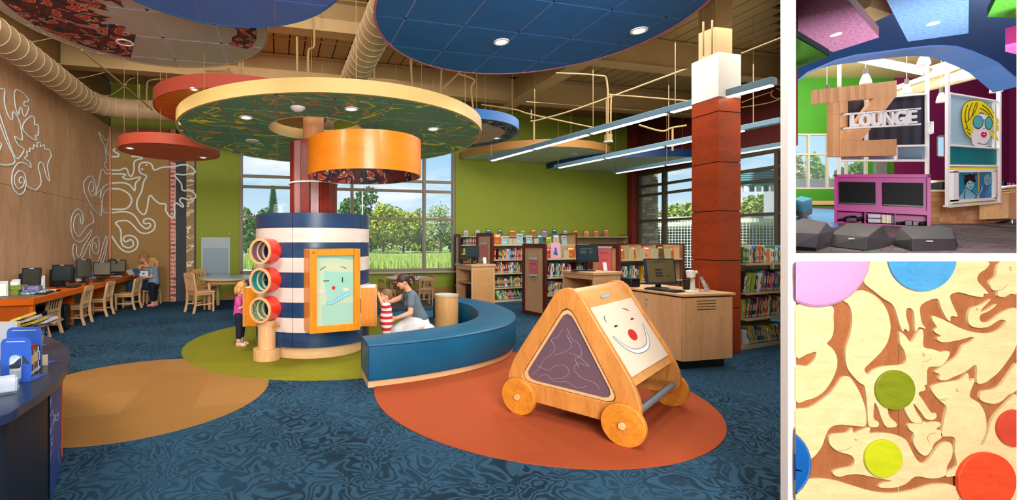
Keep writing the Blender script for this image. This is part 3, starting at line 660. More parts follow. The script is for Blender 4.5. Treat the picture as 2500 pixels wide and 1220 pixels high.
pipes('diagonal tan brace behind the big green panel', [[P(1140, 160, 8.6), P(1080, 218, 8.6)], [P(555, 165, 6.8), P(585, 200, 7)]], .02)
pipes('long thin tan sprinkler line across the deck above the drum', [[P(660, 90, 8.0), P(760, 100, 8.15), P(880, 113, 8.3), P(1000, 128, 8.6)], [P(375, 240, 9.4), P(420, 180, 9.2), P(560, 172, 9.0)]], .02)
t = thing('junction_puck', 'round white-green ceiling sensor hanging on a tan block above the light rails', 'sensor', P(1485, 345, 8.4)); B().lathe([(0, -.03), (.08, -.02), (.085, 0)], 20).obj('sensor_head', cm('#cfe0cf'), t); B().box((-.05, -.05, 0), (.05, .05, .13)).obj('sensor_mount', pipe, t)
# light rails
railb = mat('rail_blue_grey', '#5c7c90', .45)
tube_glow = mat('tube_glow', '#fff9ec', .4, emit=4.5)
def rail(label, px, py, L, z=3.45, n=6, skip=0):
    p = P(px, py, (z-EYE)*F/(CY-py)); t = thing('light_rail', label, 'ceiling light', (p.x, p.y, z), TB-PI/2, 'pendant light rails over the book stacks')
    B().box((0, -.06, 0), (L, .06, .09)).obj('housing', railb, t, bevel=.006)
    x = .14
    while x+1.3 < L+.3:
        e2 = min(x+1.37, L-.03); b = B(); b.box((x, -.042, -.014), (e2, .042, .0)); b.obj('lamp', tube_glow, t); x += 1.47
    for x in [.1+1.5*k for k in range(int(L/1.5)+1)]: B().cyl((x, 0, .09), (x, 0, HC-z), .006, n=6).obj('hanger_rod', pipe, t)
rail('nearest long pendant light rail, ending in front of the pale half-round panel', 1193, 394, 5.85)
rail('middle pendant light rail, ending left of the navy-rimmed panel', 1356, 411, 5.0)
rail('farthest pendant light rail, ending just above the right window corner', 1496, 424, 4.1)
# ---------------------------------------------------------------- pillar
def pillar():
    t = thing('clad_pillar', 'square pillar clad in reddish cherry panels with white and tan steel top', 'pillar', R2(5.70, 4.81, 0), TH)
    w, d = .375, .40; B().box((.012, .012, 0), (w-.012, d-.012, 3.43)).obj('pillar_core', cm('#1a0d08'), t)
    zs = [0, .61, 1.25, 1.915, 2.57, 3.245, 3.44]
    for i in range(len(zs)-1):
        z0, z1 = zs[i]+.006, zs[i+1]-.006
        for q in (((0, 0), (w, .012)), ((0, d-.012), (w, d)), ((0, .012), (.012, d-.012)), ((w-.012, .012), (w, d-.012))):
            B().box((q[0][0], q[0][1], z0), (q[1][0], q[1][1], z1)).obj('veneer_panel', cherry, t, smooth=False)
    B().box((-.003, -.003, 3.44), (w+.003, d+.003, 4.03)).obj('white_wrap', white, t, bevel=.004)
    B().box((.06, .1, 4.03), (w-.02, d-.05, HC)).obj('steel_column', tanpaint, t, bevel=.004)
pillar()
# ---------------------------------------------------------------- the striped play drum
DX, DY = -1.061, 6.5
def drum():
    t = thing('play_drum', 'big round activity drum of navy and white stripes around a red slatted column', 'play station', (DX, DY, 0))
    B().lathe([(.70, 0), (.74, 0), (.74, .15), (.1, .15)], 64).obj('plinth', mat('plinth_ply', '#d8b084', .5, kind='wood', h2='#c59a68', axis=(.3, .3, 1.5)), t)
    h = .191
    for i in range(9):
        z0 = .153+i*h
        for k in range(5):
            a0 = math.radians(-90-10+72*k)+.004; B().arc(.8, .76, a0, a0+math.radians(72)-.008, z0+.0025, z0+h-.0025, 14).obj('stripe_panel', navy if i % 2 == 0 else white_ply, t)
    B().lathe([(0, 1.80), (.765, 1.80), (.765, 1.83), (0, 1.83)], 48).obj('drum_top', navy, t)
    B().lathe([(.755, .15), (.755, 1.82)], 48, cap=False).obj('inner_shell', cm('#0c1420'), t)
    # slatted red column with a round maple core
    B().lathe([(.3, 1.83), (.3, 2.9)], 32, cap=True).obj('column_core', cm('#2a0d08'), t)
    pal = [redwood, redwood, paleslat, redwood, paleslat, redwood, redwood, redwood]
    for k in range(16):
        a = math.radians(-90-78+22.5*k); c = Vector((math.cos(a), math.sin(a), 0)); s = Vector((-c.y, c.x, 0)); b = B()
        M = Matrix((s, c, Vector((0, 0, 1)))).transposed().to_4x4(); M.translation = c*.315
        wd = .056 if k % 2 == 0 else .062
        b.box((-wd, -.012, 1.83), (wd, .018, 2.91), 0, M); b.obj('slat', pal[k % 8] if k not in (0, 1) else redwood, t, bevel=.003)
    B().lathe([(0, 2.9), (.34, 2.9), (.34, 2.915), (0, 2.915)], 16).obj('column_cap', redwood, t)
    B().lathe([(.15, 2.915), (.15, 3.55)], 40).obj('round_post', mat('post_maple', '#d79a6c', .45, kind='wood', h2='#bd8052', axis=(1, 1, .2)), t)
    # framed screen with the winking face
    az = math.radians(24.5); M = Matrix.Rotation(az, 4, 'Z')
    def box(nm, x0, x1, y0, y1, z0, z1, m, par=t, bv=.004): return_ = B().box((x0, y0, z0), (x1, y1, z1), 0, M).obj(nm, m, par, bevel=bv); return return_
    z0, z1, w, yf = .388, 1.412, .325, -1.03
    fr = B(); fw = .085
    fr.box((-w, yf, z0), (-w+fw, yf+.3, z1), 0, M); fr.box((w-fw, yf, z0), (w, yf+.3, z1), 0, M)
    fr.box((-w+fw, yf, z0), (w-fw, yf+.3, z0+fw), 0, M); fr.box((-w+fw, yf, z1-fw), (w-fw, yf+.3, z1), 0, M)
    f = fr.obj('screen_frame', amber, t, bevel=.004)
    s = box('screen', -w+fw, w-fw, yf+.03, yf+.05, z0+fw, z1-fw, mat('screen_wash', '#9fc2b0', .35, kind='mottle', h2='#c4c8a4', scale=2.2, amt=.8, emit=.0), f, 0)
    yy = yf+.029
    def fx(u, v): return (M @ Vector((-w+fw+u*(2*w-2*fw), yy, z1-fw-v*(z1-z0-2*fw))))
    def dab(nm, pts, m, th=.003):
        b = B(); nrm = M.to_3x3() @ Vector((0, -1, 0)); q = [fx(*p) for p in pts]; n = len(q)
        b.add(q+[p+nrm*th for p in q], [tuple(range(n)), tuple(range(n, 2*n))]+[(i, (i+1) % n, n+(i+1) % n, n+i) for i in range(n)]); return b.obj(nm, m, s, smooth=False)
    def el(cx, cy, rx, ry, n=24): return [(cx+rx*math.cos(2*PI*i/n), cy+ry*math.sin(2*PI*i/n)) for i in range(n)]
    dab('colour_patch', [(.0, .04), (.5, .03), (1, .07), (1, .0), (0, 0)], cm('#86b4a6', .4), .0006)
    dab('colour_patch', [(.20, .22), (1, .25), (1, .60), (.28, .62)], cm('#8fc2b4', .4), .001)
    dab('colour_patch', [(.15, .70), (1, .69), (1, .98), (.15, 1)], cm('#96bfb0', .4), .0014)
    dab('nose', el(.46, .465, .05, .027), cm('#e02418', .4)); dab('blush', el(.12, .505, .085, .028), cm('#f0bdb0')); dab('blush', el(.80, .495, .08, .026), cm('#d8c3bb'))
    dk_ = cm('#3a1f1c')
    def stroke(nm, pts, r, m):
        b = B(); b.tube([fx(p.x, p.y)+(M.to_3x3() @ Vector((0, -.0035, 0))) for p in crv([(x, y, 0) for x, y in pts], 4)], r, 6); b.obj(nm, m, s)
    stroke('eyebrow', [(.10, .205), (.17, .175), (.26, .155)], .0035, dk_); stroke('eyebrow', [(.66, .155), (.74, .17), (.81, .195)], .0035, dk_)
    stroke('eye', [(.19, .355), (.26, .362), (.34, .352)], .005, cm('#18352a')); stroke('eye', [(.70, .315), (.70, .39)], .0075, cm('#18352a'))
    tm = cm('#8ecbe0', .4); ln = cm('#3f7f92')
    mp_ = crv([(.28, .68, 0), (.42, .675, 0), (.56, .64, 0), (.70, .60, 0), (.86, .555, 0)], 2)
    for a, c in zip(mp_[:-1], mp_[1:]):
        d = .025
        dab('tooth', [(a.x+.004, a.y-d), (c.x-.004, c.y-d), (c.x-.004+.01, c.y+d*.9), (a.x+.004+.01, a.y+d*.9)], tm, .004)
    for sg2 in (-1, 1): stroke('mouth_line', [(p.x+(.01 if sg2 > 0 else 0), p.y+sg2*.026) for p in mp_], .0018, ln)
    for p in mp_: stroke('tooth_line', [(p.x, p.y-.025), (p.x+.005, p.y), (p.x+.01, p.y+.025)], .0016, ln)
    b = B(); b.cyl(M @ Vector((-w+.045, yf-.002, z1-.045)), M @ Vector((-w+.045, yf+.01, z1-.045)), .011, n=12); b.obj('screw', cm('#7a1f16', .3), f)
    # side boxes the toddlers stand at
    for sg, lab in ((-1, None), (1, None)):
        b = B(); x0, x1 = (.60, .918) if sg > 0 else (-.895, -.60)
        b.box((x0, -.38, .35), (x1, .12, .876)); o = b.obj('side_box', amber, t, bevel=.006)
        B().box((x0+.03 if sg > 0 else x0+.02, -.36, .876), (x1-.02, .1, .88)).obj('box_lid', white, o)
        B().box((x1-.035 if sg > 0 else x0-.004, -.386, .35), (x1+.004 if sg > 0 else x0+.035, -.38, .876)).obj('box_edge', honey, o)
    # three spyglass tubes
    ax = Vector((-.40, -.916, 0)); red = mat('spyglass_red', '#e0341a', .3, kind='mottle', h2='#cc2a14', scale=3, coat=.4)
    ins = [mat('tube_mauve', '#7a5560', .6, kind='dots', h2='#a5808c', scale=55, amt=.3), mat('tube_teal', '#1c8388', .5, kind='mottle', h2='#2f9a9a', scale=16), mat('tube_green', '#5f7a3c', .6, kind='dots', h2='#c3ddd0', scale=42, amt=.35)]
    ins2 = [ins[0], ins[1], ins[2]]
    for i, py in enumerate((613.6, 685.5, 757)):
        c = P(635, py, 5.62)-Vector((DX, DY, 0))
        Mr = Matrix.Translation(c) @ ax.to_track_quat('Z', 'Y').to_matrix().to_4x4()
        g = B().ring(.158, .148, -.36, -.01, 48, M=Mr).obj('spyglass_tube', red, t)
        B().ring(.163, .133, -.012, .014, 48, M=Mr).obj('front_ring', maple, g, bevel=.003)
        B().ring(.148, .138, -.33, -.012, 40, M=Mr).obj('tube_lining', ins[i], g)
        for zz, rr in ((-.10, .118), (-.2, .112)): B().ring(.139, rr, zz-.008, zz, 40, M=Mr).obj('inner_ring', cm('#d9c7a8', .5), g)
        b = B(); b.cyl(Mr @ Vector((0, 0, -.335)), Mr @ Vector((0, 0, -.32)), .14, n=32); b.obj('tube_end', [cm('#8f2a2a', .4), cm('#2f8a80', .3), cm('#7d3036', .4)][i], g)
        if i == 1:
            b = B(); b.tube([Mr @ Vector((.03*math.cos(a), .012*math.sin(a)+.01, -.09+.02*math.sin(2*a))) for a in [2*PI*k/16 for k in range(16)]], .004, 6, True); b.obj('wire_loop', cm('#8a7a66', .3, .6), g)
        if i == 0:
            b = B(); b.tube([Mr @ Vector(p) for p in ((.06, -.02, -.25), (.09, .03, -.25), (.05, .07, -.25), (.07, .1, -.25))], .016, 8); b.obj('pointer', cm('#c03028', .4), g)
    pc = P(651.5, 850, 5.77)-Vector((DX, DY, 0)); pc.z = 0; Mp = Matrix.Translation(pc)
    b = B(); b.lathe([(.167, 0), (.17, .004), (.17, .135), (.166, .14), (.112, .14), (.112, .50), (0, .50)], 40, M=Mp); b.obj('spyglass_post', maple, t)
    b = B(); kb = P(673.6, 792.6, 5.62)-Vector((DX, DY, 0)); b.cyl(kb+Vector((-.02, .05, 0)), kb+Vector((.03, -.01, 0)), .012, n=10); b.ell(kb+Vector((-.01, -.03, 0)), .02, 12, 8); b.ell(kb+Vector((.035, 0, -.004)), (.018, .018, .024), 12, 8); b.obj('crank_knob', wheelwood, t)
    b = B(); b.ell(P(627, 789, 5.7)-Vector((DX, DY, 0)), .017, 12, 8); b.obj('side_knob', wheelwood, t)
    return t
drum()
def hoop():
    cx, cy = -.28, 5.6
    t = thing('hanging_hoop', 'wide orange wooden hoop bracketed in front of the slatted column', 'hoop', (cx, cy, 2.30))
    B().ring(.70, .685, 0, .43, 80).obj('hoop_band', mat('hoop_orange', '#dd7f0a', .38, kind='wood', h2='#c9690a', scale=2, axis=(.3, .3, 1.5), coat=.2), t)
    B().ring(.684, .68, .004, .426, 80).obj('print_lining', mat('hoop_print', '#1d222c', .6, kind='print', h2='#a02d24', h3='#5a1e20', scale=3.2), t)
    r = B(); c = Vector((DX-cx, DY-cy, .02)); r.ring(.352, .335, .0, .018, 48, M=Matrix.Translation(c)); r.obj('collar_ring', white, t)
    for e_ in (Vector((-.52, .43, .16)), Vector((-.30, .60, .16))):
        d = (e_-c); d.z = 0; d.normalize(); B().beam(c+d*.36+Vector((0, 0, .01)), e_, .03, .03).obj('bracket_arm', cm('#d8d4d0'), t)
hoop()
# ---------------------------------------------------------------- curved bench, round stool
def bench():
    t = thing('curved_bench', 'curved dark teal-blue vinyl bench on a pale plywood plinth', 'bench')
    out = [(-.188, 4.59), (.304, 4.785), (.822, 5.08), (1.204, 5.383), (1.52, 5.72), (1.74, 6.14), (1.88, 6.6), (1.915, 7.07), (1.85, 7.75), (1.62, 8.3), (1.3, 8.72), (1.0, 8.95)]
    inn = [(-.287, 5.07), (.077, 5.276), (.52, 5.55), (.93, 5.86), (1.12, 6.1), (1.26, 6.35), (1.35, 6.65), (1.40, 7.07), (1.38, 7.5), (1.24, 7.95), (1.05, 8.25), (.86, 8.44)]
    O = crv([(x, y, 0) for x, y in out], 5); I = crv([(x, y, 0) for x, y in inn], 5)
    def sweep(nm, m, prof, **k):       # prof: list of (lateral 0..1 from inner to outer, z, inset)
        b = B(); n = len(O); vs = []
        for i in range(n):
            d = (O[i]-I[i]); w = d.length; d.normalize()
            for q, z in prof: p = I[i]+d*(q*w if 0 <= q <= 1 else q); vs.append((p.x, p.y, z))
        mm = len(prof); fs = [(i*mm+j, (i+1)*mm+j, (i+1)*mm+(j+1) % mm, i*mm+(j+1) % mm) for i in range(n-1) for j in range(mm)]
        fs += [tuple(range(mm))[::-1], tuple(range((n-1)*mm, n*mm))]; b.add(vs, fs); return b.obj(nm, m, t, **k)
    sweep('cushion', vinyl, [(.02, .075), (.98, .075), (1, .1), (1, .415), (.985, .436), (.94, .446), (.5, .452), (.06, .446), (.015, .436), (0, .415), (0, .1)], ang=50)
    sweep('plinth', mat('plinth_ply', '#d8b084'), [(.08, 0), (.93, 0), (.93, .075), (.08, .075)])
    seamm = cm('#0a3d5e', .5)
    for pts, off in ((O, 1), (I, 0)):
        b = B(); b.tube([(p.x, p.y, .432) for p in [I[i].lerp(O[i], .996 if off else .004) for i in range(len(O))]], .0055, 6); b.obj('piping', seamm, t)
    e0, e1 = I[0], O[0]; b = B(); b.tube([(e0.x, e0.y, .43), (e0.x, e0.y, .09)], .005, 6); b.tube([(e1.x, e1.y, .43), (e1.x, e1.y, .09)], .005, 6); b.tube([(e0.x, e0.y, .436), (e1.x, e1.y, .436)], .005, 6); b.obj('end_piping', seamm, t)
bench()
t = thing('round_stool', 'tall round maple drum stool with pale laminate top inside the bench curve', 'stool', (1.015, 7.7, 0))
B().lathe([(0, 0), (.198, 0), (.198, .575), (0, .575)], 48).obj('stool_body', mat('stool_maple', '#d0a06c', .4, kind='wood', h2='#b98a54', axis=(1, 1, .3)), t)
B().lathe([(0, .575), (.205, .575), (.205, .605), (.19, .607), (0, .607)], 48).obj('stool_top', maple, t); B().lathe([(0, .6075), (.188, .6075), (.188, .609), (0, .609)], 48).obj('laminate', cm('#c2dbe4', .2), t)
# ---------------------------------------------------------------- the triangular push walker
def walker():
    A = Vector((1.17, 3.945, 0)); d = Vector((.694, -.72, 0)); n = Vector((.72, .694, 0))
    t = thing('wooden_walker', 'giant honey maple push cart with triangular sides, a clown face and four disc wheels', 'toy cart', A)
    M = Matrix((d, n, Vector((0, 0, 1)))).transposed().to_4x4()      # local: s along side, w across, z up
    W = 1.12
    hw = [(1.128, 0), (1.122, .04), (1.10, .085), (1.06, .118), (1.0, .15), (.934, .19), (.84, .248), (.75, .308), (.65, .37), (.563, .425), (.47, .48), (.40, .51), (.33, .535), (.27, .545), (.22, .54), (.17, .515), (.14, .47), (.13, .42)]
    out = [(.415-h, z) for z, h in hw[::-1]]+[(.415+h, z) for z, h in hw[1:]]
    cut = [(.07, .285), (.73, .28), (.778, .30), (.785, .345), (.465, .925), (.435, .958), (.395, .962), (.362, .93), (.018, .36), (.025, .305)]
    cin = [(c[0]+(.41-c[0])*.10, c[1]+(.52-c[1])*.10) for c in cut]
    def panel(w0, w1, face):
        # plate with a triangular opening: bridge outline to hole
        N = 72
        def samp(pl, c):
            r = []
            for i in range(N):
                a = 2*PI*i/N; dx, dz = math.cos(a), math.sin(a); best = None
                for j in range(len(pl)):
                    p, q = pl[j], pl[(j+1) % len(pl)]; ex, ez = q[0]-p[0], q[1]-p[1]; det = dx*(-ez)+dz*ex
                    if abs(det) < 1e-9: continue
                    rx, rz = p[0]-c[0], p[1]-c[1]; tt = (rx*(-ez)+rz*ex)/det; uu = (dx*rz-dz*rx)/det
                    if tt > 0 and -1e-6 <= uu <= 1+1e-6 and (best is None or tt > best): best = tt
                r.append((c[0]+dx*best, c[1]+dz*best))
            return r
        c = (.41, .5); o = samp(out, c); h = samp(cut, c); b = B()
        vs = [(p[0], w0, p[1]) for p in o]+[(p[0], w0, p[1]) for p in h]+[(p[0], w1, p[1]) for p in o]+[(p[0], w1, p[1]) for p in h]
        fs = []
        for i in range(N):
            j = (i+1) % N; fs += [(i, j, N+j, N+i), (2*N+i, 3*N+i, 3*N+j, 2*N+j), (i, 2*N+i, 2*N+j, j), (N+i, N+j, 3*N+j, 3*N+i)]
        b.add(vs, fs, 0, M); o_ = b.obj('side_panel', honey, t, ang=30, bevel=.006)
        rg = B(); hi = samp([(p[0]+(.41-p[0])*.02, p[1]+(.5-p[1])*.02) for p in cut], c); hj = samp(cin, c); r0, r1 = (w0+.012, w1-.004)
        vs = [(p[0], r0, p[1]) for p in hi]+[(p[0], r0, p[1]) for p in hj]+[(p[0], r1, p[1]) for p in hi]+[(p[0], r1, p[1]) for p in hj]
        rg.add(vs, fs, 0, M); rg.obj('window_bead', maple, o_, ang=30)
        b = B(); b.prism(cin, r0+.012, r0+.02, lambda u, v, w: tuple(M @ Vector((u, w, v)))); b.obj('window_pane', mat('mauve_acrylic', '#6c5563', .2, spec=.6, alpha=.82), o_, smooth=False)
        return o_
    pa = panel(0, .055, 0); pb = panel(W-.055, W, 1)
    et = cm('#a08a98', .4)
    for pts in ([(.10, .36), (.16, .42), (.2, .5), (.26, .55), (.3, .62), (.27, .68), (.33, .72), (.36, .78)], [(.14, .44), (.24, .42), (.3, .47), (.38, .49), (.42, .44), (.36, .38), (.28, .36)], [(.4, .8), (.44, .72), (.5, .68), (.52, .6), (.47, .56), (.5, .5)], [(.42, .6), (.5, .58), (.58, .52), (.5, .53), (.46, .48), (.52, .42), (.62, .4), (.66, .36)], [(.3, .56), (.38, .6), (.44, .66), (.40, .74)], [(.16, .35), (.22, .38), (.3, .34), (.4, .36), (.48, .33), (.56, .36)]):
        b = B(); b.tube([tuple(M @ Vector((p[0], .0235, p[1]))) for p in crv([(x, z, 0) for x, z in pts], 5)], .0014, 5); b.obj('etched_line', et, pa)
    # wrap-around cover
    rear = [(.415-h+.03, z-.012) for z, h in hw[::-1] if z > .42]; front = [(.415+h-.03, z-.012) for z, h in hw[1:] if z > .42]
    path = [(.415-.475, .42)]+[p for p in rear if p[0] < .40]+[(.415, 1.112)]+[p for p in front if p[0] > .43]+[(.415+.475, .42)]
    b = B(); th = .018; q = [Vector((x, z)) for x, z in path]; vs = []
    for i, p in enumerate(q):
        a, c = q[max(0, i-1)], q[min(len(q)-1, i+1)]; tt = (c-a).normalized(); nn = Vector((tt.y, -tt.x))
        for w in (.056, W-.056):
            vs += [(p.x, w, p.y), (p.x+nn.x*th, w, p.y+nn.y*th)]
    fs = [(i*4, i*4+2, i*4+6, i*4+4) for i in range(len(q)-1)]+[(i*4+1, i*4+5, i*4+7, i*4+3) for i in range(len(q)-1)]
    fs += [(i*4, i*4+4, i*4+5, i*4+1) for i in range(len(q)-1)]+[(i*4+2, i*4+3, i*4+7, i*4+6) for i in range(len(q)-1)]+[(0, 1, 3, 2), (len(q)*4-4, len(q)*4-2, len(q)*4-1, len(q)*4-3)]
    b.add(vs, fs, 0, M); cv = b.obj('curved_cover', honey_x, t, ang=40)
    # face board lying on the front slope, given by its corners in the photograph's order TL TR BR BL
    def slope(z):
        zz = [(z_, .415+h-.03) for z_, h in hw]; 
        for (za, xa), (zb, xb) in zip(zz[:-1], zz[1:]):
            if zb-.012 <= z <= za-.012: return xa+(xb-xa)*((za-.012-z)/(za-zb))
        return .89
    def bd(u, v, o_=.0):           # u across 0..1 (near to far), v down 0..1
        z = .965+(.475-.965)*v; p0, p1 = Vector((slope(.965), .965)), Vector((slope(.475), .475)); p = p0.lerp(p1, v); nn = Vector((p1.y-p0.y, -(p1.x-p0.x))).normalized()*-1
        return M @ Vector((p.x+nn.x*(.006+o_), .06+u*(W-.12), p.y+nn.y*(.006+o_)))
    def sheet(nm, uv, m, lo, hi, par):
        b = B(); n_ = len(uv); b.add([bd(u, v, lo) for u, v in uv]+[bd(u, v, hi) for u, v in uv], [tuple(range(n_)), tuple(range(n_, 2*n_))[::-1]]+[(i, (i+1) % n_, n_+(i+1) % n_, n_+i) for i in range(n_)]); return b.obj(nm, m, par, smooth=False)
    bo = sheet('face_board', [(0, 0), (1, 0), (1, 1), (0, 1)], cm('#cdbfae', .6), -.012, .004, t)
    el = lambda cx, cy, rx, ry, n=24: [(cx+rx*math.cos(2*PI*i/n), cy+ry*math.sin(2*PI*i/n)) for i in range(n)]
    sheet('nose', el(.52, .53, .085, .085), cm('#b3141c', .4), .004, .006, bo)
    for c in ((.30, .35), (.71, .33)):
        sheet('eye', [(c[0]+.035*math.cos(a)*1.2, c[1]-.028*math.sin(a)) for a in [PI*k/10 for k in range(11)]]+[(c[0]-.015, c[1]+.004), (c[0]+.01, c[1]-.008)][:0], cm('#16221c', .4), .004, .0055, bo)
    for pts in ([(.20, .16), (.17, .20), (.17, .25)], [(.64, .13), (.70, .15), (.75, .19)]):
        b = B(); b.tube([bd(p.x, p.y, .005) for p in crv([(x, y, 0) for x, y in pts], 4)], .0035, 6); b.obj('eyebrow', cm('#2a2624'), bo)
    ml = crv([(.13, .46, 0), (.20, .62, 0), (.33, .75, 0), (.50, .80, 0), (.68, .78, 0), (.80, .68, 0), (.86, .55, 0), (.885, .44, 0)], 5)
    n_ = len(ml); inn = []
    for i, p in enumerate(ml):
        a, c = ml[max(0, i-1)], ml[min(n_-1, i+1)]; tt = (c-a).normalized(); nn = Vector((tt.y, -tt.x, 0)); wd = .062*math.sin(PI*min(1, max(.06, i/(n_-1))))**.5 if 0 < i < n_-1 else .008
        inn.append((p+nn*wd, p-nn*.0))
    for i in range(n_-1):
        a, c = inn[i], inn[i+1]; g = .12
        A_, B_ = a[0].lerp(c[0], g), c[0].lerp(a[0], g); C_, D_ = c[1].lerp(a[1], g), a[1].lerp(c[1], g)
        sheet('tooth', [(A_.x, A_.y), (B_.x, B_.y), (C_.x, C_.y), (D_.x, D_.y)], cm('#d5dfe8', .4), .004, .0058, bo)
    for k in (0, 1):
        b = B(); b.tube([bd(q_[k].x, q_[k].y, .005) for q_ in inn], .0028, 5); b.obj('mouth_line', cm('#4a5660'), bo)
    b = B(); p = M @ Vector((.56, .5, 1.045)); 
    lb = B(); lb.add([M @ Vector(q_) for q_ in ((slope(1.035), .42, 1.035), (slope(1.035), .60, 1.035), (slope(1.015), .60, 1.015), (slope(1.015), .42, 1.015))], [(0, 1, 2, 3)])
    lo = lb.obj('maker_label', cm('#7fa6c8'), cv, smooth=False); lo.location = M.to_3x3() @ Vector((.006, 0, .004))
    # bar, wheels
    for s in (.9,):
        b = B(); b.cyl(M @ Vector((s, .05, .225)), M @ Vector((s, W-.05, .225)), .027, n=20); b.obj('foot_bar', mat('galvanised', '#8b98a8', .4, .7), t)
    for s, w in ((0, -.055), (.85, -.055), (0, W+.005), (.85, W+.005)):
        b = B(); b.cyl(M @ Vector((s, w, .155)), M @ Vector((s, w+.05, .155)), .155, n=48); wh = b.obj('wheel', wheelwood, t, bevel=.005)
        b = B(); ww = w-.02 if w < 0 else w+.05; b.cyl(M @ Vector((s, ww, .155)), M @ Vector((s, ww+.02, .155)), .026, n=20); b.obj('hub', maple, wh, bevel=.002)
        b = B(); b.cyl(M @ Vector((s, -.01 if w < 0 else W-.06, .155)), M @ Vector((s, .06 if w < 0 else W+.01, .155)), .018, n=12); b.obj('axle', maple, wh)
walker()
# ---------------------------------------------------------------- checkout cabinet
def checkout():
    t = thing('checkout_cabinet', 'pale maple self-checkout cabinet with vent slots and black toe kick beside the pillar', 'cabinet', R2(4.57, 4.30), TH)
    w, d = .72, 1.12
    B().box((.05, .05, 0), (w-.05, d-.05, .1)).obj('toe_kick', black, t)
    b = B(); b.box((.004, .002, .105), (w, d, .845)); b.obj('carcass', maple, t, bevel=.003)
    B().box((.0, -.016, .108), (w-.004, .0, .842)).obj('front_panel', maple, t, bevel=.002)
    for k in range(4):
        B().box((.19, -.0175, .80-.033*k), (.47, -.012, .808-.033*k)).obj('vent_slot', cm('#0d0b09'), t)
    B().box((-.018, .0, .108), (0, .53, .842)).obj('door', maple, t, bevel=.002); dd = B().box((-.018, .536, .108), (0, d, .842)).obj('door', maple, t, bevel=.002)
    b = B(); b.cyl((-.02, .50, .77), (-.03, .50, .77), .01, n=12); b.cyl((-.02, .50, .71), (-.034, .50, .71), .006, n=8); b.obj('lock', steel, dd)
    B().box((.01, .0, .845), (w-.01, d, .862)).obj('reveal_strip', black, t)
    B().box((-.025, -.03, .862), (w+.03, d+.02, .89)).obj('countertop', maple_x, t, bevel=.004)
    zt = .891
    o = lambda x, y: R2(4.57, 4.30)+Vector((TC*x-TS*y, TS*x+TC*y, 0))
    # monitor
    def monitor(name, label, loc, rz, w_, h_, tilt, scr, z, base=True, bez=cm('#1a2a4a', .35), group=None, st_h=.1):
        m = thing(name, label, 'monitor', (loc[0], loc[1], z), rz, group)
        T = Matrix.Translation((0, 0, st_h+h_/2)) @ Matrix.Rotation(-tilt, 4, 'X')
        B().box((-w_/2, -.015, -h_/2), (w_/2, .02, h_/2), 0, T).obj('bezel', bez, m, bevel=.004)
        s_ = B().box((-w_/2+.02, -.0165, -h_/2+.025), (w_/2-.02, -.015, h_/2-.02), 0, T).obj('screen', scr, m, smooth=False)
        b = B(); b.box((-.03, .02, .0), (.03, .05, st_h+h_*.55)); b.obj('stand', black, m); B().lathe([(0, 0), (.1, 0), (.1, .012), (0, .018)], 24).obj('foot', black, m)
        return m, T, s_
    globals()['monitor'] = monitor
    scr = mat('screen_olive', '#5a5230', .25, spec=.6)
    m, T, s_ = monitor('monitor', 'navy framed checkout monitor with dark buttons on the pale cabinet', o(.30, .62), TH-.12, .42, .34, .16, scr, zt, st_h=.05)
    text('screen_text', 'Check Out', .045, T @ Matrix.Translation((-.02, -.0175, .125)) @ Matrix.Rotation(PI/2, 4, 'X'), cm('#20243a'), s_, .0005)
    for y, x in ((.02, -.03), (-.02, -.03), (-.06, -.03), (-.06, .1)):
        B().box((x-.05 if x < 0 else x-.02, -.0175, y-.013), (x+.05 if x < 0 else x+.02, -.0166, y+.013 if x < 0 else y), 0, T).obj('screen_button', cm('#262c3c'), s_, smooth=False)
    t2 = thing('barcode_scanner', 'white hands-free scanner on a stand in front of the checkout monitor', 'scanner', (*o(.30, .14)[:2], zt), TH)
    B().lathe([(0, 0), (.075, 0), (.07, .018), (.03, .026), (.024, .11), (.022, .16), (0, .16)], 24).obj('scanner_stand', cm('#dfe4da', .35), t2)
    b = B(); b.cyl((0, 0, .15), (-.03, 0, .21), .02, n=12); b.cyl((-.03, 0, .205), (.06, 0, .245), .024, .018, 12); b.obj('scanner_neck', cm('#e3e6df', .35), t2)
    b = B(); b.cyl((-.045, -.02, .18), (-.045, -.01, .255), .045, .05, 20); b.ell((-.045, -.01, .255), (.05, .05, .015)); b.obj('scanner_head', cm('#e9ebe6', .35), t2)
    b = B(); b.tube(crv([(.06, 0, .24), (.11, .01, .21), (.12, .02, .1), (.13, .02, .02), (.16, .04, .008)], 5), .005, 6); b.obj('scanner_cable', cm('#6f8494'), t2)
    t3 = thing('pencil_cup', 'dark ribbed pencil cup on the right of the checkout counter', 'cup', (*o(.53, .42)[:2], zt)); B().lathe([(0, 0), (.05, 0), (.055, .005), (.055, .12), (.06, .128), (.05, .13), (.048, .01), (0, .01)], 24).obj('cup_body', mat('smoked', '#2c2320', .25), t3)
    t4 = thing('leaflet_holder', 'clear acrylic leaflet holder with comic leaflets at the checkout corner', 'leaflet holder', (*o(.55, .16)[:2], zt), TH+.35)
    b = B(); Mt = Matrix.Rotation(-.35, 4, 'X'); b.box((-.05, -.05, 0), (.05, .06, .004)); b.box((-.05, -.012, .0), (.05, -.009, .1), 0, Mt); b.obj('acrylic_holder', clear, t4)
    for k, hx in enumerate(('#cfd6dc', '#c8684c', '#3f5a86')): B().box((-.045+k*.008, 0.0+k*.006, .005), (.035+k*.008, .004+k*.006, .14+k*.025), 0, Mt).obj('leaflet', mat('leaflet_'+str(k), hx, .4, kind='print', h2='#3a4656', h3='#d8dce0', scale=30), t4, smooth=False)
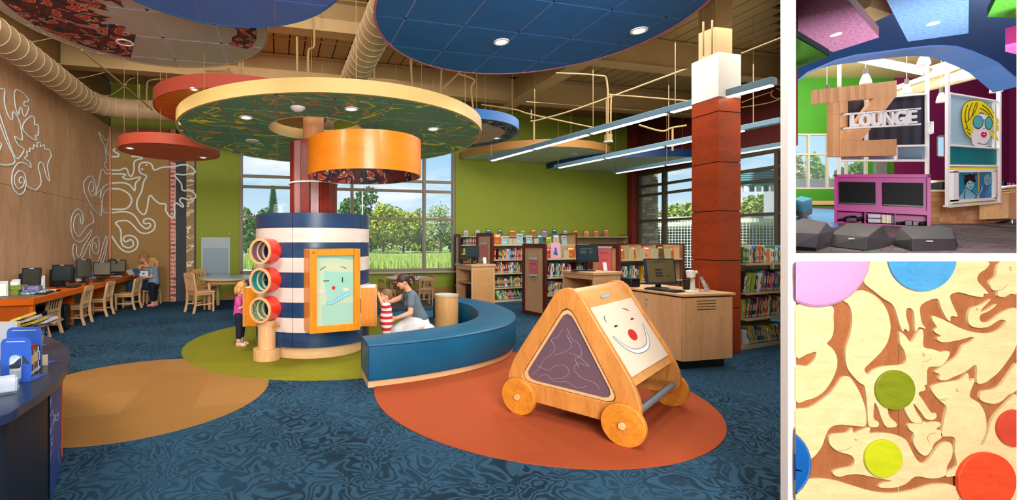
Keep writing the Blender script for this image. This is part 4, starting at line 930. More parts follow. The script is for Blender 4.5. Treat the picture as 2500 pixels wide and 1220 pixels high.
    t5 = thing('receipt_printer', 'black receipt printer left of the checkout monitor', 'printer', (*o(.10, .92)[:2], zt), TH); B().box((-.07, -.1, 0), (.08, .1, .12)).obj('printer_body', black, t5, bevel=.012); B().box((-.05, -.102, .08), (.06, -.1, .09)).obj('paper_slot', cm('#000000'), t5)
    t6 = thing('keyboard', 'black keyboard lying in front of the checkout monitor', 'keyboard', (*o(.13, .35)[:2], zt), TH+.1); b = B(); b.box((-.12, -.2, 0), (.06, .22, .02)); b.obj('key_tray', black, t6, bevel=.006)
    B().box((-.10, -.18, .02), (.04, .2, .027)).obj('keys', cm('#23272d'), t6)
checkout()
# ---------------------------------------------------------------- chairs, tables
def chair(label, sh=.36, bh=.68, w=.38, d=.38, m=maple, slats=5, group=None, name='dining_chair'):
    t = thing(name, label, 'chair', group=group)      # faces +y, back at -y
    lw = .036; yb = -d/2; yf = d/2
    b = B(); b.prism([(-w/2, yb+.01), (w/2, yb+.01), (w/2+.01, yf), (w/2-.03, yf+.015), (-w/2+.03, yf+.015), (-w/2-.01, yf)], sh-.03, sh); b.obj('seat', m, t, bevel=.006)
    b = B(); b.box((-w/2+.02, yb+.03, sh-.075), (w/2-.02, yf-.025, sh-.03)); b.obj('apron', m, t)
    for s in (-1, 1):
        x = s*(w/2-.02); b = B(); b.box((x-lw/2, yf-.045, 0), (x+lw/2, yf-.01, sh-.03)); b.obj('leg', m, t, bevel=.003)
        b = B(); pts = [(yb-.045, 0), (yb+.0, sh*.45), (yb+.005, sh), (yb-.05, bh)]
        for (y0, z0), (y1, z1) in zip(pts[:-1], pts[1:]):
            b.add([(x-lw/2, y0-.02, z0), (x+lw/2, y0-.02, z0), (x+lw/2, y0+.02, z0), (x-lw/2, y0+.02, z0), (x-lw/2, y1-.02, z1), (x+lw/2, y1-.02, z1), (x+lw/2, y1+.02, z1), (x-lw/2, y1+.02, z1)], [(0, 3, 2, 1), (4, 5, 6, 7), (0, 1, 5, 4), (1, 2, 6, 5), (2, 3, 7, 6), (3, 0, 4, 7)])
        b.obj('leg', m, t)
        b = B(); b.beam((x, yb+.0, sh*.38), (x, yf-.03, sh*.38), .018, .025); b.obj('stretcher', m, t)
    b = B(); b.beam((-w/2+.02, 0, sh*.36), (w/2-.02, 0, sh*.36), .018, .025); b.obj('stretcher', m, t)
    H = bh-sh; b = B(); yt = yb-.05; n = 8
    prof = [(-w/2+.0, bh-H*.24)]+[(-w/2+w*i/n, bh+.012*math.sin(PI*i/n)*1.6) for i in range(n+1)]+[(w/2, bh-H*.24)]
    b.prism(prof, yt-.012, yt+.014, lambda u, v, ww: (u, ww+.05*(bh-v)/H*.6, v)); b.obj('top_rail', m, t, bevel=.004)
    b = B(); b.box((-w/2+.02, yb-.012, sh+.01), (w/2-.02, yb+.012, sh+.06)); b.obj('back_rail', m, t, bevel=.003)
    for k in range(slats):
        x = -w/2+.055+(w-.11)*k/(slats-1); b = B(); b.beam((x, yb-.002, sh+.05), (x, yt+.012, bh-H*.2), .02, .012, up=(0, 1, 0)); b.obj('slat', m, t)
    return t
pm2 = mat('pale_maple_chair', '#dfb98c', .45, kind='wood', h2='#c79a68', scale=3, axis=(1, 1, .3), amt=.5)
ca = chair('', m=pm2)
def at(t, x, y, ang, label, group=None, scl=1):       # ang: direction the chair faces, world degrees from +x
    c = copytree(t, (x, y, 0), math.radians(ang)-PI/2, label, group); c.scale = (scl,)*3; return c
gd = 'small slat-back chairs along the orange desk'
def from_rear(x, y, ang, off=.21): a = math.radians(ang); return x+off*math.cos(a), y+off*math.sin(a)
first = True
for (x, y, ang, lab) in [(-5.37, 7.27, 188, 'small slat-back chair nearest the camera at the orange desk'), (-5.50, 8.26, 192, 'small slat-back chair in front of the second monitor on the orange desk'),
                         (-5.67, 9.2, 191, 'small slat-back chair third along the orange desk, before the two tilted screens'), (-5.60, 10.1, 186, 'small slat-back chair pulled out beside the reading woman')]:
    px_, py_ = from_rear(x, y, ang)
    if first:
        ca.location = (px_, py_, 0); ca.rotation_euler = (0, 0, math.radians(ang)-PI/2); tag(ca, lab, None, gd); first = False
    else: at(ca, px_, py_, ang, lab, gd)
wc = thing('wooden_stool', 'low maple stool seat under the reading woman', 'stool', (-5.62, 10.78, 0), math.radians(13))
B().box((-.17, -.17, .33), (.17, .17, .36)).obj('seat', pm2, wc, bevel=.006)
for sx in (-1, 1):
    for sy in (-1, 1): b = B(); b.beam((sx*.155, sy*.15, 0), (sx*.14, sy*.14, .33), .034, .034); b.obj('leg', pm2, wc)
    b = B(); b.beam((sx*.15, -.14, .14), (sx*.15, .14, .14), .018, .025); b.obj('stretcher', pm2, wc)
def table(label, x, y, R, z, top, legs, rz=0):
    t = thing('round_table', label, 'table', (x, y, 0), rz)
    B().lathe([(0, z-.035), (R-.005, z-.035), (R, z-.03), (R, z-.003), (R-.01, z), (0, z)], 64).obj('tabletop', maple, t); B().lathe([(0, z+.0003), (R-.03, z+.0003), (R-.03, z+.0012), (0, z+.0012)], 64).obj('laminate', top, t)
    B().ring(R*.78, R*.78-.02, z-.12, z-.036, 48).obj('apron', maple, t)
    for k in range(4):
        a = PI/4+k*PI/2; B().cb((R*.74*math.cos(a), R*.74*math.sin(a), (z-.036)/2), (.06, .06, z-.036)).obj('leg', maple, t, bevel=.004)
    return t
table('round maple table with pale blue top beside the grey wall board', -3.62, 10.35, .66, .69, cm('#8fb6b4', .25), 4, .1)
table('low round maple table with pale blue top under the window sill', .53, 11.7, .56, .58, cm('#b4d3dd', .2), 4, .6)
cb2 = chair('large slat-back chair seen from behind, left of the wall board table', .445, .83, .42, .42, maple, 6, 'large slat-back chairs around the left table'); cb2.location = (-4.02, 9.72, 0); cb2.rotation_euler = (0, 0, math.radians(50)-PI/2)
g2 = 'large slat-back chairs around the left table'
at(cb2, -4.35, 10.9, -20, 'large slat-back chair behind the left table, near the wall board', g2); at(cb2, -3.0, 10.1, 160, 'large slat-back chair right of the left table, behind the blond toddler', g2)
at(cb2, -3.3, 11.1, 250, 'large slat-back chair on the far side of the left table', g2)
g3 = 'small chairs around the low window table'
s3 = .88
dkch = chair('small brown slat-back chair in front of the low window table', .36, .66, .36, .34, mat('brown_chair', '#b08a66', .5, kind='wood', h2='#94704e', axis=(1, 1, .3)), 4, g3); dkch.location = (.88, 10.72, 0); dkch.rotation_euler = (0, 0, math.radians(100)-PI/2)
at(dkch, 1.02, 11.85, 200, 'small brown chair at the right of the low window table', g3, .9); at(dkch, .02, 11.3, 30, 'small brown chair at the left of the low window table', g3, .85)
at(dkch, .35, 12.35, 275, 'small brown chair on the window side of the low table', g3, .9); at(dkch, 2.0, 12.0, 180, 'small brown chair alone left of the maple catalogue desk', None, .95)
for k, (x, y, c, h) in enumerate(((.70, 11.55, '#3a2418', .07), (.76, 11.6, '#2a1a12', .055), (.66, 11.62, '#c9b08a', .05))):
    tag(B().lathe([(0, .0), (.016, 0), (.014, .01), (.006, .02), (.006, h*.7), (.012, h*.8), (.008, h), (0, h)], 12).obj('chess_piece', cm(c), None, (x, y, .5815)), ('tall dark chess piece on the low window table', 'short dark chess piece on the low window table', 'light chess piece on the low window table')[k], 'chess piece', 'chess pieces on the low table')
t = thing('play_counter', 'low navy play counter with pale top behind the drum', 'counter', (-1.5, 8.35, 0), .05); B().box((-1.0, -.25, .70), (1.15, .25, .80)).obj('counter_edge', cm('#123a70', .4), t, bevel=.006); B().box((-.99, -.24, .80), (1.14, .24, .806)).obj('counter_top', cm('#c5d2da', .3), t)
for x in (-.8, .9): B().box((x-.05, -.2, 0), (x+.05, .2, .70)).obj('leg', cm('#1c2c44'), t)
# grey board on the green wall
t = thing('wall_board', 'grey metal panel screwed to the green wall behind the left table', 'panel', R2(0, 0), TH)
a0, a1 = onV(491, 600, 12.27), onV(562, 600, 12.27); z1, z0 = onV(525, 579, 12.27)[2], .62
B().box((a0[0], 12.262, z0), (a1[0], 12.298, z1)).obj('board_frame', cm('#a9bac4', .4), t, bevel=.004); B().box((a0[0]+.05, 12.255, z0+.04), (a1[0]-.05, 12.262, z1-.28)).obj('board_sheet', mat('board_grey', '#8fa6b8', .35, kind='mottle', h2='#7f98ab', scale=40), t, smooth=False)
for i in range(3):
    for j in (0, 1): b = B(); b.cyl((a0[0]+.02 if j == 0 else a1[0]-.02, 12.262, z0+.3+i*.4), (a0[0]+.02 if j == 0 else a1[0]-.02, 12.256, z0+.3+i*.4), .008, n=8); b.obj('screw', steel, t)
# ---------------------------------------------------------------- the orange wall desk and its computers
def desk():
    t = thing('wall_desk', 'long bright orange counter desk fixed along the plywood wall', 'desk', (0, 0, 0), TH)
    org = mat('desk_orange', '#d2620c', .4, kind='mottle', h2='#c05708', scale=3)
    B().box((-3.995, 7.42, .66), (-3.4, 12.2, .70)).obj('worktop', org, t, bevel=.004)
    B().box((-3.43, 7.4, .60), (-3.395, 12.18, .698)).obj('fascia', org, t, bevel=.004)
    B().box((-3.99, 7.40, .60), (-3.43, 7.43, .698)).obj('end_fascia', org, t); B().box((-3.99, 7.44, 0), (-3.46, 7.48, .60)).obj('end_panel', mat('desk_orange_dark', '#b0500c', .5), t); B().box((-3.46, 7.43, 0), (-3.41, 7.49, .60)).obj('end_post', org, t)
    B().box((-3.995, 7.7, .32), (-3.93, 12.15, .60)).obj('cable_tray', cm('#8d8577'), t)
    B().box((-3.99, 7.41, .70), (-3.45, 8.1, .706)).obj('desk_mat', cm('#7d6a58'), t)
    for v in (9.2, 10.8): B().box((-3.99, v, 0), (-3.6, v+.04, .66)).obj('support', org, t)
desk()
zt = .707; bl = cm('#15171b', .35)
def dk_at(px, py, z=zt): p = FL(px, py, z); return p
gm = 'computers on the orange desk'
for k, (px, py, w_, h_, rz, scr, lab) in enumerate([(77, 713, .25, .30, .25, '#1c2220', 'black monitor turned on end behind the game boxes on the orange desk'), (152, 704, .33, .30, .12, '#123038', 'black monitor with teal-dark screen, second on the orange desk'),
        (205, 697, .26, .36, .75, '#26281f', 'narrow-looking black monitor turned away, third on the orange desk'), (249, 690, .33, .32, .45, '#6e6a58', 'black monitor with a grey lit screen, fourth on the orange desk'), (288, 684, .33, .32, .40, '#6e6a58', 'black monitor with headphones on it, nearest the reading woman')]):
    V_ = onU(px, py, -3.72)[1]
    m, T, s_ = monitor('monitor', lab, R2(-3.72, V_), TH+PI/2*.0+rz-.2, w_, h_, .12 if k < 3 else .42, mat('scr'+str(k), scr, .2, spec=.7), zt, bez=bl, group=gm, st_h=.09 if k < 3 else .05)
    B().box((-.03, -.0175, h_/2-.014), (.03, -.0155, h_/2-.004), 0, T).obj('label_sticker', cm('#e8ecee'), m)
    if k < 3: B().box((-w_/2-.07, .05, .0), (-w_/2+.0, .3, .30)).obj('computer_case', bl, m, bevel=.01)
    if k == 4:
        h_t = thing('headphones', 'black headphones hung on the tilted monitor by the woman', 'headphones', m.location+Vector((-.12, -.02, .30)), .3)
        b = B(); b.tube([(.09*math.cos(a), 0, .09*math.sin(a)) for a in [PI*i/12 for i in range(13)]], .01, 8); b.obj('headband', bl, h_t)
        for sx in (-1, 1): b = B(); b.cyl((sx*.09-.012, 0, -.01), (sx*.09+.012, 0, -.01), .035, n=16); b.obj('ear_cup', bl, h_t)
for k, (px, py, lab) in enumerate([(110, 708, 'black keyboard and tray second along the orange desk'), (182, 698, 'black keyboard in front of the teal-dark screen'), (243, 690, 'black keyboard before the tilted grey screen')]):
    V_ = onU(px, py, -3.52)[1]; q = R2(-3.52, V_); t = thing('keyboard', lab, 'keyboard', (q.x, q.y, zt), TH+.15, 'keyboards on the orange desk'); B().box((-.08, -.2, 0), (.07, .2, .018)).obj('key_tray', bl, t, bevel=.005); B().box((-.06, -.18, .018), (.05, .18, .024)).obj('keys', cm('#25282e'), t)
for k, (px, py) in enumerate([(213, 697), (143, 703)]):
    V_ = onU(px, py, -3.46)[1]; q = R2(-3.46, V_); b = B(); b.ell((0, 0, .012), (.03, .05, .016)); tag(b.obj('computer_mouse', bl, None, (q.x, q.y, zt), TH), ('black mouse at the right end of the teal-screen keyboard', 'black mouse left of the teal-dark screen keyboard')[k], 'mouse')
prt = lambda i, a, b_, c_, s=14: mat('boxprint%d' % i, a, .45, kind='print', h2=b_, h3=c_, scale=s)
for i, (px, py, z, sx, sy, sz, c, lab) in enumerate([(36, 714, 0, .20, .26, .075, ('#4f8f2c', '#c8304a', '#6aa83a'), 'bright green game box lying under another on the orange desk'), (40, 714, .078, .22, .26, .06, ('#5f9a30', '#a02a3a', '#79a84a'), 'green and crimson game box, topmost of the left stack'),
        (88, 715, 0, .30, .22, .045, ('#39a0c8', '#e8eef0', '#58b4cc'), 'flat light blue puzzle box on the orange desk'), (80, 713, .048, .2, .2, .075, ('#5a5fa8', '#8d90c8', '#4c5096'), 'violet game box on top of the light blue one')]):
    Ux = (-3.86, -3.85, -3.62, -3.64)[i]; q = R2(Ux, onU(px, py, Ux)[1]); tag(B().cb((0, 0, sz/2), (sx, sy, sz)).obj('game_box', prt(i, *c), None, (q.x, q.y, zt+z), TH+.06*i, bevel=.003), lab, 'box', 'game boxes on the orange desk')
for k, (px, py, lab) in enumerate([(118, 706, 'white papers lying on the orange desk between the first monitors'), (283, 681, 'open magazine lying at the far end of the orange desk')]):
    p = dk_at(px, py); b = B(); b.box((-.12, -.1, 0), (.12, .1, .012)); b.box((-.1, -.13, .012), (.11, .08, .02)); q = R2(-3.62, onU(px, py, -3.62)[1]); tag(b.obj('paper_stack', cm('#dcdfe2'), None, (q.x, q.y, zt), TH+.3), lab, 'papers')
for k, (px, py, lab) in enumerate([(190, 694, 'clear stand of white leaflets left of the turned-away monitor'), (224, 688, 'clear stand of blue leaflets between third and fourth monitors'), (36, 706, 'upright white notice stand behind the green game boxes'), (98, 704, 'upright white notice stand behind the first monitor'), (5, 712, 'clear stand of leaflets at the left picture edge')]):
    q = R2(-3.88, onU(px, py, -3.88)[1]); t = thing('leaflet_stand', lab, 'leaflet holder', (q.x, q.y, zt), TH+.5, 'leaflet stands on the orange desk')
    B().box((-.06, -.05, 0), (.06, .05, .005)).obj('stand_base', clear, t); M_ = Matrix.Rotation(-.25, 4, 'X')
    for j in range(3): B().box((-.05+.012*j, -.02+.014*j, .006), (.045+.012*j, -.016+.014*j, .19+.02*j if k > 1 else .17), 0, M_).obj('leaflet', cm(('#e9eef2', '#b8c9dc', '#d7dde2')[j] if k != 1 else ('#7fa6cc', '#3f6aa0', '#c9d7e4')[j]), t, smooth=False)
for i, (v, lab) in enumerate(((7.95, 'black computer tower under the desk behind the nearest chair'), (8.75, 'black computer tower on the floor behind the second chair'))):
    t = thing('computer_tower', lab, 'computer', R2(-3.72, v), TH, 'computer towers under the orange desk'); B().box((-.22, -.1, .02), (.22, .1, .43)).obj('case', bl, t, bevel=.01); B().box((.22, -.08, .05), (.226, .08, .2)).obj('case_front', cm('#1c2733', .4), t)
    b = B(); b.cyl((.226, .05, .1), (.229, .05, .1), .006, n=8); b.obj('power_light', mat('blue_led', '#2a8cf0', .4, emit=2), t)
    for s in (-1, 1): B().box((-.2, s*.07-.015, 0), (.2, s*.07+.015, .02)).obj('foot', bl, t)
# ---------------------------------------------------------------- book stacks
BOOKC = [('red', '#9a2426'), ('navy', '#1d3766'), ('light blue', '#4d93c6'), ('white', '#dcdcda'), ('yellow', '#d9a92c'), ('green', '#2f7a4a'), ('black', '#1e2024'), ('orange', '#d2682a'), ('purple', '#5b3f86'), ('teal', '#1f7d86'), ('cream', '#d6c8a4'), ('maroon', '#6a2230'), ('lime', '#8fb043'), ('pink', '#c86a90')]
def bookmesh(nm, h):
    b = B(); b.box((0, .02, 0), (1, 1, 1), 0); b.box((.1, .0, .02), (.9, .02, .98), 0); b.box((.12, -.012, .06), (.88, 0, .17), 1); b.box((.25, -.008, .42), (.75, 0, .78), 2); b.box((.08, .3, 1.0), (.92, .97, 1.002), 1)
    return b.mesh('book_'+nm.replace(' ', '_'), [cm(h, .45), cm('#b9b5aa', .5), cm('#c9b98c' if nm not in ('white', 'cream', 'yellow') else '#44506a', .5)], smooth=False)
BM = [(n, bookmesh(n, h)) for n, h in BOOKC]
def facemesh(i, a, b_, c_):
    b = B(); b.box((0, 0, 0), (1, 1, 1), 0); b.box((.04, -.02, .04), (.96, 0, .96), 1); b.box((.15, -.03, .74), (.85, -.02, .86), 2)
    return b.mesh('cover_%d' % i, [cm(a), mat('cover_print%d' % i, a, .35, kind='mottle', h2=b_, scale=5, amt=1), cm(c_)], smooth=False)
FM = [(n, facemesh(i, *x)) for i, (n, *x) in enumerate([('blue and yellow', '#3d7fc0', '#e0b83c', '#f0f0e8'), ('red-figured white', '#e2e4e2', '#c0503c', '#334a7a'), ('teal', '#1c7c88', '#2d4f60', '#e8dcae'), ('orange', '#d57a2c', '#8c3a20', '#f4e2b4'), ('dark brown', '#3c2a20', '#7a4a2c', '#d8b45c'), ('red', '#b43430', '#e0a070', '#f4f0e0'), ('green jungle', '#4d7a34', '#a3a844', '#e8e8d0'), ('pale sky', '#b9d3dc', '#5f8fae', '#b03a3a'), ('violet', '#6a4a98', '#c090c0', '#f0e8f0')])]
ORD = lambda n: '%d%s' % (n, 'th' if 10 <= n % 100 <= 20 else {1: 'st', 2: 'nd', 3: 'rd'}.get(n % 10, 'th'))
def stack(nm, label, near, L, D, zs, top, two=True, ang=TB, endp=True, lab_group='', ph=None, gapc=True, ztop=None):
    t = thing('book_stack', label, 'bookshelf', (near[0], near[1], 0), ang)
    ztop = ztop or top
    b = B(); b.box((.03, .02, 0), (L, D-.02, .055)); b.obj('base', cream, t)
    B().box((.03, D/2-.01 if two else D-.02, .05), (L, D/2+.01 if two else D, ztop)).obj('back_sheet', cm('#9c9272', .6), t)
    for z in zs[1:]:
        b = B(); b.box((.03, .0, z-.02), (L, D/2-.01 if two else D-.02, z)); b.box((.03, -.004, z-.03), (L, .0, z+.004)); b.obj('shelf', cream, t)
    n = int(L/.9+.5)
    for i in range(n+1):
        x = .03+(L-.05)*i/n; B().box((x-.012, D/2-.03 if two else D-.05, 0), (x+.012, D/2+.03 if two else D, ztop)).obj('upright', cream, t)
    if endp:
        for x0 in (0, L):
            e_ = B().box((x0-.0 if x0 else -.03, -.01, 0), (x0+.03 if x0 else .0, D+.01, (ph or top+.02))).obj('end_panel', mat('end_maple', '#cfa37c', .5, kind='wood', h2='#b98a5f', axis=(1, 1, .2), scale=2), t)
            H = ph or top+.02; xx0, xx1 = (x0-.05, x0) if not x0 else (x0, x0+.05); fr = B()
            fr.box((xx0, -.02, 0), (xx1+.0, .05, H+.02)); fr.box((xx0, D-.05, 0), (xx1, D+.02, H+.02)); fr.box((xx0, .05, H-.06), (xx1, D-.05, H+.02)); fr.box((xx0, .05, 0), (xx1, D-.05, .07))
            fr.obj('end_frame', darkred, e_, bevel=.003)
    return t
CNT = {}
def wpt(near, ang, x, y, z): c, s = math.cos(ang), math.sin(ang); return Vector((near[0]+c*x-s*y, near[1]+s*x+c*y, z))
def books(near, ang, x0, x1, z, hmax, where, seed, lean=.0, dep=.2, y=.03, thin=.014, pal=None, dense=1.0):
    rg = random.Random(seed); x = x0; cnt = {}; n = 0
    while x < x1:
        w = rg.uniform(thin, thin*2.4); h = hmax*rg.uniform(.72, 1); nm, me = BM[rg.choice(pal) if pal else rg.randrange(len(BM))]
        if rg.random() > dense: x += rg.uniform(.04, .14); continue
        o = bpy.data.objects.new('book', me); COL.objects.link(o); la = lean*rg.uniform(.8, 1.1) if lean else rg.uniform(-.02, .04)
        p = wpt(near, ang, x, y+rg.uniform(0, .02), z+.002); o.location = p; o.rotation_euler = (0, la, ang); o.scale = (w, dep*rg.uniform(.85, 1.1), h)
        if la < 0: o.location = wpt(near, ang, x, y, z+.004)
        cnt[nm] = cnt.get(nm, 0)+1; n += 1
        tag(o, '%s book, %s from left, %s' % (nm, ORD(cnt[nm]), where), 'book', 'books on the '+where)
        x += w*(1/math.cos(la) if abs(la) < 1 else 1)+.002
    return n
def faces(near, ang, xs, z, where, seed, w=.2, h=.26, y=.06, ends=True):
    rg = random.Random(seed)
    for i, x in enumerate(xs):
        k = rg.randrange(len(FM)); o = bpy.data.objects.new('book', FM[k][1]); COL.objects.link(o); ww = w*rg.uniform(.8, 1.1)
        o.location = wpt(near, ang, x, y, z+.002); o.rotation_euler = (-.12, 0, ang+rg.uniform(-.15, .15)); o.scale = (ww, .015, h*rg.uniform(.8, 1.05))
        tag(o, '%s picture book facing out, %s %s' % (FM[k][0], ORD(i+1), where), 'book', 'face-out books '+where)
def bookends(t, xs, z, D, h=.16):
    for x in xs: b = B(); b.box((x, .03, z), (x+.14, .034, z+h)); b.box((x+.14, .03, z), (x+.143, D, z+h)); b.obj('book_support', cream, t)
sgm = cm('#d96a74'); tealm = cm('#9fd6cf', .4)
def sign(label, near, ang, y0, y1, z0, z1, txt):
    t = thing('shelf_sign', label, 'sign', (near[0], near[1], 0), ang); x = -.052
    B().box((x-.006, y0, z0), (x, y1, z1)).obj('sign_card', sgm, t, smooth=False)
    for z in (z0-.03, z1): B().box((x-.012, y0-.015, z), (x, y1+.015, z+.035)).obj('card_holder', tealm, t)
    for i, s in enumerate(txt):
        text('sign_text', s, .035, Matrix.Translation((x-.0065, (y0+y1)/2, z1-.09-.13*i)) @ Matrix.Rotation(-PI/2, 4, 'Z') @ Matrix.Rotation(PI/2, 4, 'X'), cm('#3a2430'), t, .0005)
E1, E2, E3, E4 = (2.6, 11.07), (3.166, 8.95), (4.305, 8.327), (4.93, 6.22)
s1 = stack('a', 'far book stack with cherry-framed end behind the left catalogue desk', E1, 2.7, .62, [.05, .36, .72, 1.06, 1.43], 1.43, ph=1.70)
s2 = stack('b', 'middle book stack with pink-signed end panel left of the walker', E2, 2.7, .64, [.05, .44, .79, 1.165], 1.165, ph=1.44, ztop=1.42)
s3 = stack('c', 'book stack with end panel behind the computer on the right catalogue desk', E3, 1.75, .64, [.05, .40, .75, 1.17], 1.17, ph=1.44, ztop=1.42)
s4 = stack('d', 'nearest book stack, full of leaning books, right of the pillar', E4, 1.16, .30, [.05, .43, .79, 1.2], 1.2, two=False, endp=False, ztop=1.42)
for z, h, w_, ln in ((.055, .26, 'lowest shelf of far stack', -.45), (.36, .28, 'second shelf of far stack', -.1), (.72, .27, 'third shelf of far stack', 0), (1.06, .29, 'fourth shelf of far stack', .06)):
    books(E1, TB, .06 if ln > -.3 else .2, 1.05, z, h, w_, int(z*100), ln, dense=.95, thin=.026)
faces(E1, TB, [.1, .32, .8, 1.1, 1.45, 1.75, 2.0, 2.3], 1.43, 'along the top of far stack', 3); bookends(s1, [.5, .62, 1.32, 1.95], 1.43, .25)
for z, h, w_, ln in ((.055, .26, 'lowest shelf of middle stack', .1), (.44, .28, 'second shelf of middle stack', .06), (.79, .30, 'third shelf of middle stack', .14)):
    books(E2, TB, .06, 1.2, z, h, w_, int(z*99)+5, ln, dense=.95, thin=.024)
faces(E2, TB, [.06, .28, .62, .9, 1.25, 1.55, 1.9, 2.2], 1.165, 'along the top shelf of middle stack', 8); bookends(s2, [.48, .8, 1.1, 1.75], 1.165, .25)
t = thing('pink_bear_book', 'pink picture book with a blue bear, facing out beside the second end panel', 'book', wpt(E2, TB, .13, .02, 1.168), TB)
B().box((0, 0, 0), (.25, .015, .31)).obj('book_block', cm('#e79cc0', .4), t); B().box((.02, -.002, .02), (.23, 0, .29)).obj('cover_field', cm('#dba6c8', .4), t)
b = B(); b.ell((.125, -.004, .12), (.045, .004, .05)); b.ell((.125, -.004, .19), (.03, .004, .028)); b.ell((.085, -.004, .09), (.02, .003, .02)); b.ell((.16, -.004, .075), (.022, .003, .02)); b.obj('bear_figure', cm('#2470a0'), t)
for z, h, w_, ln in ((.40, .28, 'second shelf of stack behind checkout', .1), (.75, .32, 'third shelf, stack behind checkout', .12)):
    books(E3, TB, .05, 1.3, z, h, w_, int(z*97)+11, ln, dense=.92, thin=.028)
faces(E3, TB, [.06, .38, .72, 1.12, 1.42], 1.17, 'on top of stack behind checkout', 15); bookends(s3, [.26, .58, .95, 1.32], 1.17, .28, .2)
for z, h, w_, ln, pal in ((.055, .27, 'lowest shelf of stack right of pillar', -.4, None), (.43, .30, 'second shelf of stack right of pillar', .2, None), (.79, .31, 'third shelf of stack right of pillar', .26, None), (1.2, .25, 'top shelf of stack right of pillar', 0, [0, 1, 2, 3, 5, 9, 3, 7])):
    books(E4, TB, .03 if ln > -.3 else .16, 1.12, z, h, w_, int(z*95)+21, ln, dense=.97, dep=.22, pal=pal, thin=.018)
sign('pink sign card in teal holders on the middle stack end panel', E2, TB, .22, .42, .83, 1.14, ['Fiction Books', 'F R  G-J', ' Mc-W'])
sign('pink sign card in teal holders on the far stack end panel', E1, TB, .20, .42, 1.05, 1.44, ['Picture', 'A-F', '']); sign('pink sign sheet on the end panel behind the right catalogue computer', E3, TB, .14, .44, .95, 1.38, ['Fiction Books', 'F-R  G-J'])
# low shelving along the green wall
NW = R2(onV(1124, 600, 11.95)[0], 11.95)
s5 = stack('e', 'low bookcase along the green wall with a cherry end beside the window', (NW.x, NW.y), 5.6, .32, [.05, .45, .80, 1.16, 1.41, 1.66], 1.66, two=False, ang=TH, ph=1.70)
for z, h in ((.80, .22), (1.16, .2), (1.41, .21)): books((NW.x, NW.y), TH, .1, .52, z, h, '%s shelf of wall bookcase' % {.80: 'third', 1.16: 'fourth', 1.41: 'fifth'}[z], int(z*91), .05, thin=.026)
faces((NW.x, NW.y), TH, [.12+.36*i for i in range(14)], 1.66, 'along the top of the wall bookcase', 31, .18, .22)
# ---------------------------------------------------------------- catalogue desks with computers
def cat_desk(label, p, rz, w, d, h=.96):
    t = thing('catalogue_desk', label, 'desk', (p[0], p[1], 0), rz); tk = .03
    B().box((-.0, -.0, 0), (w, .03, h-.05)).obj('side_panel', maple, t, bevel=.003); B().box((.06, -.006, .06), (w-.06, 0, h-.12)).obj('inset_panel', mat('birch', '#d3a06c', .45, kind='wood', h2='#c08c58', scale=3), t)
    B().box((0, d-.03, 0), (w, d, h-.05)).obj('side_panel', maple, t, bevel=.003); B().box((w-.03, .03, 0), (w, d-.03, h-.05)).obj('back_panel', maple, t)
    B().box((.02, .03, .50), (w-.03, d-.03, .53)).obj('shelf', maple, t); B().box((.02, .03, .06), (w-.03, d-.03, .09)).obj('shelf', maple, t)
    B().box((0, .03, h-.13), (.025, d-.03, h-.05)).obj('apron', maple, t); B().box((-.02, -.02, h-.05), (w+.02, d+.02, h)).obj('worktop', maple, t, bevel=.005)
    return t
P1, P2 = (1.99, 10.61), (3.63, 7.92)
cat_desk('maple catalogue desk at the far left end of the book stacks', P1, TB, .667, .68); cat_desk('maple catalogue desk with big monitor just behind the walker', P2, TB, .672, .72)
for p, lab, s, kx in ((P1, 'black monitor and arm on the far catalogue desk', .34, .28), (P2, 'larger black monitor with olive screen on the catalogue desk behind the walker', .42, .26)):
    q = wpt(p, TB, kx, .38, .96); m, T, s_ = monitor('monitor', lab, q, TB-.35, s, s*.76, .1, mat('scr_cat', '#3c4432' if s > .4 else '#1d3340', .25), .962, bez=bl, st_h=.16)
    if s > .4:
        for j in range(5): B().box((-.14, -.0175, .09-.025*j), (-.02 if j else .1, -.0167, .094-.025*j), 0, T).obj('screen_line', cm('#8e9478'), s_, smooth=False); 
        for j in range(3): B().box((.03, -.0175, .06-.025*j), (.1, -.0167, .064-.025*j), 0, T).obj('screen_line', cm('#8e9478'), s_, smooth=False)
    q = wpt(p, TB, .12, .34, .962); t = thing('keyboard', 'black keyboard on the %s catalogue desk' % ('far' if s < .4 else 'nearer'), 'keyboard', q, TB-.4); B().box((-.2, -.07, 0), (.2, .08, .018)).obj('key_tray', bl, t, bevel=.004); B().box((-.18, -.05, .018), (.18, .06, .024)).obj('keys', cm('#25282e'), t)
    q = wpt(p, TB, .52, .2, .962); t = thing('leaflet_stand', 'clear leaflet stand on the %s catalogue desk' % ('far' if s < .4 else 'nearer'), 'leaflet holder', q, TB-.2); M_ = Matrix.Rotation(-.2, 4, 'X')
    B().box((-.05, -.05, 0), (.05, .05, .005)).obj('stand_base', clear, t)
    for j in range(3): B().box((-.04+.01*j, -.01+.015*j, .006), (.035+.01*j, -.006+.015*j, .16), 0, M_).obj('leaflet', cm(('#e9eef2', '#b04a6a', '#c8cfd8')[j]), t, smooth=False)
for p, lab in ((P1, 'black computer tower on the lower shelf of the far catalogue desk'), (P2, 'black computer tower inside the nearer catalogue desk')):
    q = wpt(p, TB, .12, .2, .09); t = thing('computer_tower', lab, 'computer', q, TB); B().box((0, 0, .002), (.42, .19, .36)).obj('case', bl, t, bevel=.008); B().box((-.004, .02, .2), (0, .17, .3)).obj('case_front', cm('#20242a'), t)
